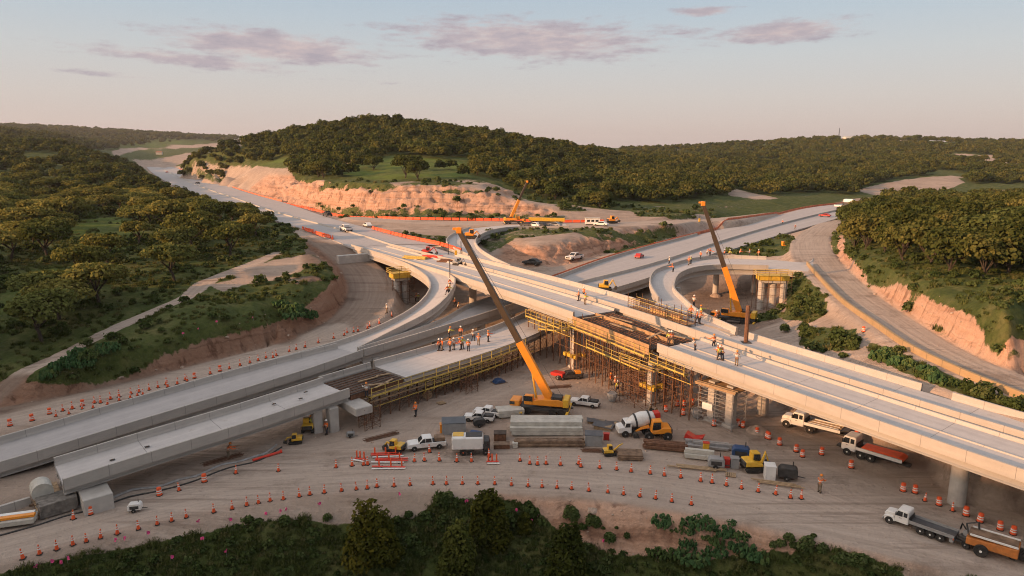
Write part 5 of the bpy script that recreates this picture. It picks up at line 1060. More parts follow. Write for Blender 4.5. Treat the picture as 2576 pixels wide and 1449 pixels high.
def tower(label, c, w_, d, zt, rz, levels=3, m=M_RUST, rail=True, brace=True, group='scaffold towers', railm=M_YEL2):
    t = thing('scaffold_tower', label, 'scaffold', c, rz, group); xs = np.linspace(-w_ / 2, w_ / 2, 3); 
    for x in xs:
        for y in (-d / 2, d / 2): MB().tube([(x, y, -.3), (x, y, zt + (1.1 if rail else .2))], .05, 5).build('upright', m, t)
    for l in range(1, levels + 1):
        z = zt * l / levels
        for y in (-d / 2, d / 2): MB().bar((-w_ / 2 - .2, y, z), (w_ / 2 + .2, y, z), .07).build('ledger', m, t)
        for x in (-w_ / 2, w_ / 2): MB().bar((x, -d / 2 - .2, z), (x, d / 2 + .2, z), .07).build('ledger', m, t)
    if brace:
        for y in (-d / 2, d / 2):
            b = MB()
            for l in range(levels):
                z0, z1 = zt * l / levels, zt * (l + 1) / levels; s_ = 1 if l % 2 else -1; b.bar((-w_ / 2 * s_, y, z0), (w_ / 2 * s_, y, z1), .05); b.bar((w_ / 2 * s_, y, z0), (0, y, z1), .05); b.bar((w_ / 2 * s_, y, (z0 + z1) / 2), (-w_ / 2 * s_, y, (z0 + z1) / 2), .05)
            b.build('brace', m, t)
    if rail:
        MB().box((0, -d / 2 + .45, zt), (w_ + .6, .9, .1)).build('platform', M_PLY, t); MB().box((-w_ / 2 + .4, .2, zt + .005), (.8, d - .6, .09)).build('platform', M_PLY, t); MB().box((w_ / 2 - .4, .2, zt + .005), (.8, d - .6, .09)).build('platform', M_PLY, t)
        for h in (.15, .5, 1.0): MB().tube([(-w_ / 2 - .3, -d / 2, zt + h), (w_ / 2 + .3, -d / 2, zt + h), (w_ / 2 + .3, d / 2, zt + h)], .045, 4).build('guard_rail', railm, t); MB().tube([(-w_ / 2 - .3, -d / 2 + .06, zt + h), (-w_ / 2 - .3, d / 2, zt + h)], .045, 4).build('guard_rail', railm, t)
    return t
def sq_pier(label, c, s, z1, rz, collar=None, capz=None):
    t = thing('bridge_pier', label, 'pier', c, rz, 'square concrete piers'); MB().box((0, 0, z1 / 2 - .15), (s, s, z1 + .3)).build('shaft', M_PIER, t, .05); MB().box((0, 0, .12), (s + .5, s + .5, .5)).build('footing', M_PIER, t, .04)
    if collar:
        zc, cw_ = collar; MB().box((0, -s / 2 - .3, zc), (cw_, .5, .55)).build('clamp_beam', M_YEL, t, .04); MB().box((0, s / 2 + .3, zc), (cw_, .5, .55)).build('clamp_beam', M_YEL, t, .04)
        MB().box((-s / 2 - .3, 0, zc + .1), (.5, cw_ - .4, .5)).build('clamp_beam', M_YEL, t, .04); MB().box((s / 2 + .3, 0, zc + .1), (.5, cw_ - .4, .5)).build('clamp_beam', M_YEL, t, .04)
        for x in (-cw_ / 2 + .2, cw_ / 2 - .2): MB().tube([(x, -s / 2 - .3, zc - .5), (x, -s / 2 - .3, zc + .9)], .05, 5).build('tie_rod', M_RUST, t)
    return t
RZ = AZ - PI / 2
g = P(1638, 1014, 0); sq_pier('square pier with a yellow clamp collar under the right end of the gap', g, 1.15, 6.3, RZ, (2.6, 3.0)); tower('tall scaffold tower with yellow rails around the collared pier right of the crane', (g.x - .7, g.y - .7, 0), 6.4, 4.8, 6.2, RZ + PI, 4)
g = P(1445, 924, 0); sq_pier('square pier with a yellow clamp collar deep below the gap', g, 1.15, 7, RZ, (2.2, 3.4))
tower('thin scaffold tower beside the pier deep below the gap', (g.x + 2.6, g.y - .6, 0), 1.6, 1.6, 5.2, RZ + PI, 4, rail=False)
for i, (px, py) in enumerate(((1791, 1058), (1836, 1073))):
    g = P(px, py, 0); sq_pier(('left' if i == 0 else 'right') + ' one of twin pale piers inside the scaffold cage under the overpass', g, 1.05, 5.6, RZ)
gA, gB = P(1791, 1058, 0), P(1836, 1073, 0); g = gA.lerp(gB, .5)
t = tower('scaffold cage around twin piers beside the row of drums', (g.x, g.y, 0), 5.0, 3.2, 5.0, math.atan2(gB.y - gA.y, gB.x - gA.x), 5, m=M_STEEL, rail=False); MB().box((0, -.2, 5.3), (5.8, 3.6, .12)).build('platform', M_PLY, t)
for y in (-1.9, -1.4, 1.2): MB().box((0, y, 5.48), (6.0, .18, .22)).build('timber', M_WOOD, t)
MB().box((-1.1, -1.72, 2.5), (1.5, .06, .9)).build('notice_board', M_WHT, t)
tower('narrow yellow-railed stair tower right of the collared pier', (P(1700, 985, 0).x, P(1700, 985, 0).y + 1.0, 0), 2.6, 2.2, 4.6, RZ + PI, 4)
tower('low scaffold frame left of the collared pier, leaning against the falsework', (P(1590, 1000, 0).x, P(1590, 1000, 0).y, 0), 2.4, 1.8, 4.6, RZ, 4, rail=False)
tower('scaffold frame under the open end of the finished lower bridge', (P(930, 1075, 0).x, P(930, 1075, 0).y, 0), 2.2, 1.6, 2.9, rz1, 3, rail=False)
tower('scaffold frame with cross braces in the shade behind the crane', (P(1180, 985, 0).x, P(1180, 985, 0).y, 0), 2.2, 1.4, 2.6, rz1, 3, rail=False)
# yellow formwork on the unfinished ramp piers
def pier_form(label, c, rz, cols, w_, d, z0, h):
    t = thing('pier_formwork', label, 'formwork', c, rz, 'yellow pier formworks')
    for x, y in cols: MB().lathe([(.75, -.5), (.75, z0)], 16, (x, y, 0)).build('pier_column', M_PIER, t)
    MB().box((0, 0, z0 + h * .3), (w_, d, h * .6)).build('form_panel', M_YEL, t, .04); MB().box((0, 0, z0 - .35), (w_ * .8, d * .8, .5)).build('pier_cap', M_PIER, t)
    for z in (.08, .5, .95): MB().tube([(-w_ / 2 - .5, -d / 2 - .4, z0 + h * .6 + z), (w_ / 2 + .5, -d / 2 - .4, z0 + h * .6 + z), (w_ / 2 + .5, d / 2 + .4, z0 + h * .6 + z), (-w_ / 2 - .5, d / 2 + .4, z0 + h * .6 + z), (-w_ / 2 - .5, -d / 2 - .35, z0 + h * .6 + z)], .06, 4).build('guard_rail', M_YEL2, t)
    for x in np.linspace(-w_ / 2 - .4, w_ / 2 + .4, 4):
        for y in (-d / 2 - .4, d / 2 + .4): MB().tube([(x, y, -.6), (x, y, z0 + h * .6 + 1.0)], .05, 5).build('upright', M_RUST, t)
    for z in (z0 * .25, z0 * .5, z0 * .78):
        MB().tube([(-w_ / 2 - .4, -d / 2 - .4, z), (w_ / 2 + .4, -d / 2 - .4, z), (w_ / 2 + .4, d / 2 + .4, z)], .045, 4).build('ledger', M_RUST, t)
    b = MB()
    for i in range(3): b.bar((-w_ / 2 - .4, -d / 2 - .44, z0 * i / 3), (w_ / 2 + .4, -d / 2 - .44, z0 * (i + 1) / 3), .06); b.bar((w_ / 2 + .4, -d / 2 - .44, z0 * i / 3), (-w_ / 2 - .4, -d / 2 - .44, z0 * (i + 1) / 3), .06)
    b.build('brace', M_RUST, t); return t
g = P(1010, 762, .7); pier_form('yellow formwork and scaffold on a pier inside the left S-curved ramp', (g.x, g.y, .5), .5, ((-.9, 0), (1.1, .2)), 4.6, 3.0, 6.3, 2.0)
g = P(1938, 772, 1.2); pier_form('yellow formwork and scaffold on tall piers in the earth pit on the right', (g.x, g.y, .8), -.1, ((-2.2, 0), (.4, .3), (2.4, -.2)), 6.6, 2.6, 6.6, 1.8)
# rebar cage beside the start of the right-hand ramp
cp0, cp1 = P(1590, 772, 9.15), P(1738, 820, 8.95)
t = thing('rebar_cage', 'long brown rebar cage with yellow rails on the overpass edge', 'rebar cage', cp0); d_ = (cp1 - cp0); L_ = d_.length; d_ /= L_; n_ = Vector((-d_.y, d_.x, 0)).normalized()
for i in range(10):
    p = d_ * (L_ * i / 9)
    for s_ in (-.9, .9): MB().tube([p + n_ * s_ + V(0, 0, -.6), p + n_ * s_ + V(0, 0, 2.0 + .6 * ((i * 7 + int(s_ * 2)) % 3) / 2)], .05, 5).build('upright', M_RUST, t)
for z in (.35, .8, 1.25, 1.7):
    for s_ in (-.9, .9): MB().bar(n_ * s_ + V(0, 0, z), d_ * L_ + n_ * s_ + V(0, 0, z), .09).build('rail', M_YEL2 if z in (.8, 1.7) else M_RUST, t)
b = MB()
for i in range(26):
    p = d_ * (L_ * i / 25); b.tube([p + n_ * -.7 + V(0, 0, .1), p + n_ * -.7 + V(0, 0, 1.5), p + n_ * .7 + V(0, 0, 1.5), p + n_ * .7 + V(0, 0, .1)], .035, 4)
for s_ in (-.7, 0, .7): b.bar(n_ * s_ + V(0, 0, 1.5), d_ * L_ + n_ * s_ + V(0, 0, 1.5), .07)
b.build('bar_mesh', M_RUST, t); MB().box(tuple(d_ * (L_ / 2) + V(0, 0, .12)), (L_, 1.7, .14), math.atan2(d_.y, d_.x)).build('platform', M_PLY, t)
MB().box(tuple(d_ * (L_ * .6) + V(0, 0, .7)), (L_ * .5, .5, .8), math.atan2(d_.y, d_.x)).build('form_panel', M_PLY, t)
# orange barriers
def barrier_proto():
    t = thing('traffic_barrier', '', 'barrier'); MB().prism([(-.28, 0), (.28, 0), (.28, .18), (.12, .5), (.10, 1.0), (-.10, 1.0), (-.12, .5), (-.28, .18)], -1.42, 1.42).build('body', M_OR, t); return t
bp0 = None; nb = {}
def barrier_row(pts, step, where, group, jit=.12, m=None):
    global bp0
    L = sum((pts[i + 1] - pts[i]).length for i in range(len(pts) - 1)); ps = resamp(pts, int(L / step) + 1); n = len(ps); ps.sort(key=lambda p: p.x / p.y)
    for i in range(n - 1):
        a, b = ps[i], ps[i + 1]; c = (a + b) / 2; rz = math.atan2(b.y - a.y, b.x - a.x) - PI / 2 + random.uniform(-jit, jit)
        z = max(c.z, gz(c.x, c.y)) if where[1] else c.z
        if bp0 is None: bp0 = barrier_proto(); r = bp0
        else: r = dup(bp0, c)
        r.location = (c.x, c.y, z); r.rotation_euler = (0, 0, rz); r['group'] = group; 
        r['label'] = f'orange barrier, {nth(i % 55)} in the {"row" if n < 56 else "left half" if i < 55 else "right half"} {where[0]}'
na = [P(x, y, 9.35) for x, y in ((1160, 634), (1111, 618), (1020, 598), (936, 576))]
barrier_row(na, 2.95, ('before the loop ramp', 0), 'orange barriers before the loop ramp')
nb_ = [Vector((p.x, p.y, gz(p.x, p.y))) for p in (P(x, y, 9.2) for x, y in ((1520, 556), (1400, 557), (1219, 555), (1006, 551), (879, 538), (786, 523), (709, 508)))]
barrier_row(nb_, 3.1, ('below the rock cut', 1), 'orange barriers below the rock cut')
fr_ = [P(x, y, 9.4) for x, y in ((709, 507), (644, 490), (537, 455), (450, 424))]
tag(sweep(fr_, [(-.1, 0), (.1, 0), (.06, .75), (-.06, .75)], 'safety_fence', M_NET, None, step=8), 'far line of orange safety fence along the upper highway towards the hills', 'fence')
fr2 = [p + V(-.8, .8, .0) for p in crsample(BN_[1:], 6)]; fr2 = [Vector((p.x, p.y, max(4.0, gz(p.x, p.y)))) for p in fr2]
tag(sweep(fr2, [(-.05, -.2), (.05, -.2), (.04, .9), (-.04, .9)], 'safety_fence', M_NET, None, step=6), 'thin orange netting fence along the far side of the right-hand highway', 'fence')
lb = [P(x, y, 9.2) for x, y in ((841, 602), (800, 590), (760, 576))]; barrier_row(lb, 3.0, ('by the left haul road', 0), 'orange barriers at the left haul road', .5)
# ------------------------------------------------------------------ vehicles and plant (local: x forward, y left, z up)
P_WHITE = mat('white_paint', (.74, .72, .69), .35, noise=.04, scale=1, dirt=(.40, .31, .24), dirt_amt=.55, spec=.5)
P_ORANGE = mat('crane_orange', (.82, .29, .025), .4, noise=.06, scale=1, dirt=(.30, .16, .05), dirt_amt=.45, spec=.5)
P_YELLOW = mat('machine_yellow', (.72, .42, .04), .4, noise=.06, scale=1.2, dirt=(.25, .16, .07), dirt_amt=.55, spec=.5)
P_BRN = mat('faded_orange', (.50, .17, .04), .6, noise=.2, scale=2, dirt=(.2, .11, .06), dirt_amt=.6)
P_RED = mat('red_paint', (.50, .03, .02), .4, noise=.08, scale=1.5, dirt=(.22, .08, .05), dirt_amt=.5, spec=.5)
P_DARK = mat('dark_machine', (.045, .043, .042), .6, noise=.3, scale=2, dirt=(.16, .12, .09), dirt_amt=.5)
P_GREY = mat('grey_paint', (.28, .28, .28), .5, noise=.12, scale=1.2, dirt=(.2, .15, .11), dirt_amt=.5)
P_BLUE = mat('blue_paint', (.03, .07, .17), .45, noise=.1, scale=1.2, dirt=(.1, .09, .09), dirt_amt=.5)
P_BOOM = mat('dark_boom', (.085, .06, .04), .5, .3, noise=.15, scale=.6, spec=.5)
GLASS = mat('dark_glass', (.02, .024, .028), .08, noise=.1, spec=.8)
LAMP = mat('lamp_lens', (.7, .68, .62), .15, noise=.03, spec=.7)
M_LUMB = mat('weathered_lumber', (.20, .13, .085), .9, noise=.4, scale=1.6, dirt=(.07, .05, .04))
M_GREYW = mat('grey_timber', (.19, .17, .15), .9, noise=.4, scale=2, dirt=(.08, .07, .06))
M_RED2 = mat('red_barricade', (.66, .055, .03), .5, noise=.12, dirt=(.30, .12, .08))
M_SLABC = mat('precast_slab', (.50, .475, .42), .85, noise=.16, scale=.9, bump=.2, dirt=(.30, .23, .16), dirt_amt=.5)
M_SHEET = mat('dark_sheet_metal', (.11, .115, .125), .45, .4, noise=.2, scale=1, dirt=(.18, .14, .11))
def wheel(t, x, y, r=.5, w_=.32, rimm=None):
    s_ = 1 if y > 0 else -1; h = w_ / 2
    tw = MB().lathe([(r * .56, -h), (r * .93, -h), (r, -h * .72), (r, h * .72), (r * .93, h), (r * .56, h)], 18, (0, 0, 0), 'Y').build('wheel', M_BLK, t); tw.location = (x, y, r)
    rm = MB().lathe([(r * .2, s_ * (h + .03)), (r * .24, s_ * h * .7), (r * .5, s_ * h * .55), (r * .58, s_ * h * .98)][::s_] if True else [], 14, (0, 0, 0), 'Y').build('rim', rimm or M_STEEL, tw); return tw
def lamp(t, x, y, z, d=(.06, .22, .16), nm='headlight'): return MB().box((x, y, z), d).build(nm, LAMP, t)
def panel(t, nm, m, pts): return MB().add(pts, [tuple(range(len(pts)))]).build(nm, m, t)
def cab_glass(t, prof, w_, side_pts, front, m=GLASS):
    """side windows, windscreen"""
    for s_ in (-1, 1):
        for sp_ in side_pts: MB().add([(x, s_ * (w_ / 2 + .012), z) for x, z in sp_] + [(x, s_ * (w_ / 2 - .03), z) for x, z in sp_], [(0, 1, 2, 3), (7, 6, 5, 4), (0, 4, 5, 1), (1, 5, 6, 2), (2, 6, 7, 3), (3, 7, 4, 0)]).build('side_window', m, t)
    (x0, z0), (x1, z1) = front; MB().add([(x0 + .012, -w_ / 2 + .12, z0), (x0 + .012, w_ / 2 - .12, z0), (x1 + .012, w_ / 2 - .16, z1), (x1 + .012, -w_ / 2 + .16, z1), (x0 - .05, -w_ / 2 + .12, z0 - .01), (x0 - .05, w_ / 2 - .12, z0 - .01), (x1 - .05, w_ / 2 - .16, z1 - .01), (x1 - .05, -w_ / 2 + .16, z1 - .01)], [(0, 1, 2, 3), (7, 6, 5, 4), (0, 4, 5, 1), (1, 5, 6, 2), (2, 6, 7, 3), (3, 7, 4, 0)]).build('windscreen', m, t)
def heading(a, b): return math.atan2(b[1] - a[1], b[0] - a[0])
def place(px0, px1, z=None):
    """rear and front picture points -> centre and heading on the ground"""
    a = at(*px0) if z is None else P(*px0, z); b = at(*px1) if z is None else P(*px1, z); return (a + b) / 2, heading(a, b), (b - a).length
def pickup(label, rear, front, paint=P_WHITE, z=None, s=None, load=None, group='pickups on the site'):
    c, rz, L = place(rear, front, z); t = thing('pickup_truck', label, 'pickup', c, rz, group); s = s or min(1.0, max(.72, L * 1.12 / 5.6)); t.scale = (s,) * 3
    MB().prism([(2.75, .5), (2.8, .85), (2.65, 1.08), (1.25, 1.16), (-.75, 1.16), (-.75, 1.12), (-2.75, 1.12), (-2.78, .5)], -.93, .93).build('body', paint, t, .06)
    MB().prism([(1.25, 1.14), (.62, 1.80), (.45, 1.84), (-.55, 1.84), (-.76, 1.78), (-.8, 1.14)], -.82, .82).build('cab', paint, t, .06)
    cab_glass(t, None, 1.64, [[(.98, 1.2), (.56, 1.72), (.22, 1.74), (.22, 1.2)], [(.14, 1.2), (.14, 1.74), (-.6, 1.72), (-.68, 1.2)]], ((1.16, 1.24), (.64, 1.78)))
    MB().box((-1.78, 0, 1.135), (1.8, 1.5, .05)).build('cargo_bed', P_DARK, t)
    for x in (1.8, -1.75):
        for y in (-.82, .82): wheel(t, x, y, .42, .28)
    for y in (-.7, .7): lamp(t, 2.79, y, .86)
    MB().box((2.84, 0, .52), (.14, 1.8, .22)).build('bumper', M_STEEL, t, .03); MB().box((-2.84, 0, .56), (.14, 1.8, .2)).build('bumper', P_DARK, t, .03)
    MB().box((2.81, 0, .84), (.05, 1.1, .26)).build('grille', P_DARK, t)
    for y in (-.98, .98): MB().box((.95, y, 1.28), (.12, .2, .18)).build('mirror', P_DARK, t)
    if load: load(t)
    return t
def car(label, rear, front, paint, z=None, s=1.0, group=None):
    c, rz, L = place(rear, front, z); t = thing('car', label, 'car', c, rz, group); t.scale = (s,) * 3
    MB().prism([(2.15, .35), (2.2, .62), (1.95, .8), (.95, .92), (-1.5, .95), (-2.1, .88), (-2.15, .4)], -.88, .88).build('body', paint, t, .07)
    MB().prism([(.98, .9), (.25, 1.38), (-.9, 1.42), (-1.65, .94)], -.76, .76).build('cabin', paint, t, .06)
    cab_glass(t, None, 1.52, [[(.8, .95), (.25, 1.33), (-.85, 1.36), (-1.35, .97)]], ((.92, .95), (.3, 1.35)))
    for x in (1.35, -1.35):
        for y in (-.78, .78): wheel(t, x, y, .33, .22)
    for y in (-.65, .65): lamp(t, 2.17, y, .66)
    return t
def truck_cab(t, x0, paint, bonnet=True, w_=2.2):
    if bonnet:
        MB().prism([(x0 + 2.05, .75), (x0 + 2.1, 1.45), (x0 + 1.85, 1.72), (x0 + .6, 1.82), (x0 + .6, .75)], -.8, .8).build('bonnet', paint, t, .09)
        for y in (-.93, .93): MB().prism([(x0 + 2.05, .62), (x0 + 2.05, 1.1), (x0 + 1.6, 1.3), (x0 + .8, 1.3), (x0 + .6, .95), (x0 + .6, .62)], y - .2, y + .2).build('mudguard', paint, t, .05)
        MB().box((x0 + 2.09, 0, 1.15), (.06, 1.0, .6)).build('grille', P_DARK, t); MB().box((x0 + 2.16, 0, .62), (.16, 2.3, .3)).build('bumper', M_STEEL, t, .04)
        for y in (-.92, .92): lamp(t, x0 + 2.08, y, .92)
    MB().prism([(x0 + .68, .7), (x0 + .66, 1.72), (x0 + .42, 2.55), (x0 + .2, 2.64), (x0 - 1.0, 2.64), (x0 - 1.08, 2.5), (x0 - 1.08, .7)], -w_ / 2, w_ / 2).build('cab', paint, t, .07)
    cab_glass(t, None, w_, [[(x0 + .5, 1.7), (x0 + .34, 2.42), (x0 - .3, 2.42), (x0 - .3, 1.7)], [(x0 - .42, 1.75), (x0 - .42, 2.38), (x0 - .9, 2.38), (x0 - .9, 1.75)]], ((x0 + .655, 1.78), (x0 + .44, 2.5)))
    for y in (-w_ / 2 - .18, w_ / 2 + .18): MB().box((x0 + .5, y, 2.0), (.1, .22, .5)).build('mirror', P_DARK, t)
    for y in (-w_ / 2 - .008, w_ / 2 + .008): MB().box((x0 - .05, y, 1.45), (.32, .03, .05)).build('door_handle', P_DARK, t)
def flatbed(label, rear, front, bedL=5.6, axles=(-2.0, -3.3, -4.6), bed=P_GREY, side=P_WHITE, z=0, s=None, load=None, bonnet=True, name='flatbed_truck', group=None, board=None):
    c, rz, L = place(rear, front, z); t = thing(name, label, 'truck', c, rz, group); LT = bedL + 1.15 + (2.25 if bonnet else .75); s = s or L / LT; t.scale = (s,) * 3; x0 = LT / 2 - (2.2 if bonnet else .7)
    o_ = MB().box((x0 - 1.2 - bedL / 2 + 1.0, 0, .72), (bedL + 3.4, .9, .26)).build('chassis', P_DARK, t, .03)
    truck_cab(t, x0, side, bonnet); xb = x0 - 1.15
    MB().box((xb - bedL / 2, 0, 1.15), (bedL, 2.3, .16)).build('bed_floor', bed, t, .02)
    for y in (-1.17, 1.17): MB().box((xb - bedL / 2, y, 1.32), (bedL + .05, .07, .42)).build('side_board', board or side, t, .02); MB().box((xb - bedL / 2, y, 1.55), (bedL + .06, .1, .05)).build('board_trim', M_STEEL, t)
    MB().box((xb - .04, 0, 1.5), (.08, 2.3, .8)).build('headboard', P_DARK, t); MB().box((xb - bedL, 0, 1.28), (.08, 2.3, .36)).build('tailgate', bed, t)
    if bonnet:
        for y in (-.98, .98): wheel(t, x0 + 1.3, y, .58, .34, M_WHT)
    else:
        for y in (-.98, .98): wheel(t, x0 - .1, y, .5, .32, M_WHT)
    for a in axles:
        for y in (-.95, .95): wheel(t, xb + a + 1.0, y, .56, .44, M_WHT)
    for y in (-1.1, 1.1): MB().box((xb - 1.0, y * .82, .7), (1.1, .3, .42)).build('tool_box', P_DARK, t, .03)
    if load: load(t, xb, bedL)
    return t
# 1 the long flatbed lower right, orange trailer behind it and the black vehicle cut by the frame
flatbed('white bonneted flatbed truck with grey empty bed driving at the lower right', Zc(3, 3, 1890, 1125), Zc(3, 3, 1175, 870), 5.5, (-2.5, -3.7, -4.9), M_SHEET, P_WHITE, board=P_GREY, load=lambda t, xb, L: (MB().box((xb - L + .3, 0, .75), (.5, 2.2, .5)).build('tail_box', P_GREY, t, .03), MB().box((xb - L + .04, 1.0, 1.12), (.1, .5, .2)).build('tail_light', M_OR, t)))
c, rz, L = place(Zc(3, 3, 2440, 1290), Zc(3, 3, 2060, 1170), 0); t = thing('trailer', 'orange tilt trailer with one big wheel behind the white flatbed truck', 'trailer', c, rz)
MB().prism([(1.9, .75), (1.9, 1.35), (-1.9, 1.55), (-1.9, .7)], -1.0, 1.0).build('body', P_BRN, t, .04); MB().box((0, 0, 1.6), (3.6, 1.5, .12)).build('deck', M_LUMB, t); MB().tube([(1.9, .5, .7), (3.4, 0, .75), (1.9, -.5, .7)], .07, 5).build('drawbar', P_DARK, t)
for y in (-1.1, 1.1): wheel(t, .7, y, .55, .36, M_WHT)
for y in (-.85, .85): MB().box((-.1, y, 1.68), (3.5, .12, .14)).build('rail', M_WHT, t)
c, rz, L = place(Zc(3, 3, 2090, 1180), Zc(3, 3, 1960, 1110), 0); t = thing('winch_frame', 'dark folded towing gear between the flatbed truck and the orange trailer', 'towing gear', c, rz)
MB().box((0, 0, .75), (1.3, 1.5, .5)).build('base', P_DARK, t, .06); MB().tube([(-.4, -.6, .8), (-.2, -.6, 2.3), (.1, .6, 2.3), (-.4, .6, .8)], .09, 6).build('frame', P_DARK, t); MB().lathe([(.32, -.5), (.36, 0), (.32, .5)], 12, (.1, 0, 1.25), 'Y').build('winch_drum', P_GREY, t); MB().tube([(.2, .3, 1.5), (.6, .4, 2.0), (.9, .1, 1.2)], .07, 5).build('hose', M_BLK, t)
for y in (-.8, .8): wheel(t, -.2, y, .36, .26)
pickup('black pickup cut off by the right edge of the picture', (2640, 1440), (2556, 1404), P_DARK, 0)
# 2 truck with a red load, and the dropside truck under the overpass
def redload(t, xb, L): MB().prism([(xb - .3, 1.2), (xb - .6, 1.62), (xb - L + .4, 1.72), (xb - L - .1, 1.5), (xb - L - .1, 1.2)], -1.0, 1.0).build('tarpaulin', P_RED if False else M_OR, t, .08)
flatbed('white cab truck carrying a flat red-orange load below the overpass', Zc(3, 3, 1370, 375), Zc(3, 3, 760, 190), 5.4, (-1.6, -2.8), P_DARK, P_WHITE, load=redload, bonnet=False)
def pipes(t, xb, L):
    for i in range(5): MB().tube([(xb - .3, -.8 + i * .4, 1.36), (xb - L + .1 + .3 * (i % 2), -.8 + i * .4, 1.36)], .13, 8).build('pipe', M_STEEL if i % 2 else M_WOOD, t)
    MB().box((xb - L - .4, .2, 1.5), (1.6, 1.6, .08), 0, 0, .3).build('ramp_plate', P_DARK, t)
flatbed('old white dropside truck loaded with pipes parked nose-left under the overpass', (2118, 1104), (1968, 1066), 4.8, (-1.8,), P_DARK, P_WHITE, load=pipes)
# 3 pickups in the yard
def toolrack(t): MB().tube([(-.9, -.8, 1.15), (-.9, -.8, 1.75), (-.9, .8, 1.75), (-.9, .8, 1.15)], .05, 5).build('rack', P_DARK, t); MB().box((-1.8, 0, 1.3), (1.6, 1.2, .3)).build('cargo', P_DARK, t, .05)
pickup('white pickup with dark cargo beside the crane, nose to the left', Zc(2, 2, 860, 735), Zc(2, 2, 600, 700), load=toolrack)
pickup('white crew pickup behind another one left of the slab stack', Zc(1, 2, 2440, 830), Zc(1, 2, 2230, 800))
pickup('white pickup with open cargo bed, leftmost of the pair near the slab stack', Zc(1, 2, 2380, 880), Zc(1, 2, 2110, 860), load=toolrack)
pickup('long white pickup nose-left next to the grey container', Zc(1, 2, 1890, 1125), Zc(1, 2, 1540, 1160), load=lambda t: (MB().box((-1.9, 0, 1.4), (1.5, 1.4, .55)).build('cargo', M_LUMB, t, .06)))
pickup('dark grey pickup with a red trailer in the shade behind the crane', Zc(2, 2, 650, 440), Zc(2, 2, 500, 450), P_DARK, load=lambda t: MB().box((-1.9, 0, 1.45), (1.3, 1.4, .6)).build('cargo', P_ORANGE, t, .08))
c, rz, L = place(Zc(2, 2, 520, 452), Zc(2, 2, 425, 430)); t = thing('trailer', 'small red trailer beside the dark pickup behind the crane', 'trailer', c, rz); MB().prism([(1.1, .5), (1.2, 1.0), (-1.1, 1.1), (-1.1, .5)], -.75, .75).build('body', P_RED, t, .06)
for y in (-.75, .75): wheel(t, -.2, y, .33, .22)
# 4 box truck
c, rz, L = place(Zc(1, 2, 2010, 1190), Zc(1, 2, 2340, 1185)); t = thing('box_truck', 'boxy white water truck with yellow roof plate among the cones', 'truck', c, rz); t.scale = (.86,) * 3
MB().box((-.6, 0, 1.72), (4.3, 2.2, 1.7)).build('body', P_WHITE, t, .12); MB().box((-1.9, .3, 2.6), (1.5, 1.3, .1)).build('roof_plate', P_YELLOW, t); MB().box((.3, .2, 2.62), (2.3, 1.6, .06)).build('roof_hatch', P_DARK, t); MB().box((-.2, 0, .72), (5.0, .9, .3)).build('chassis', P_DARK, t)
MB().prism([(2.5, .5), (2.5, 1.4), (2.35, 2.1), (1.62, 2.15), (1.62, .5)], -1.0, 1.0).build('cab', P_DARK, t, .06); cab_glass(t, None, 2.0, [[(2.3, 1.4), (2.2, 1.95), (1.75, 1.95), (1.75, 1.4)]], ((2.5, 1.42), (2.36, 2.05)))
for x in (1.9, -1.2, -.1)[:3]:
    for y in (-.92, .92): wheel(t, x, y, .46, .34, M_OR if x == -1.2 else M_STEEL)
# 5 mixer truck
c, rz, L = place((1660, 1090), (1552, 1094)); t = thing('mixer_truck', 'concrete mixer truck with big white drum in front of the dark sheets', 'truck', c, rz); t.scale = (.88,) * 3
MB().box((0, 0, .8), (6.2, .9, .3)).build('chassis', P_DARK, t); MB().prism([(3.2, .6), (3.2, 1.3), (3.0, 1.45), (2.35, 1.55), (2.2, 2.2), (1.3, 2.25), (1.25, .6)], -1.0, 1.0).build('cab', P_WHITE, t, .08); cab_glass(t, None, 2.0, [[(2.25, 1.5), (2.1, 2.08), (1.5, 2.08), (1.5, 1.5)]], ((2.38, 1.56), (2.22, 2.14)))
dr = MB().lathe([(.25, -2.1), (.75, -1.7), (1.0, -.9), (1.12, 0), (1.02, .9), (.7, 1.7), (.42, 2.2)], 20, (0, 0, 0), 'X').build('drum', P_WHITE, t, smooth=True); dr.location = (-.4, 0, 2.3); dr.rotation_euler = (0, .22, 0)
for x in (-1.0, 1.0): bnd = MB().lathe([(1.10 - .02 * abs(x), -.12), (1.12, 0), (1.10 - .02 * abs(x), .12)], 20, (x, 0, 0), 'X').build('drum_band', P_DARK, dr)
MB().prism([(-2.3, 2.5), (-2.0, 3.3), (-2.9, 3.4), (-3.0, 2.6)], -.6, .6).build('hopper', P_RED, t, .04); MB().tube([(-2.9, 0, 2.4), (-3.5, .3, 1.2)], .2, 8).build('chute', M_STEEL, t); MB().box((-2.0, 0, 1.35), (1.0, 1.6, .8)).build('pump_case', P_GREY, t, .05)
for x in (2.2, -1.2, -2.4):
    for y in (-.92, .92): wheel(t, x, y, .5, .36)
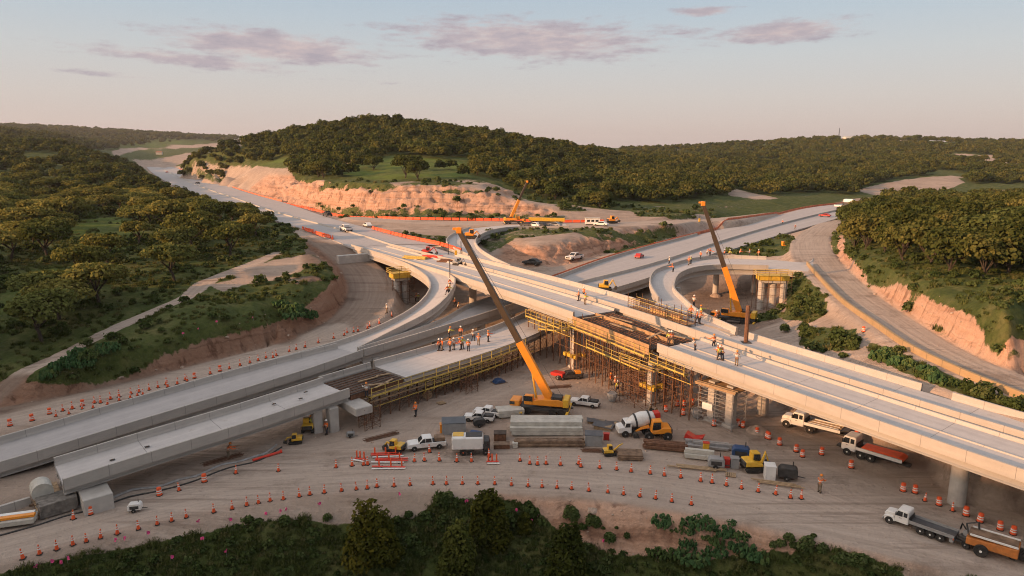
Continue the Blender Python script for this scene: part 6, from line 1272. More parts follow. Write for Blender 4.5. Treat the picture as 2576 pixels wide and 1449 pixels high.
# 6 loader / diggers
def digger(label, rear, front, s=1.0, arm=((1.0, 1.2), (2.2, 2.2), (3.0, .9)), paint=P_YELLOW, tracks=True, cab=True, name='excavator', bucket=True):
    c, rz, L = place(rear, front); t = thing(name, label, 'digger', c, rz, 'yellow plant'); t.scale = (s,) * 3
    if tracks:
        for y in (-.75, .75): MB().prism([(1.25, .12), (1.4, .4), (1.2, .68), (-1.2, .68), (-1.4, .4), (-1.25, .12), (0, .02)], y - .22, y + .22).build('track', M_BLK, t, .04)
    else:
        for x in (1.0, -1.0):
            for y in (-.8, .8): wheel(t, x, y, .5, .34)
    MB().prism([(.7, .72), (.75, 1.05), (.3, 1.15), (-.5, 1.5), (-1.35, 1.45), (-1.45, .8)], -.85, .85).build('body', paint, t, .08); MB().box((-1.35, 0, 1.05), (.35, 1.6, .6)).build('counterweight', P_DARK, t, .06)
    if cab:
        MB().prism([(.75, 1.0), (.6, 2.2), (-.35, 2.25), (-.4, 1.1)], -.15, .8).build('cab', paint, t, .06); MB().prism([(.68, 1.2), (.58, 2.05), (-.2, 2.08), (-.25, 1.3)], -.165, .815).build('cab_window', GLASS, t)
    MB().tube([(a[0], -.3, a[1]) for a in arm], [.2, .16, .1], 6).build('arm', paint, t)
    MB().tube([(.7, -.3, .9), ((arm[0][0] + arm[1][0]) / 2 + .2, -.3, (arm[0][1] + arm[1][1]) / 2)], .07, 6).build('ram', M_STEEL, t)
    if bucket: e = arm[-1]; MB().prism([(e[0] - .1, e[1] + .1), (e[0] + .35, e[1] - .1), (e[0] + .2, e[1] - .7), (e[0] - .45, e[1] - .6)], -.75, .2).build('bucket', P_DARK, t, .03)
    return t
digger('orange-yellow wheeled loader beside the mixer truck', Zc(2, 2, 1600, 1040), Zc(2, 2, 1310, 1040), 1.15, ((.8, 1.2), (1.6, 1.0), (2.3, .6)), P_ORANGE, False, True, 'loader')
digger('rounded yellow mini excavator at the right end of the yard', Zc(2, 2, 2340, 1370), Zc(2, 2, 2530, 1360), .95, ((.7, 1.1), (1.1, 2.4), (1.5, 1.2)))
digger('tiny yellow digger beside the brown lumber pallet', Zc(2, 2, 940, 1215), Zc(2, 2, 1020, 1210), .55, ((.8, 1.2), (2.0, 2.2), (2.8, 2.6)), bucket=False)
digger('yellow and red compact machine in front of the long white pickup', Zc(1, 2, 1480, 1190), Zc(1, 2, 1330, 1170), .75, ((.8, 1.1), (1.6, 1.3), (2.0, .8)))
digger('yellow digger on the overpass edge next to its north parapet', Zc(2, 1, 880, 690), Zc(2, 1, 950, 700), .9, ((.8, 1.2), (1.5, 2.4), (2.2, 1.0))).location = P(1518, 724, 9.12) + V(0, -2.6, 0)
digger('orange digger in the shade beside the left bridge piers', Zc(0, 2, 2576 + 520, 1010), Zc(0, 2, 2576 + 545, 930), .8)
digger('small yellow machine under the left bridge near the hoses', Zc(1, 2, 440, 1090), Zc(1, 2, 360, 1095), .6, ((.8, 1.2), (1.6, 1.2), (2.1, .6)))
# 7 mobile cranes
def tele_boom(t, foot, tip, w0=.85, split=.33, base=P_ORANGE, ext=P_BOOM):
    foot, tip = Vector(foot), Vector(tip); m_ = foot.lerp(tip, split)
    def beam(a, b, w_, h, nm, mt):
        d = (b - a).normalized(); u = Vector((0, 0, 1)); s_ = d.cross(u).normalized(); n_ = s_.cross(d)
        V_ = [a + s_ * i * w_ / 2 + n_ * j * h / 2 for i, j in ((-1, -1), (1, -1), (1, 1), (-1, 1))] + [b + s_ * i * w_ * .46 + n_ * j * h * .46 for i, j in ((-1, -1), (1, -1), (1, 1), (-1, 1))]
        return MB().add([tuple(v) for v in V_], [(3, 2, 1, 0), (4, 5, 6, 7), (0, 1, 5, 4), (1, 2, 6, 5), (2, 3, 7, 6), (3, 0, 4, 7)]).build(nm, mt, t, .03)
    beam(foot, m_, w0, w0 * 1.25, 'boom_base', base); beam(m_, foot.lerp(tip, split + (1 - split) * .5), w0 * .78, w0 * .98, 'boom_extension', ext); beam(foot.lerp(tip, split + (1 - split) * .5), tip, w0 * .64, w0 * .8, 'boom_extension', ext)
    d = (tip - foot).normalized(); s_ = d.cross(Vector((0, 0, 1))).normalized()
    h = MB()
    for k_ in (-1, 1): h.lathe([(.1, -.06), (.42 * w0, -.06), (.42 * w0, .06), (.1, .06)], 12, tuple(tip + d * .25 + s_ * k_ * .22 * w0), 'Y')
    h.box(tuple(tip + d * .15), (.8 * w0, .8 * w0, .9 * w0)); h.box(tuple(tip + d * .5 + Vector((-.3, 0, -.1))), (.9 * w0, .35, .35)); h.build('boom_head', P_ORANGE, t, .03); return m_
def crane(label, base_px, tip, rz, z=None, s=1.0, footx=-1.6, split=.33, ropes=True):
    c = at(*base_px) if z is None else P(*base_px, z); t = thing('mobile_crane', label, 'crane', c, 0, 'mobile cranes'); R_ = Matrix.Rotation(rz, 4, 'Z'); r = lambda x, y, z_: tuple(R_ @ Vector((x * s, y * s, z_ * s)))
    def rb(nm, m_, cc, d, bev=.04): return MB().box(r(*cc), tuple(k_ * s for k_ in d), rz).build(nm, m_, t, bev)
    rb('carrier', P_DARK, (0, 0, .95), (8.0, 2.4, .5)); rb('carrier_cab', P_ORANGE, (4.2, 0, 1.35), (1.5, 2.3, 1.4), .1); rb('cab_window', GLASS, (4.6, 0, 1.65), (.8, 2.34, .5), 0)
    for x in (3.6, 2.2, -1.6, -3.0):
        for y in (-1.05, 1.05):
            w_ = wheel(t, 0, 0, .58 * s, .4 * s); p_ = r(x, y, .58); w_.location = p_; w_.rotation_euler = (0, 0, rz)
    for x in (2.9, -3.9):
        rb('outrigger', P_YELLOW, (x, 0, .75), (.4, 5.6, .3)); 
        for y in (-2.8, 2.8): MB().tube([r(x, y, 0), r(x, y, .8)], .1 * s, 8).build('jack', M_STEEL, t); MB().lathe([(.4 * s, 0), (.4 * s, .08)], 10, r(x, y, 0)).build('pad', P_DARK, t)
    rb('turntable', P_DARK, (-.6, 0, 1.35), (1.8, 1.8, .4)); 
    MB().prism([(1.4, 1.55), (1.4, 2.3), (.2, 2.5), (-2.6, 2.45), (-3.3, 2.0), (-3.3, 1.55)], -1.2, 1.2)
    sp_ = MB().prism([(1.4 * s, 1.55 * s), (1.4 * s, 2.25 * s), (.2 * s, 2.5 * s), (-2.6 * s, 2.6 * s), (-3.3 * s, 2.3 * s), (-3.3 * s, 1.55 * s)], -1.25 * s, 1.25 * s).build('superstructure', P_ORANGE, t, .06); sp_.rotation_euler = (0, 0, rz)
    rb('counterweight', P_YELLOW, (-3.6, 0, 2.1), (.9, 2.5, 1.3), .08); rb('engine_cover', P_DARK, (-2.2, .3, 2.75), (1.6, 1.5, .5)); rb('operator_cab', P_ORANGE, (2.0, .85, 2.3), (1.4, .9, 1.5), .1); rb('operator_window', GLASS, (2.1, .87, 2.55), (1.42, .92, .8), 0)
    rb('winch', P_DARK, (-1.2, -.4, 2.75), (.8, 1.0, .6))
    foot = Vector(r(footx, 0, 2.5)); tip_l = Vector(tip) - c; m_ = tele_boom(t, foot, tip_l, .95 * s, split)
    MB().tube([Vector(r(1.0, 0, 1.9)), foot.lerp(m_, .62)], .16 * s, 8).build('lift_ram', P_YELLOW, t)
    if ropes:
        MB().tube([tip_l + V(.2, .1, .2), Vector(r(-3.0, 0, 2.7))], .03, 4).build('hoist_rope', P_DARK, t); hk = tip_l + V(-.6 * s, 0, -3.2 * s); MB().tube([tip_l + V(-.5 * s, 0, 0), hk], .03, 4).build('hoist_rope', P_DARK, t); MB().box(tuple(hk), (.35 * s, .2, .7 * s)).build('hook_block', P_YELLOW, t, .04)
    return t
cb_ = P(1372, 1035, 0)
crane('big orange mobile crane in the yard centre with a long dark boom', (1366, 1038), Q(1156, 582, cb_.y + 2.0), PI - .22, 0, .9, -1.0, .34)
cb2 = at(1852, 812)
crane('orange mobile crane standing in the pit behind the right-hand ramp', (1850, 812), Q(1769, 514, cb2.y + 1), PI - .5, None, 1.0, -.6, .42)
c3 = at(1292, 562); crane('distant yellow crane with a thin boom on the service road', (1292, 563), Q(1326, 458, c3.y), .1, None, .9, -1.2, .5, False)
# 8 stacks and stores
def stack(name, label, cat, c, rz, rows, L, w_, h, m, gap=.04, jit=.12, part='slab', group=None, bevel=.02, base=True):
    t = thing(name, label, cat, c, rz, group); rng = random.Random(label)
    z = .0
    if base:
        for x in (-L * .35, L * .35): MB().box((x, 0, .08), (.15, w_ * max(rows) * 1.0, .16)).build('bearer', M_WOOD, t)
        z = .16
    for r_ in rows:
        for k_ in range(r_):
            y = (k_ - (r_ - 1) / 2) * (w_ + gap); MB().box((rng.uniform(-jit, jit), y, z + h / 2), (L * rng.uniform(.96, 1.0), w_, h), rng.uniform(-.008, .008)).build(part, m, t, bevel)
        z += h + .02
    return t
g = P(1376, 1098, 0); stack('slab_stack', 'stack of long pale precast slabs in the yard centre in front of the crane', 'slab stack', (g.x, g.y + 1.7, 0), .0, (3, 3, 2), 9.4, 1.15, .5, M_SLABC)
g = P(1385, 1123, 0); stack('lumber_stack', 'long low stack of brown timbers lying before the pale slabs', 'timber stack', (g.x, g.y + .3, 0), 0, (4, 3), 8.6, .28, .3, M_LUMB, .1, .4, 'timber')
g = P(1288, 1045, 0); stack('slab_stack', 'shorter stack of pale slabs left of the crane behind the big stack', 'slab stack', (g.x - .3, g.y, 0), .22, (2, 2), 3.6, 1.0, .45, M_SLABC)
g = P(1586, 1156, 0); stack('lumber_stack', 'square pallet of rusty brown planks beside the tiny yellow digger', 'timber stack', (g.x, g.y + .6, 0), -.08, (6, 6, 5), 2.9, .34, .16, M_LUMB, .03, .1, 'plank')
g = P(1668, 1132, 0); stack('beam_stack', 'dark steel beams lying right of the brown pallet', 'beam stack', (g.x, g.y + .4, 0), -.22, (4, 3), 5.0, .3, .34, M_RUST, .14, .5, 'beam')
g = P(1785, 1128, 0); stack('beam_stack', 'grey steel beams beside the red scoop in the right of the yard', 'beam stack', (g.x, g.y + .2, 0), -.25, (4, 2), 5.2, .3, .3, M_STEEL, .14, .6, 'beam')
g = P(1762, 1158, 0); stack('slab_stack', 'two pale concrete beams in front of the grey steel beams', 'slab stack', (g.x, g.y + .4, 0), -.26, (2, 1), 3.4, .5, .5, M_SLABC)
g = P(1752, 1180, 0); stack('lumber_stack', 'long thin pale planks on the ground near the row of cones', 'timber stack', (g.x, g.y, 0), -.24, (3,), 5.6, .22, .1, M_WOOD, .08, .6, 'plank')
g = P(1975, 1215, 0); stack('lumber_stack', 'scattered pale boards at the right tip of the yard', 'timber stack', (g.x - 1.2, g.y - .4, 0), -.3, (3,), 4.6, .18, .1, M_WOOD, .12, .7, 'plank')
# dark roofing sheets leaning over a grey bin
g = P(1515, 1085, 0); t = thing('sheet_pile', 'dark metal sheets lying over each other right of the pale slabs', 'sheet pile', (g.x, g.y + 1.2, 0), -.25)
for i, (x, y, z, a) in enumerate(((-.8, 1.6, .25, .1), (1.0, 1.0, .32, .3), (.3, -.2, .5, -.1))): MB().box((x, y, z), (2.6, 1.5, .06), a, .06 * (i - 1), .08).build('sheet', M_SHEET, t); MB().box((x, y, z / 2 - .02), (2.2, 1.1, z), a).build('bearer', M_WOOD, t)
def bin_(label, px, d, m, rz=0, lid=None, name='storage_box', extra=None):
    g = P(*px, 0); t = thing(name, label, 'box', (g.x, g.y + d[1] / 2, 0), rz); MB().box((0, 0, d[2] / 2), d).build('body', m, t, .04)
    for x in (-d[0] / 2 + .08, d[0] / 2 - .08): MB().box((x, -d[1] / 2 - .02, d[2] / 2), (.1, .06, d[2] * .92)).build('rib', m, t)
    MB().box((0, 0, d[2] + .03), (d[0] + .08, d[1] + .08, .07)).build('lid', lid or m, t, .02)
    if extra: extra(t)
    return t
bin_('grey steel bin in front of the dark metal sheets', (1495, 1124), (2.1, 1.6, 1.4), P_GREY, -.1, M_SHEET)
bin_('small red box standing right of the grey steel bin', (1526, 1108), (.7, .5, .8), P_RED, -.2)
bin_('large grey container with a stone-coloured top behind the white pickup', (1140, 1094), (3.0, 2.2, 1.5), P_GREY, .1, M_SHEET, 'container')
bin_('orange tool chest beside the large grey container', (1116, 1090), (1.0, .8, 1.1), P_ORANGE, .1)
bin_('open dark crate between the water truck and the slabs', (1258, 1110), (1.5, 1.2, .9), M_RUST, 0, M_DARK, 'crate')
bin_('low dark crate at the foot of the slab stack', (1262, 1130), (1.9, 1.0, .5), M_RUST, .05, M_LUMB, 'crate')
bin_('white site box at the right tip of the yard', (1940, 1210), (1.1, 1.2, 1.6), P_WHITE, -.2, P_WHITE)
bin_('bright red box between the grey machine and the blue one', (1828, 1177), (.8, .7, 1.0), P_RED, -.2)
bin_('light grey cabinet left of the blue machine', (1850, 1180), (.9, .8, 1.2), P_GREY, -.2)
bin_('yellow box with red foot standing on the grey beams', (1777, 1140), (.7, .6, 1.2), P_YELLOW, -.2, P_RED)
bin_('grey block of concrete at the left end of the timber row', (1296, 1128), (.6, .6, .6), M_SLABC)
def genset(label, px, m, s=1.0, rz=0.0):
    g = P(*px, 0); t = thing('generator', label, 'generator', (g.x, g.y + .5, 0), rz); t.scale = (s,) * 3; MB().prism([(1.0, .35), (1.0, 1.2), (.8, 1.45), (-.7, 1.45), (-1.0, 1.15), (-1.0, .35)], -.6, .6).build('body', m, t, .06); MB().box((0, -.61, .85), (1.3, .04, .5)).build('vent', P_DARK, t); MB().tube([(.5, .2, 1.4), (.5, .2, 2.0)], .06, 6).build('exhaust', P_DARK, t); MB().tube([(1.0, 0, .45), (1.8, 0, .4)], .06, 5).build('drawbar', P_DARK, t)
    for y in (-.68, .68): wheel(t, -.1, y, .32, .2)
    return t
genset('dark blue towable generator behind the yellow mini excavator', (1866, 1158), P_BLUE, 1.0, -.3); genset('grey machine with hoses at the end of the pale planks', (1804, 1182), P_GREY, .9, -.2); genset('black machine beside the white site box', (1985, 1210), P_DARK, 1.0, -.35)
genset('white and red compressor standing alone by the left cone rows', (334, 1292), P_WHITE, .62, .25); genset('dark compressor next to the black-wheeled pickups', (1205, 1076), P_DARK, .75, .3); genset('small grey compressor beside the bridge piers on the left', (880, 1104), P_GREY, .5, .2)
# red scoop, red beams, barricade pile
g = P(1745, 1106, 0); t = thing('loader_scoop', 'red loader scoop lying on the ground above the grey beams', 'scoop', (g.x, g.y, 0), -.5); MB().prism([(1.0, .1), (1.3, .8), (.2, .4), (-.9, .9), (-1.1, .2), (0, .05)], -.6, .6).build('shell', P_RED, t, .05); MB().box((-.2, 0, .3), (1.8, .2, .3), .9).build('arm', P_RED, t, .03)
def barricade_pile(label, px, n_, L, rz):
    g = P(*px, 0); t = thing('barricade', label, 'barricade', (g.x, g.y, 0), rz, 'barricades on the ground')
    for i in range(n_):
        MB().box((random.uniform(-.3, .3), -.5 + i * .34, .12 + .07 * (i % 3)), (L, .24, .06), random.uniform(-.06, .06)).build('board', M_RED2 if i % 3 else M_WHT, t)
    for x in (-L * .3, L * .3): MB().box((x, 0, .05), (.1, n_ * .34 + .3, .08)).build('foot', P_DARK, t)
    for x in (-L * .38, -.1, L * .3): MB().lathe([(.09, 0), (.09, .8), (.06, .86)], 8, (x, .2, .1)).build('post', M_OR, t)
barricade_pile('upper pile of red and white barricades lying left of the cones', (972, 1146), 3, 3.6, .05); barricade_pile('middle pile of red and white barricades with upright posts', (980, 1160), 4, 3.8, .02); barricade_pile('lowest pile of red barricades at the edge of the haul road', (985, 1176), 2, 3.8, 0); barricade_pile('small tumbled barricade between two cones on the left', (906, 1156), 2, 1.4, -.3); barricade_pile('red barricade fallen by the cones right of the water truck', (1240, 1163), 2, 1.4, 0)
g = P(672, 1150, 0); t = thing('pipe', 'long red pipe on the ground under the left bridge', 'pipe', (g.x, g.y, 0), .75); MB().tube([(-1.7, 0, .16), (1.7, 0, .16)], .16, 10).build('shaft', M_RED2, t); MB().lathe([(.23, -.08), (.23, .08)], 10, (1.7, 0, .2), 'X').build('flange', M_RED2, t)
# hoses along the foot of the bridge
hz = [P(*p, .07) for p in (Zc(0, 3, 0, 1040), Zc(0, 3, 400, 930), Zc(0, 3, 640, 850), Zc(0, 3, 980, 765), Zc(0, 3, 1300, 650), Zc(0, 3, 1560, 600), Zc(0, 3, 1900, 510), Zc(0, 3, 2300, 360), Zc(1, 3, 20, 290), Zc(1, 3, 260, 150))]
tag(MB().tube(crsample(hz, .8), .09, 6).build('hose', P_DARK), 'long dark hose snaking along the ground under the left bridge', 'hose')
tag(MB().tube([p + V(-.5, 1.1 + .3 * math.sin(i * 1.3), .03) for i, p in enumerate(crsample(hz[2:], .8))], .13, 6).build('hose', M_STEEL), 'pale grey hose lying beside the dark one under the left bridge', 'hose')
# the unfinished end at the lower left
e0 = B1[0]; d_ = (B1[0] - B1[1]).normalized(); n_ = Vector((-d_.y, d_.x, 0)).normalized()
t = thing('pipe', 'grey pipe section on timber at the open end of the left bridge', 'pipe', e0 + d_ * 1.6 + n_ * -3.0 + V(0, 0, -.7), rz1); MB().lathe([(.85, -1.0), (.95, -1.0), (.95, 1.0), (.85, 1.0)], 20, (0, 0, 0), 'Y').build('shell', M_SLABC, t)
g = P(118, 1305, 0); stack('lumber_stack', 'dark grey stack of planks below the open end of the left bridge', 'timber stack', (g.x, g.y + 1.6, 0), rz1 + .05, (5, 5, 5, 5, 5, 5), 3.2, .5, .2, M_GREYW, .02, .08, 'plank')
t = thing('timber_frame', 'timber staging tilted at the open end of the left bridge', 'staging', (e0 + d_ * 1.4 + n_ * -2.6 + V(0, 0, -1.75)), rz1)
for i in range(7): MB().box((-.2, -3.4 + i * .95, 0), (2.4, .82, .12), random.uniform(-.05, .05)).build('plank', M_WOOD, t)
for y in (-3.0, 0, 2.6): MB().box((0, y, -.2), (2.8, .2, .24)).build('joist', M_LUMB, t); MB().box((.9, y, -.9), (.2, .2, 1.4)).build('leg', M_LUMB, t)
lp = [P(x, y, .0) for x, y in ((-90, 1320), (0, 1296), (78, 1272))]; tag(sweep(lp, [(-.25, -.2), (.25, -.2), (.18, .95), (-.18, .95)], 'barrier_wall', M_PARA), 'short concrete barrier running off the left edge beside the plank stack', 'barrier')
g = P(30, 1334, 0); t = thing('flat_trailer', 'flat trailer edge with orange beam cut off by the left edge', 'trailer', (g.x - .6, g.y + .8, 0), .30); MB().box((0, 0, .55), (4.2, 1.6, .5)).build('body', M_SLABC, t, .05); MB().box((.1, -.2, .95), (4.0, .5, .25)).build('beam', P_ORANGE, t, .03); MB().box((.1, .45, .92), (3.6, .5, .2)).build('plank', M_WHT, t)
# far vehicles on the decks and roads
pickup('white pickup parked on the far highway by the median', (884, 586), (858, 578), P_WHITE, 9.15, 1.3); pickup('black pickup on the far highway by the orange barriers', (836, 547), (812, 541), P_DARK, 9.15, 1.2, load=toolrack)
car('white car in the dirt next to the orange barriers', (934, 574), (916, 568), P_WHITE, None, 1.2); car('red car on the right-hand highway', (1600, 652), (1616, 645), P_RED, 4.1, 1.0); car('dark car at the edge of the mound by the overpass', (1352, 668), (1325, 664), P_DARK, None, 1.3)
pickup('white pickup with a tank beside the red netting at the foot of the mound', (1460, 652), (1430, 655), P_WHITE, None, 1.2)
for i, (px, py, col_, lab) in enumerate(((1325, 570, P_DARK, 'black car first in the line parked on the service road'), (1345, 571, P_WHITE, 'white car in the line parked on the service road'), (1362, 571, P_DARK, 'dark car in the middle of the line on the service road'), (1395, 570, P_GREY, 'grey car last in the line on the service road'), (1512, 568, P_WHITE, 'white car beside the office trailer on the service road'), (2075, 545, P_RED, 'red vehicle on the right-hand highway before the wood'), (420, 434, P_RED, 'red vehicle at the far end of the upper highway'), (497, 462, P_DARK, 'dark vehicle on the far upper highway near the cut'))):
    car(lab, (px + 8, py + 1), (px - 8, py), col_, None if py > 560 else (9.2 if px < 600 else 4.1), 1.25)
g = at(1375, 562); t = thing('girder_transporter', 'long yellow girder on a low transporter along the service road', 'transporter', g, .02); MB().box((0, 0, 1.5), (13.5, 1.2, 1.3), 0, 0, .03).build('girder', P_YELLOW, t, .05); MB().box((0, 0, .55), (12, 2.2, .4)).build('bed', P_DARK, t)
for x in (-5, -3.8, 3.8, 5):
    for y in (-1, 1): wheel(t, x, y, .45, .3)
g = at(1490, 566); t = thing('site_office', 'white office trailer with dark window front on the service road', 'cabin', g, .0); t.scale = (.82,) * 3; MB().box((0, 0, 1.8), (6.5, 2.6, 2.6)).build('wall', P_WHITE, t, .05); MB().box((0, 0, 3.2), (6.8, 2.9, .2)).build('roof', M_SLABC, t)
for x in (-1.9, 0, 1.9): MB().box((x, -1.31, 2.0), (1.3, .05, .9)).build('window', GLASS, t)
MB().box((0, -1.0, .3), (6, .2, .5)).build('skirting', P_DARK, t)
for i, (px, py, lab) in enumerate(((1540, 562, 'orange machine right of the office trailer'), (2120, 530, 'yellow paver on the far right-hand highway'), (2190, 519, 'far orange roller on the right-hand highway'), (1170, 612, 'small machine on the loop ramp'))):
    o = digger(lab, (px - 8, py), (px + 8, py), 1.3, paint=P_ORANGE if i != 1 else P_YELLOW, arm=((.8, 1.2), (1.4, 1.8), (2.0, 1.0)))
    if px > 2000: o.location.z = 4.1
    if px == 1170: o.location = P(1185, 600, 9.25)
t = flatbed('far lorry with pale body on the right-hand highway near the wood', (2110, 531), (2138, 527), 5, (-2, -3.2), P_WHITE, P_WHITE, z=4.1, bonnet=False)
g = at(2038, 678); bin_('bright orange box beside the right haul road', (2040, 690), (1.8, 1.4, 1.4), P_ORANGE).location = at(1974, 618) + V(0, 0, 0)
# plant and bundles on the overpass deck near the ramp
A_ = lambda px, py: P(px, py, 9.28)
for lab, px, py, m_, L_ in (('heap of yellow formwork beams on the overpass where the ramp begins', 1045, 652, M_YEL2, 5.5), ('heap of red and orange beams on the overpass next to the yellow heap', 1090, 650, M_RED2, 4.5), ('dark bundle of steel on the overpass right of the red beams', 1122, 660, M_RUST, 3.5)):
    g = A_(px, py); stack('beam_stack', lab, 'beam stack', g, -.3, (4, 3), L_, .35, .3, m_, .15, .8, 'beam')
digger('red and orange digger among the beams on the overpass', (1085, 645), (1100, 648), .9, paint=P_RED).location = A_(1075, 640)
g = P(1008, 610, 9.25); 
digger('dark machine at the right end of the beam heaps on the overpass', (1140, 660), (1160, 668), .8, paint=P_GREY).location = A_(1152, 668)
for i, (px, py, h) in enumerate(((1128, 640, 3.2), (1160, 640, 3.4), (1132, 700, 4.0), (1876, 862, 5.5))):
    g = P(px, py, 9.25 if px < 1500 else 8.3); t = thing('steel_post', ('tall dark steel post standing on the ramp in front of the pit crane' if px > 1500 else f'thin dark post on the overpass, {nth(i)} near the ramp top'), 'post', g, 0, 'steel posts'); r0 = .1 if px < 1500 else .32; MB().tube([(0, 0, 0), (0, 0, h)], r0, 8).build('shaft', M_RUST if px > 1500 else P_DARK, t); MB().box((0, 0, .06), (r0 * 4, r0 * 4, .12)).build('foot', P_DARK, t)
# far buildings and mast on the hills
for i, (px, py, Y, w_, h, lab) in enumerate(((1700, 404, 1000, 12, 4, 'far low house with red roof on the valley floor'), (1665, 398, 1100, 16, 4, 'far pale shed left of the red-roofed house'), (2135, 357, 1650, 26, 7, 'far pale building on the right-hand skyline'), (400, 378, 1700, 14, 6, 'far pink building beside the fields on the left'), (1848, 430, 850, 9, 3, 'far small red-roofed house among the trees'))):
    g = Q(px, py, Y); z0 = gz(g.x, g.y); t = thing('house', lab, 'house', (g.x, g.y, z0), .2, 'far houses'); MB().box((0, 0, h / 2 - 1), (w_, w_ * .6, h + 2)).build('wall', M_SLABC, t); MB().add([(-w_ / 2 - .5, -w_ * .34, h), (w_ / 2 + .5, -w_ * .34, h), (w_ / 2 + .5, w_ * .34, h), (-w_ / 2 - .5, w_ * .34, h), (-w_ / 2 + 1, 0, h + w_ * .16), (w_ / 2 - 1, 0, h + w_ * .16)], [(0, 1, 5, 4), (3, 4, 5, 2), (0, 4, 3), (1, 2, 5), (3, 2, 1, 0)]).build('roof', mat('clay_roof', (.34, .13, .08)) if i != 2 else M_SLABC, t)
g = Q(2109, 356, 1720); z0 = gz(g.x, g.y); t = thing('radio_mast', 'thin radio mast on the right-hand skyline', 'mast', (g.x, g.y, z0))
for a in range(3): MB().tube([(1.6 * math.cos(a * 2.1), 1.6 * math.sin(a * 2.1), 0), (.2 * math.cos(a * 2.1), .2 * math.sin(a * 2.1), 30)], .3, 4).build('leg', P_DARK, t)
for z in range(3, 28, 5): r0 = 1.6 - z * .047; MB().tube([(r0 * math.cos(a * 2.1), r0 * math.sin(a * 2.1), z) for a in range(4)], .14, 4).build('brace', P_DARK, t)

# odds and ends lying about the site
def pallet(t):
    for y in (-.45, 0, .45): MB().box((0, y, .05), (1.1, .12, .1)).build('bearer', M_LUMB, t)
    for i in range(5): MB().box((-.46 + i * .23, 0, .125), (.17, 1.05, .04)).build('board', M_WOOD, t)
def reel(t):
    for y in (-.4, .4): MB().lathe([(.7, -.04), (.7, .04)], 16, (0, y, .7), 'Y').build('flange', M_WOOD, t)
    MB().lathe([(.4, -.38), (.4, .38)], 12, (0, 0, .7), 'Y').build('cable', M_BLK, t)
def tarp(t): MB().prism([(1.0, 0), (.7, .45), (.1, .6), (-.5, .5), (-1.0, 0)], -.7, .7).build('cover', P_BLUE, t, .08); MB().box((0, 0, .04), (2.2, 1.7, .06)).build('base', M_LUMB, t)
def rebars(t):
    for i in range(9): MB().tube([(-2.2 + .2 * math.sin(i * 3), -.4 + i * .1, .07 + .06 * (i % 3)), (2.2 + .25 * math.sin(i * 5), -.4 + i * .1 + .06 * math.sin(i), .07 + .06 * (i % 3))], .035, 5).build('bar', M_RUST, t)
def bucket(t): MB().lathe([(.45, .1), (.75, .9), (.75, 1.3)], 12).build('hopper', P_GREY, t); MB().tube([(-.7, 0, 1.3), (0, 0, 1.9), (.7, 0, 1.3)], .05, 5).build('handle', P_DARK, t)
def heap(t): 
    m0 = MB().lathe([(1.5, -.1), (1.15, .3), (.6, .62), (.12, .8)], 14).build('mound', STONE, t)
for f_, nm, cat, lab, px, py, rz in ((pallet, 'pallet', 'pallet', 'wooden pallet left of the tall scaffold tower', 1560, 992, .3), (reel, 'cable_reel', 'reel', 'wooden cable reel standing behind the mixer truck', 1642, 1048, 1.0), (tarp, 'covered_stack', 'covered load', 'blue covered load under the edge of the new deck', 1255, 962, .5), (rebars, 'rebar_bundle', 'rebar', 'rusty rebar bundle on the ground behind the crane', 1400, 975, .2), (bucket, 'concrete_bucket', 'bucket', 'grey concrete bucket left of the tall scaffold tower', 1540, 1010, 0), (heap, 'dirt_heap', 'heap', 'dirt heap beside the piers under the overpass', 1905, 1085, 0), (rebars, 'rebar_bundle', 'rebar', 'rusty rebar bundle near the left bridge piers', 960, 1100, .6), (pallet, 'pallet', 'pallet', 'wooden pallet in front of the yellow walkway', 1110, 1015, .7), (reel, 'cable_reel', 'reel', 'cable reel under the new deck near the walkway', 1075, 1002, .2), (heap, 'dirt_heap', 'heap', 'dirt heap in the pit inside the right-hand ramp', 1800, 745, 0), (heap, 'dirt_heap', 'heap', 'dirt heap under the left S-curved ramp', 1035, 785, 0), (tarp, 'covered_stack', 'covered load', 'blue covered load beside the grey container', 1195, 1096, 1.2), (rebars, 'rebar_bundle', 'rebar', 'rusty rebar bundle in front of the grey steel bin', 1510, 1136, -.1), (pallet, 'pallet', 'pallet', 'wooden pallet left of the yellow mini excavator', 1838, 1196, -.3), (bucket, 'concrete_bucket', 'bucket', 'grey concrete bucket by the twin scaffolded piers', 1752, 1052, 0), (rebars, 'rebar_bundle', 'rebar', 'rusty rebar bundle beside the long dark hose', 560, 1158, .7), (heap, 'dirt_heap', 'heap', 'dirt heap at the edge of the left haul road', 985, 812, 0)):
    g = at(px, py); t = thing(nm, lab, cat, g, rz); f_(t)
for i, (c_, x, y) in enumerate(((0, 1480, 1130), (0, 1130, 1262), (1, 180, 700), (1, 450, 645), (1, 500, 580))):
    px, py = Zc(c_, 2 if c_ else 2, x, y); p = P(px, py, 3.2 if c_ == 0 else 3.9); p = P(px, py, 2.55 + 1.75 * (p.y - 62.3) / 21.7 + .01)
    t = thing('drain_cover', f'small dark cover on the left bridge deck, {nth(i)}', 'drain cover', p, rz1, 'covers on the left bridge deck'); MB().box((0, 0, .03), (.5, .3, .05)).build('plate', P_DARK, t); MB().box((0, 0, .07), (.1, .24, .04)).build('grip', M_RUST, t)
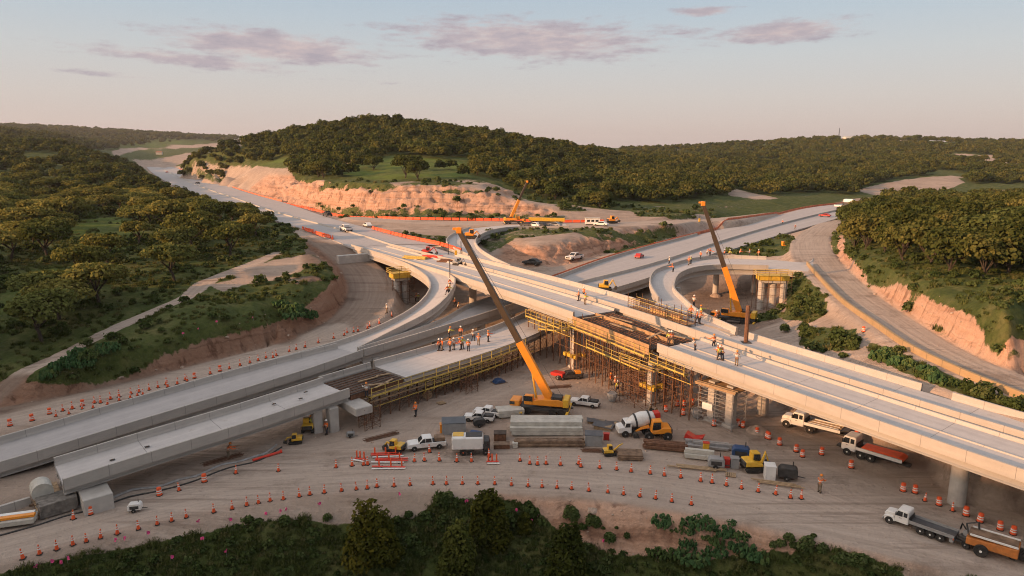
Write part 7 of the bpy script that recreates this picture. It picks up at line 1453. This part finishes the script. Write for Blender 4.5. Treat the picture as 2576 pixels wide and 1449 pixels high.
# ------------------------------------------------------------------ cones, drums
def cone_proto():
    t = thing('traffic_cone', '', 'cone'); MB().box((0, 0, .03), (.44, .44, .06)).build('base', M_BLK, t)
    MB().lathe([(.165, .06), (.045, .98), (.03, 1.0)], 14, (0, 0, 0)).build('body', M_OR, t)
    for z0, z1 in ((.48, .60), (.70, .80)): r = lambda z: .165 - .12 * (z - .06) / .92 + .006; MB().lathe([(r(z0), z0), (r(z1), z1)], 14).build('reflective_band', M_WHT, t)
    return t
def drum_proto():
    t = thing('traffic_drum', '', 'drum'); MB().lathe([(.36, 0), (.36, .06), (.3, .08)], 16).build('base', M_BLK, t)
    MB().lathe([(.30, .06), (.29, .28), (.285, .30), (.275, .52), (.27, .54), (.262, .76), (.255, .78), (.24, .98), (.12, 1.02)], 16).build('body', M_OR, t)
    for z0, z1, r0 in ((.34, .46, .292), (.58, .70, .278)): MB().lathe([(r0, z0), (r0 - .006, z1)], 16).build('reflective_band', M_WHT, t)
    return t
CONE, DRUM = cone_proto(), drum_proto(); used_c = used_d = False
def put(kind, px, label, group, on=None, s=1.0):
    global used_c, used_d
    g = at(*px) if on is None else P(*px, on)
    if kind == 'c': r = CONE if not used_c else dup(CONE, g); used_c = True
    else: r = DRUM if not used_d else dup(DRUM, g); used_d = True
    r.location = (g.x, g.y, g.z); r.rotation_euler = (random.gauss(0, .035), random.gauss(0, .035), random.uniform(0, 6)); r.location.x += random.uniform(-.12, .12); r.scale = (s * random.uniform(.87, .98),) * 3; r['label'] = label; r['group'] = group
def row(kind, pts, where, group, s=1.0):
    pts = sorted(pts); nm = 'cone' if kind == 'c' else 'drum'
    for i, p in enumerate(pts): put(kind, p, f'orange {nm}, {nth(i)} in the {where}', group, s=s)
Z0 = lambda c, L, r=3: [Zc(c, r, x, y) for x, y in L]
row('c', Z0(0, ((238, 1275), (413, 1230), (562, 1185), (738, 1138), (872, 1105), (1012, 1068), (1188, 1028), (1384, 980), (1572, 932), (1722, 898), (1886, 860), (2152, 808), (2324, 775), (2486, 742))) + Z0(1, ((20, 718), (150, 698), (276, 680), (440, 653), (553, 633), (698, 615), (856, 595), (1003, 580), (1113, 570))), 'near row, left half', 'cones of the near row', 1.05)
row('c', Z0(1, ((1228, 555), (1395, 548), (1550, 537), (1782, 527), (1925, 527), (2066, 525), (2238, 525), (2407, 528), (2572, 538))) + Z0(2, ((168, 548), (300, 556), (444, 566), (605, 576), (783, 594), (960, 610), (1133, 630), (1280, 650), (1446, 673), (1608, 702), (1803, 732))), 'near row, right half', 'cones of the near row', 1.05)
row('c', Z0(1, ((235, 395), (813, 357), (966, 342), (1090, 335), (1118, 330), (1585, 298), (1692, 292), (1745, 205), (1856, 290), (2010, 298), (2165, 298), (2338, 250))) + Z0(0, ((735, 878), (1805, 590), (2376, 418))), 'yard-side row left of the slabs', 'cones of the yard-side row', 1.1)
row('c', Z0(2, ((83, 292), (168, 323), (248, 330), (346, 324), (496, 336), (664, 325), (703, 352), (874, 365), (1047, 382), (1202, 400), (1379, 420), (1536, 440), (1702, 460), (1908, 497), (2008, 513), (2150, 540), (2312, 570), (2480, 602))) + Z0(3, ((65, 628), (230, 665), (335, 672))), 'yard-side row before the stores', 'cones of the yard-side row', 1.1)
row('d', Z0(0, ((918, 828), (1615, 638), (2052, 502))), 'line below the left bridge', 'drums by the left bridge')
row('d', Z0(3, ((5, 72), (110, 130), (280, 198), (355, 250), (533, 228), (832, 362), (1368, 595), (1478, 615), (1716, 738), (2000, 842), (2140, 905), (2322, 985), (2462, 1030))), 'line of drums by the right-hand trucks', 'drums by the overpass')
row('c', Z0(3, ((1585, 695), (1860, 795))), 'drum line at the right', 'cones among the drums')
row('d', Z0(2, ((1550, 775), (1718, 810), (1655, 720), (1730, 720), (1818, 705), (2025, 920), (2275, 920), (2325, 935), (2460, 1000), (2572, 1045)), 2) + Z0(3, ((890, 1040),), 2), 'group around the scaffolded piers', 'drums by the piers')
row('d', Z0(0, ((95, 920), (320, 868), (500, 800), (828, 718), (1955, 440), (2210, 370)), 2), 'left row beside the grey carriageway', 'drums of the left row')
row('c', Z0(0, ((632, 770), (735, 748), (952, 692), (1006, 690), (1118, 652), (1196, 630), (1318, 600), (1400, 580), (1506, 560), (1590, 535), (1668, 505), (1692, 530), (1790, 500), (1868, 460), (2120, 398), (2310, 345), (2420, 315), (2512, 288)), 2), 'left row beside the carriageway, near end', 'cones of the left row', 1.15)
row('c', Z0(0, ((560, 825), (700, 800), (820, 750), (930, 740), (1080, 705), (1195, 665), (1308, 640), (1384, 615), (1440, 605), (1890, 470)), 2), 'line hard against the left parapet', 'cones at the left parapet', .95)
row('c', Z0(1, ((20, 1435), (95, 1410), (176, 1405), (200, 1385), (330, 1345), (410, 1325), (488, 1300), (623, 1255), (780, 1212), (886, 1180), (912, 1155), (982, 1148), (1025, 1140), (1120, 1112), (1140, 1090), (1240, 1062), (1365, 990)), 1), 'left row beside the ramp, far end', 'cones of the left row', 1.15)
row('d', Z0(1, ((1990, 1010), (2030, 1000), (2050, 995), (2075, 990), (2100, 985), (2145, 975)), 1), 'group in the gap below the overpass', 'drums below the overpass')
row('d', [Zc(2, 1, 1430, 270), Zc(3, 1, 966, 1145)], 'open ground beyond the overpass', 'single drums')
# ------------------------------------------------------------------ people
SKIN = mat('skin', (.36, .20, .13), .6, noise=.08); VEST = mat('hi_vis_orange', (.85, .17, .03), .7, noise=.08, dirt=(.5, .15, .05)); VESTY = mat('hi_vis_yellow', (.62, .62, .08), .7, noise=.08); JEAN = mat('dark_trousers', (.035, .04, .055), .9, noise=.2); TAN = mat('tan_trousers', (.22, .17, .12), .9, noise=.2); WSHIRT = mat('pale_shirt', (.55, .53, .5), .9, noise=.08); BOOT = mat('boots', (.05, .035, .025), .8, noise=.2); REFL = mat('reflective_tape', (.72, .72, .66), .3, noise=.05)
HATW = mat('white_helmet', (.75, .74, .7), .35, noise=.04); HATO = mat('orange_helmet', (.8, .25, .03), .35, noise=.04)
def skin_mesh(name, verts, edges, radii, m, sub=1):
    me = bpy.data.meshes.new(name); me.from_pydata(verts, edges, []); o = bpy.data.objects.new(name, me); COL.objects.link(o)
    md = o.modifiers.new('s', 'SKIN'); md.use_smooth_shade = True
    for i, r in enumerate(radii): me.skin_vertices[0].data[i].radius = r if isinstance(r, tuple) else (r, r)
    me.skin_vertices[0].data[0].use_root = True
    if sub: o.modifiers.new('u', 'SUBSURF').levels = sub
    dg = bpy.context.evaluated_depsgraph_get(); e = o.evaluated_get(dg); r = bpy.data.meshes.new_from_object(e); bpy.data.objects.remove(o); r.name = name; r.materials.clear(); r.materials.append(m); return r
def person_meshes(stride=.18, armL=(.12, 0), armR=(.12, 0), bend=0.0):
    """one continuous body from a skinned skeleton; shirt-vest and trousers follow it. arm = (forward lift, outward)"""
    hz = .93; cb_, sb_ = math.cos(bend), math.sin(bend)
    def up(x, y, z): d = z - hz; return (x * 1.0 + sb_ * d, y, hz + cb_ * d)
    v = [(0, 0, hz), up(0, 0, 1.18), up(0, 0, 1.40), up(.01, 0, 1.50), up(.03, 0, 1.60), up(.035, 0, 1.72)]; e = [(0, 1), (1, 2), (2, 3), (3, 4), (4, 5)]; r = [(.13, .17), (.12, .16), (.11, .15), .06, .085, .07]
    legs = []
    for s_, f_ in ((1, stride), (-1, -stride)):
        i = len(v); v += [(0, .1 * s_, hz - .1), (f_ * .6 + .04, .11 * s_, .50), (f_, .11 * s_, .09), (f_ + .17, .12 * s_, .05)]; r += [.1, .068, .045, .04]; e += [(0, i), (i, i + 1), (i + 1, i + 2), (i + 2, i + 3)]; legs.append(i)
    arms = []
    for s_, (f_, o_) in ((1, armL), (-1, armR)):
        sh = up(0, .20 * s_, 1.40); el = Vector(sh) + Vector((f_ * .55, .06 * s_ + o_ * s_ * .3, -.27)); ha = el + Vector((f_ * .9 + .06, o_ * s_ * .2, -.22 + f_ * .35)); i = len(v); v += [sh, tuple(el), tuple(ha), tuple(ha + (ha - el).normalized() * .09)]; r += [.06, .045, .033, (.022, .04)]; e += [(2, i), (i, i + 1), (i + 1, i + 2), (i + 2, i + 3)]
        dv = (ha - el).normalized(); si = dv.cross(Vector((0, 1, 0))).normalized()
        for k_ in range(4): j = len(v); b_ = ha + dv * .1 + si * (k_ - 1.5) * .022; v += [tuple(b_ + dv * (.05 + .01 * (k_ in (1, 2)))), tuple(b_ + dv * .085 + Vector((0, -.02 * s_, 0)))]; r += [.009, .008]; e += [(i + 3, j), (j, j + 1)]
        j = len(v); v += [tuple(ha + si * .05 + dv * .03), tuple(ha + si * .07 + dv * .07)]; r += [.011, .009]; e += [(i + 2, j), (j, j + 1)]; arms.append((sh, tuple(el), tuple(ha)))
    body = skin_mesh('body', v, e, r, SKIN)
    tv = [(0, 0, hz)]; te = []; tr = [(.15, .19)]
    for i in legs: j = len(tv); tv += [v[i], v[i + 1], v[i + 2]]; tr += [.115, .085, .07]; te += [(0, j), (j, j + 1), (j + 1, j + 2)]
    tro = skin_mesh('trousers', tv, te, tr, JEAN)
    sv = [up(0, 0, .95), up(0, 0, 1.18), up(0, 0, 1.42)]; se = [(0, 1), (1, 2)]; sr = [(.155, .19), (.15, .185), (.125, .16)]
    for sh, el, ha in arms: j = len(sv); sv += [sh, el, tuple(Vector(el).lerp(Vector(ha), .75))]; sr += [.08, .06, .048]; se += [(2, j), (j, j + 1), (j + 1, j + 2)]
    ves = skin_mesh('jacket', sv, se, sr, VEST)
    hp = up(.035, 0, 1.70); b = MB().lathe([(.155, -.03), (.135, -.015), (.125, .05), (.085, .115), (.02, .135)], 12, hp); b.box((hp[0] + .13, 0, hp[2] - .02), (.1, .18, .02))
    hm = bpy.data.meshes.new('helmet'); hm.from_pydata(b.v, [], b.f); hm.materials.append(HATW)
    rb = MB().lathe([(.205, -.03), (.205, .03)], 12, up(0, 0, 1.16)); fx = bpy.data.meshes.new('reflective_tape'); fx.from_pydata([(x * .86, y * 1.02, z) for x, y, z in rb.v], [], rb.f); fx.materials.append(REFL)
    bb = MB()
    for i in legs: bb.box((v[i + 3][0] - .06, v[i + 3][1], .055), (.29, .11, .11))
    bm_ = bpy.data.meshes.new('boots'); bm_.from_pydata(bb.v, [], bb.f); bm_.materials.append(BOOT)
    fc_ = MB(); hx = up(.035, 0, 1.62)
    fc_.box((hx[0] + .1, 0, hx[2]), (.05, .03, .05)); 
    for s_ in (-1, 1): fc_.box((hx[0] + .085, s_ * .035, hx[2] + .03), (.02, .025, .015)); fc_.box((hx[0], s_ * .09, hx[2]), (.04, .025, .06))
    fc_.box((hx[0] + .08, 0, hx[2] - .055), (.02, .06, .012)); fm = bpy.data.meshes.new('face'); fm.from_pydata(fc_.v, [], fc_.f); fm.materials.append(SKIN)
    return dict(body=body, trousers=tro, jacket=ves, helmet=hm, reflective_tape=fx, boots=bm_, face=fm)
POSES = [person_meshes(.05, (.1, .1), (.15, .1)), person_meshes(.24, (.2, 0), (-.1, 0)), person_meshes(.08, (.55, .1), (.5, .1), .3), person_meshes(.1, (.7, .2), (.1, .2))]
PWORD = ['standing', 'walking', 'bending', 'pointing']
def variant(me, m):
    k_ = (me.name, m.name); 
    if k_ not in VAR: c = me.copy(); c.materials.clear(); c.materials.append(m); VAR[k_] = c
    return VAR[k_]
VAR = {}
def person(px, on, where, i, pose=None, jm=None, s=1.0):
    g = P(*px, on) if on is not None else at(*px); po_ = i % 4 if pose is None else pose; jm = jm or (VEST, VEST, VESTY, VEST, WSHIRT)[i % 5]; tm = (JEAN, TAN, JEAN)[i % 3]; hm = (HATW, HATO)[(i // 2) % 2]
    cn = {VEST: 'orange hi-vis jacket', VESTY: 'yellow hi-vis jacket', WSHIRT: 'pale shirt'}[jm]; hn = 'white helmet' if hm is HATW else 'orange helmet'
    o = thing('person', f'worker in {cn} {PWORD[po_]} {where}', 'person', g, random.uniform(0, 6.28), 'construction workers'); o.scale = (s,) * 3
    for nm, me in POSES[po_].items():
        if nm == 'jacket': me = variant(me, jm)
        elif nm == 'trousers': me = variant(me, tm)
        elif nm == 'helmet': me = variant(me, hm)
        c = bpy.data.objects.new(nm, me); COL.objects.link(c); c.parent = o; KIDS.setdefault(o.name, []).append(c)
    return o
pe = 0
def crowd(pts, on, where, s=1.12):
    global pe
    for i, p in enumerate(sorted(pts)):
        person(p, on, f'{where}, {nth(i)}', pe, s=s); pe += 1
crowd([Zc(1, 1, x, y) for x, y in ((1845, 1335), (1870, 1332), (1955, 1335), (1992, 1325), (2065, 1325), (2078, 1318), (2138, 1340), (2188, 1235), (1942, 1205), (2060, 1200), (2335, 1245), (2240, 1280))], 4.28, 'in the crew')
crowd([Zc(2, 1, x, y) for x, y in ((1578, 1272), (1604, 1272))], 8.6, 'by the deck edge')
crowd([Zc(2, 1, x, y) for x, y in ((1842, 1345), (2030, 1305), (2065, 1405), (2085, 1428), (2115, 1425))] + [Zc(2, 2, 2258, 312)], 8.2, 'on the sunlit deck')
crowd([Zc(2, 1, x, y) for x, y in ((672, 830), (735, 868), (720, 800))], 9.25, 'at the median')
crowd([Zc(2, 1, x, y) for x, y in ((1828, 888), (1895, 995), (1860, 1050), (1885, 1062), (1798, 1000), (2055, 1052))], 8.95, 'by the rebar cage')
crowd([Zc(2, 1, x, y) for x, y in ((1582, 468), (1622, 545), (1780, 470), (1800, 460), (1895, 410), (1960, 385), (1990, 380))], 8.5, 'up on the right ramp')
crowd([Zc(2, 1, x, y) for x, y in ((2140, 390), (2190, 390), (2290, 385), (2390, 385), (2480, 392))], 8.15, 'on the ramp bend')
crowd([Zc(1, 1, x, y) for x, y in ((1925, 772), (1942, 770), (1948, 742), (1950, 700), (1945, 640))], 7.9, 'on the left ramp')
crowd([Zc(1, 1, x, y) for x, y in ((1608, 838), (1634, 838), (1318, 955), (2005, 885), (2030, 935))] + [Zc(1, 2, x, y) for x, y in ((1610, 820), (715, 1005))] + [Zc(2, 2, x, y) for x, y in ((1035, 545), (990, 510), (1060, 590))] + [Zc(3, 3, 515, 610), Zc(0, 3, 2300, 270), Zc(1, 2, 555, 960)], None, 'on the ground')
crowd([Zc(1, 2, 1115, 628)], 3.6, 'on the yellow walkway')
crowd([Zc(3, 1, 145, 62), Zc(3, 1, 272, 110), Zc(2, 3, 30, -1000)][:2], 4.1, 'on the far highway')
# ------------------------------------------------------------------ the evening haze over the valley
hzm = bpy.data.materials.new('haze'); hzm.use_nodes = True; hn_ = hzm.node_tree; hn_.nodes.remove(hn_.nodes['Principled BSDF']); pv_ = hn_.nodes.new('ShaderNodeVolumePrincipled')
pv_.inputs['Color'].default_value = (.86, .84, .86, 1); pv_.inputs['Density'].default_value = .00005; pv_.inputs['Anisotropy'].default_value = .2
hn_.links.new(pv_.outputs[0], hn_.nodes['Material Output'].inputs['Volume'])
tag(MB().box((0, 2250, 50), (14200, 10700, 320)).build('haze', hzm), kind='stuff')
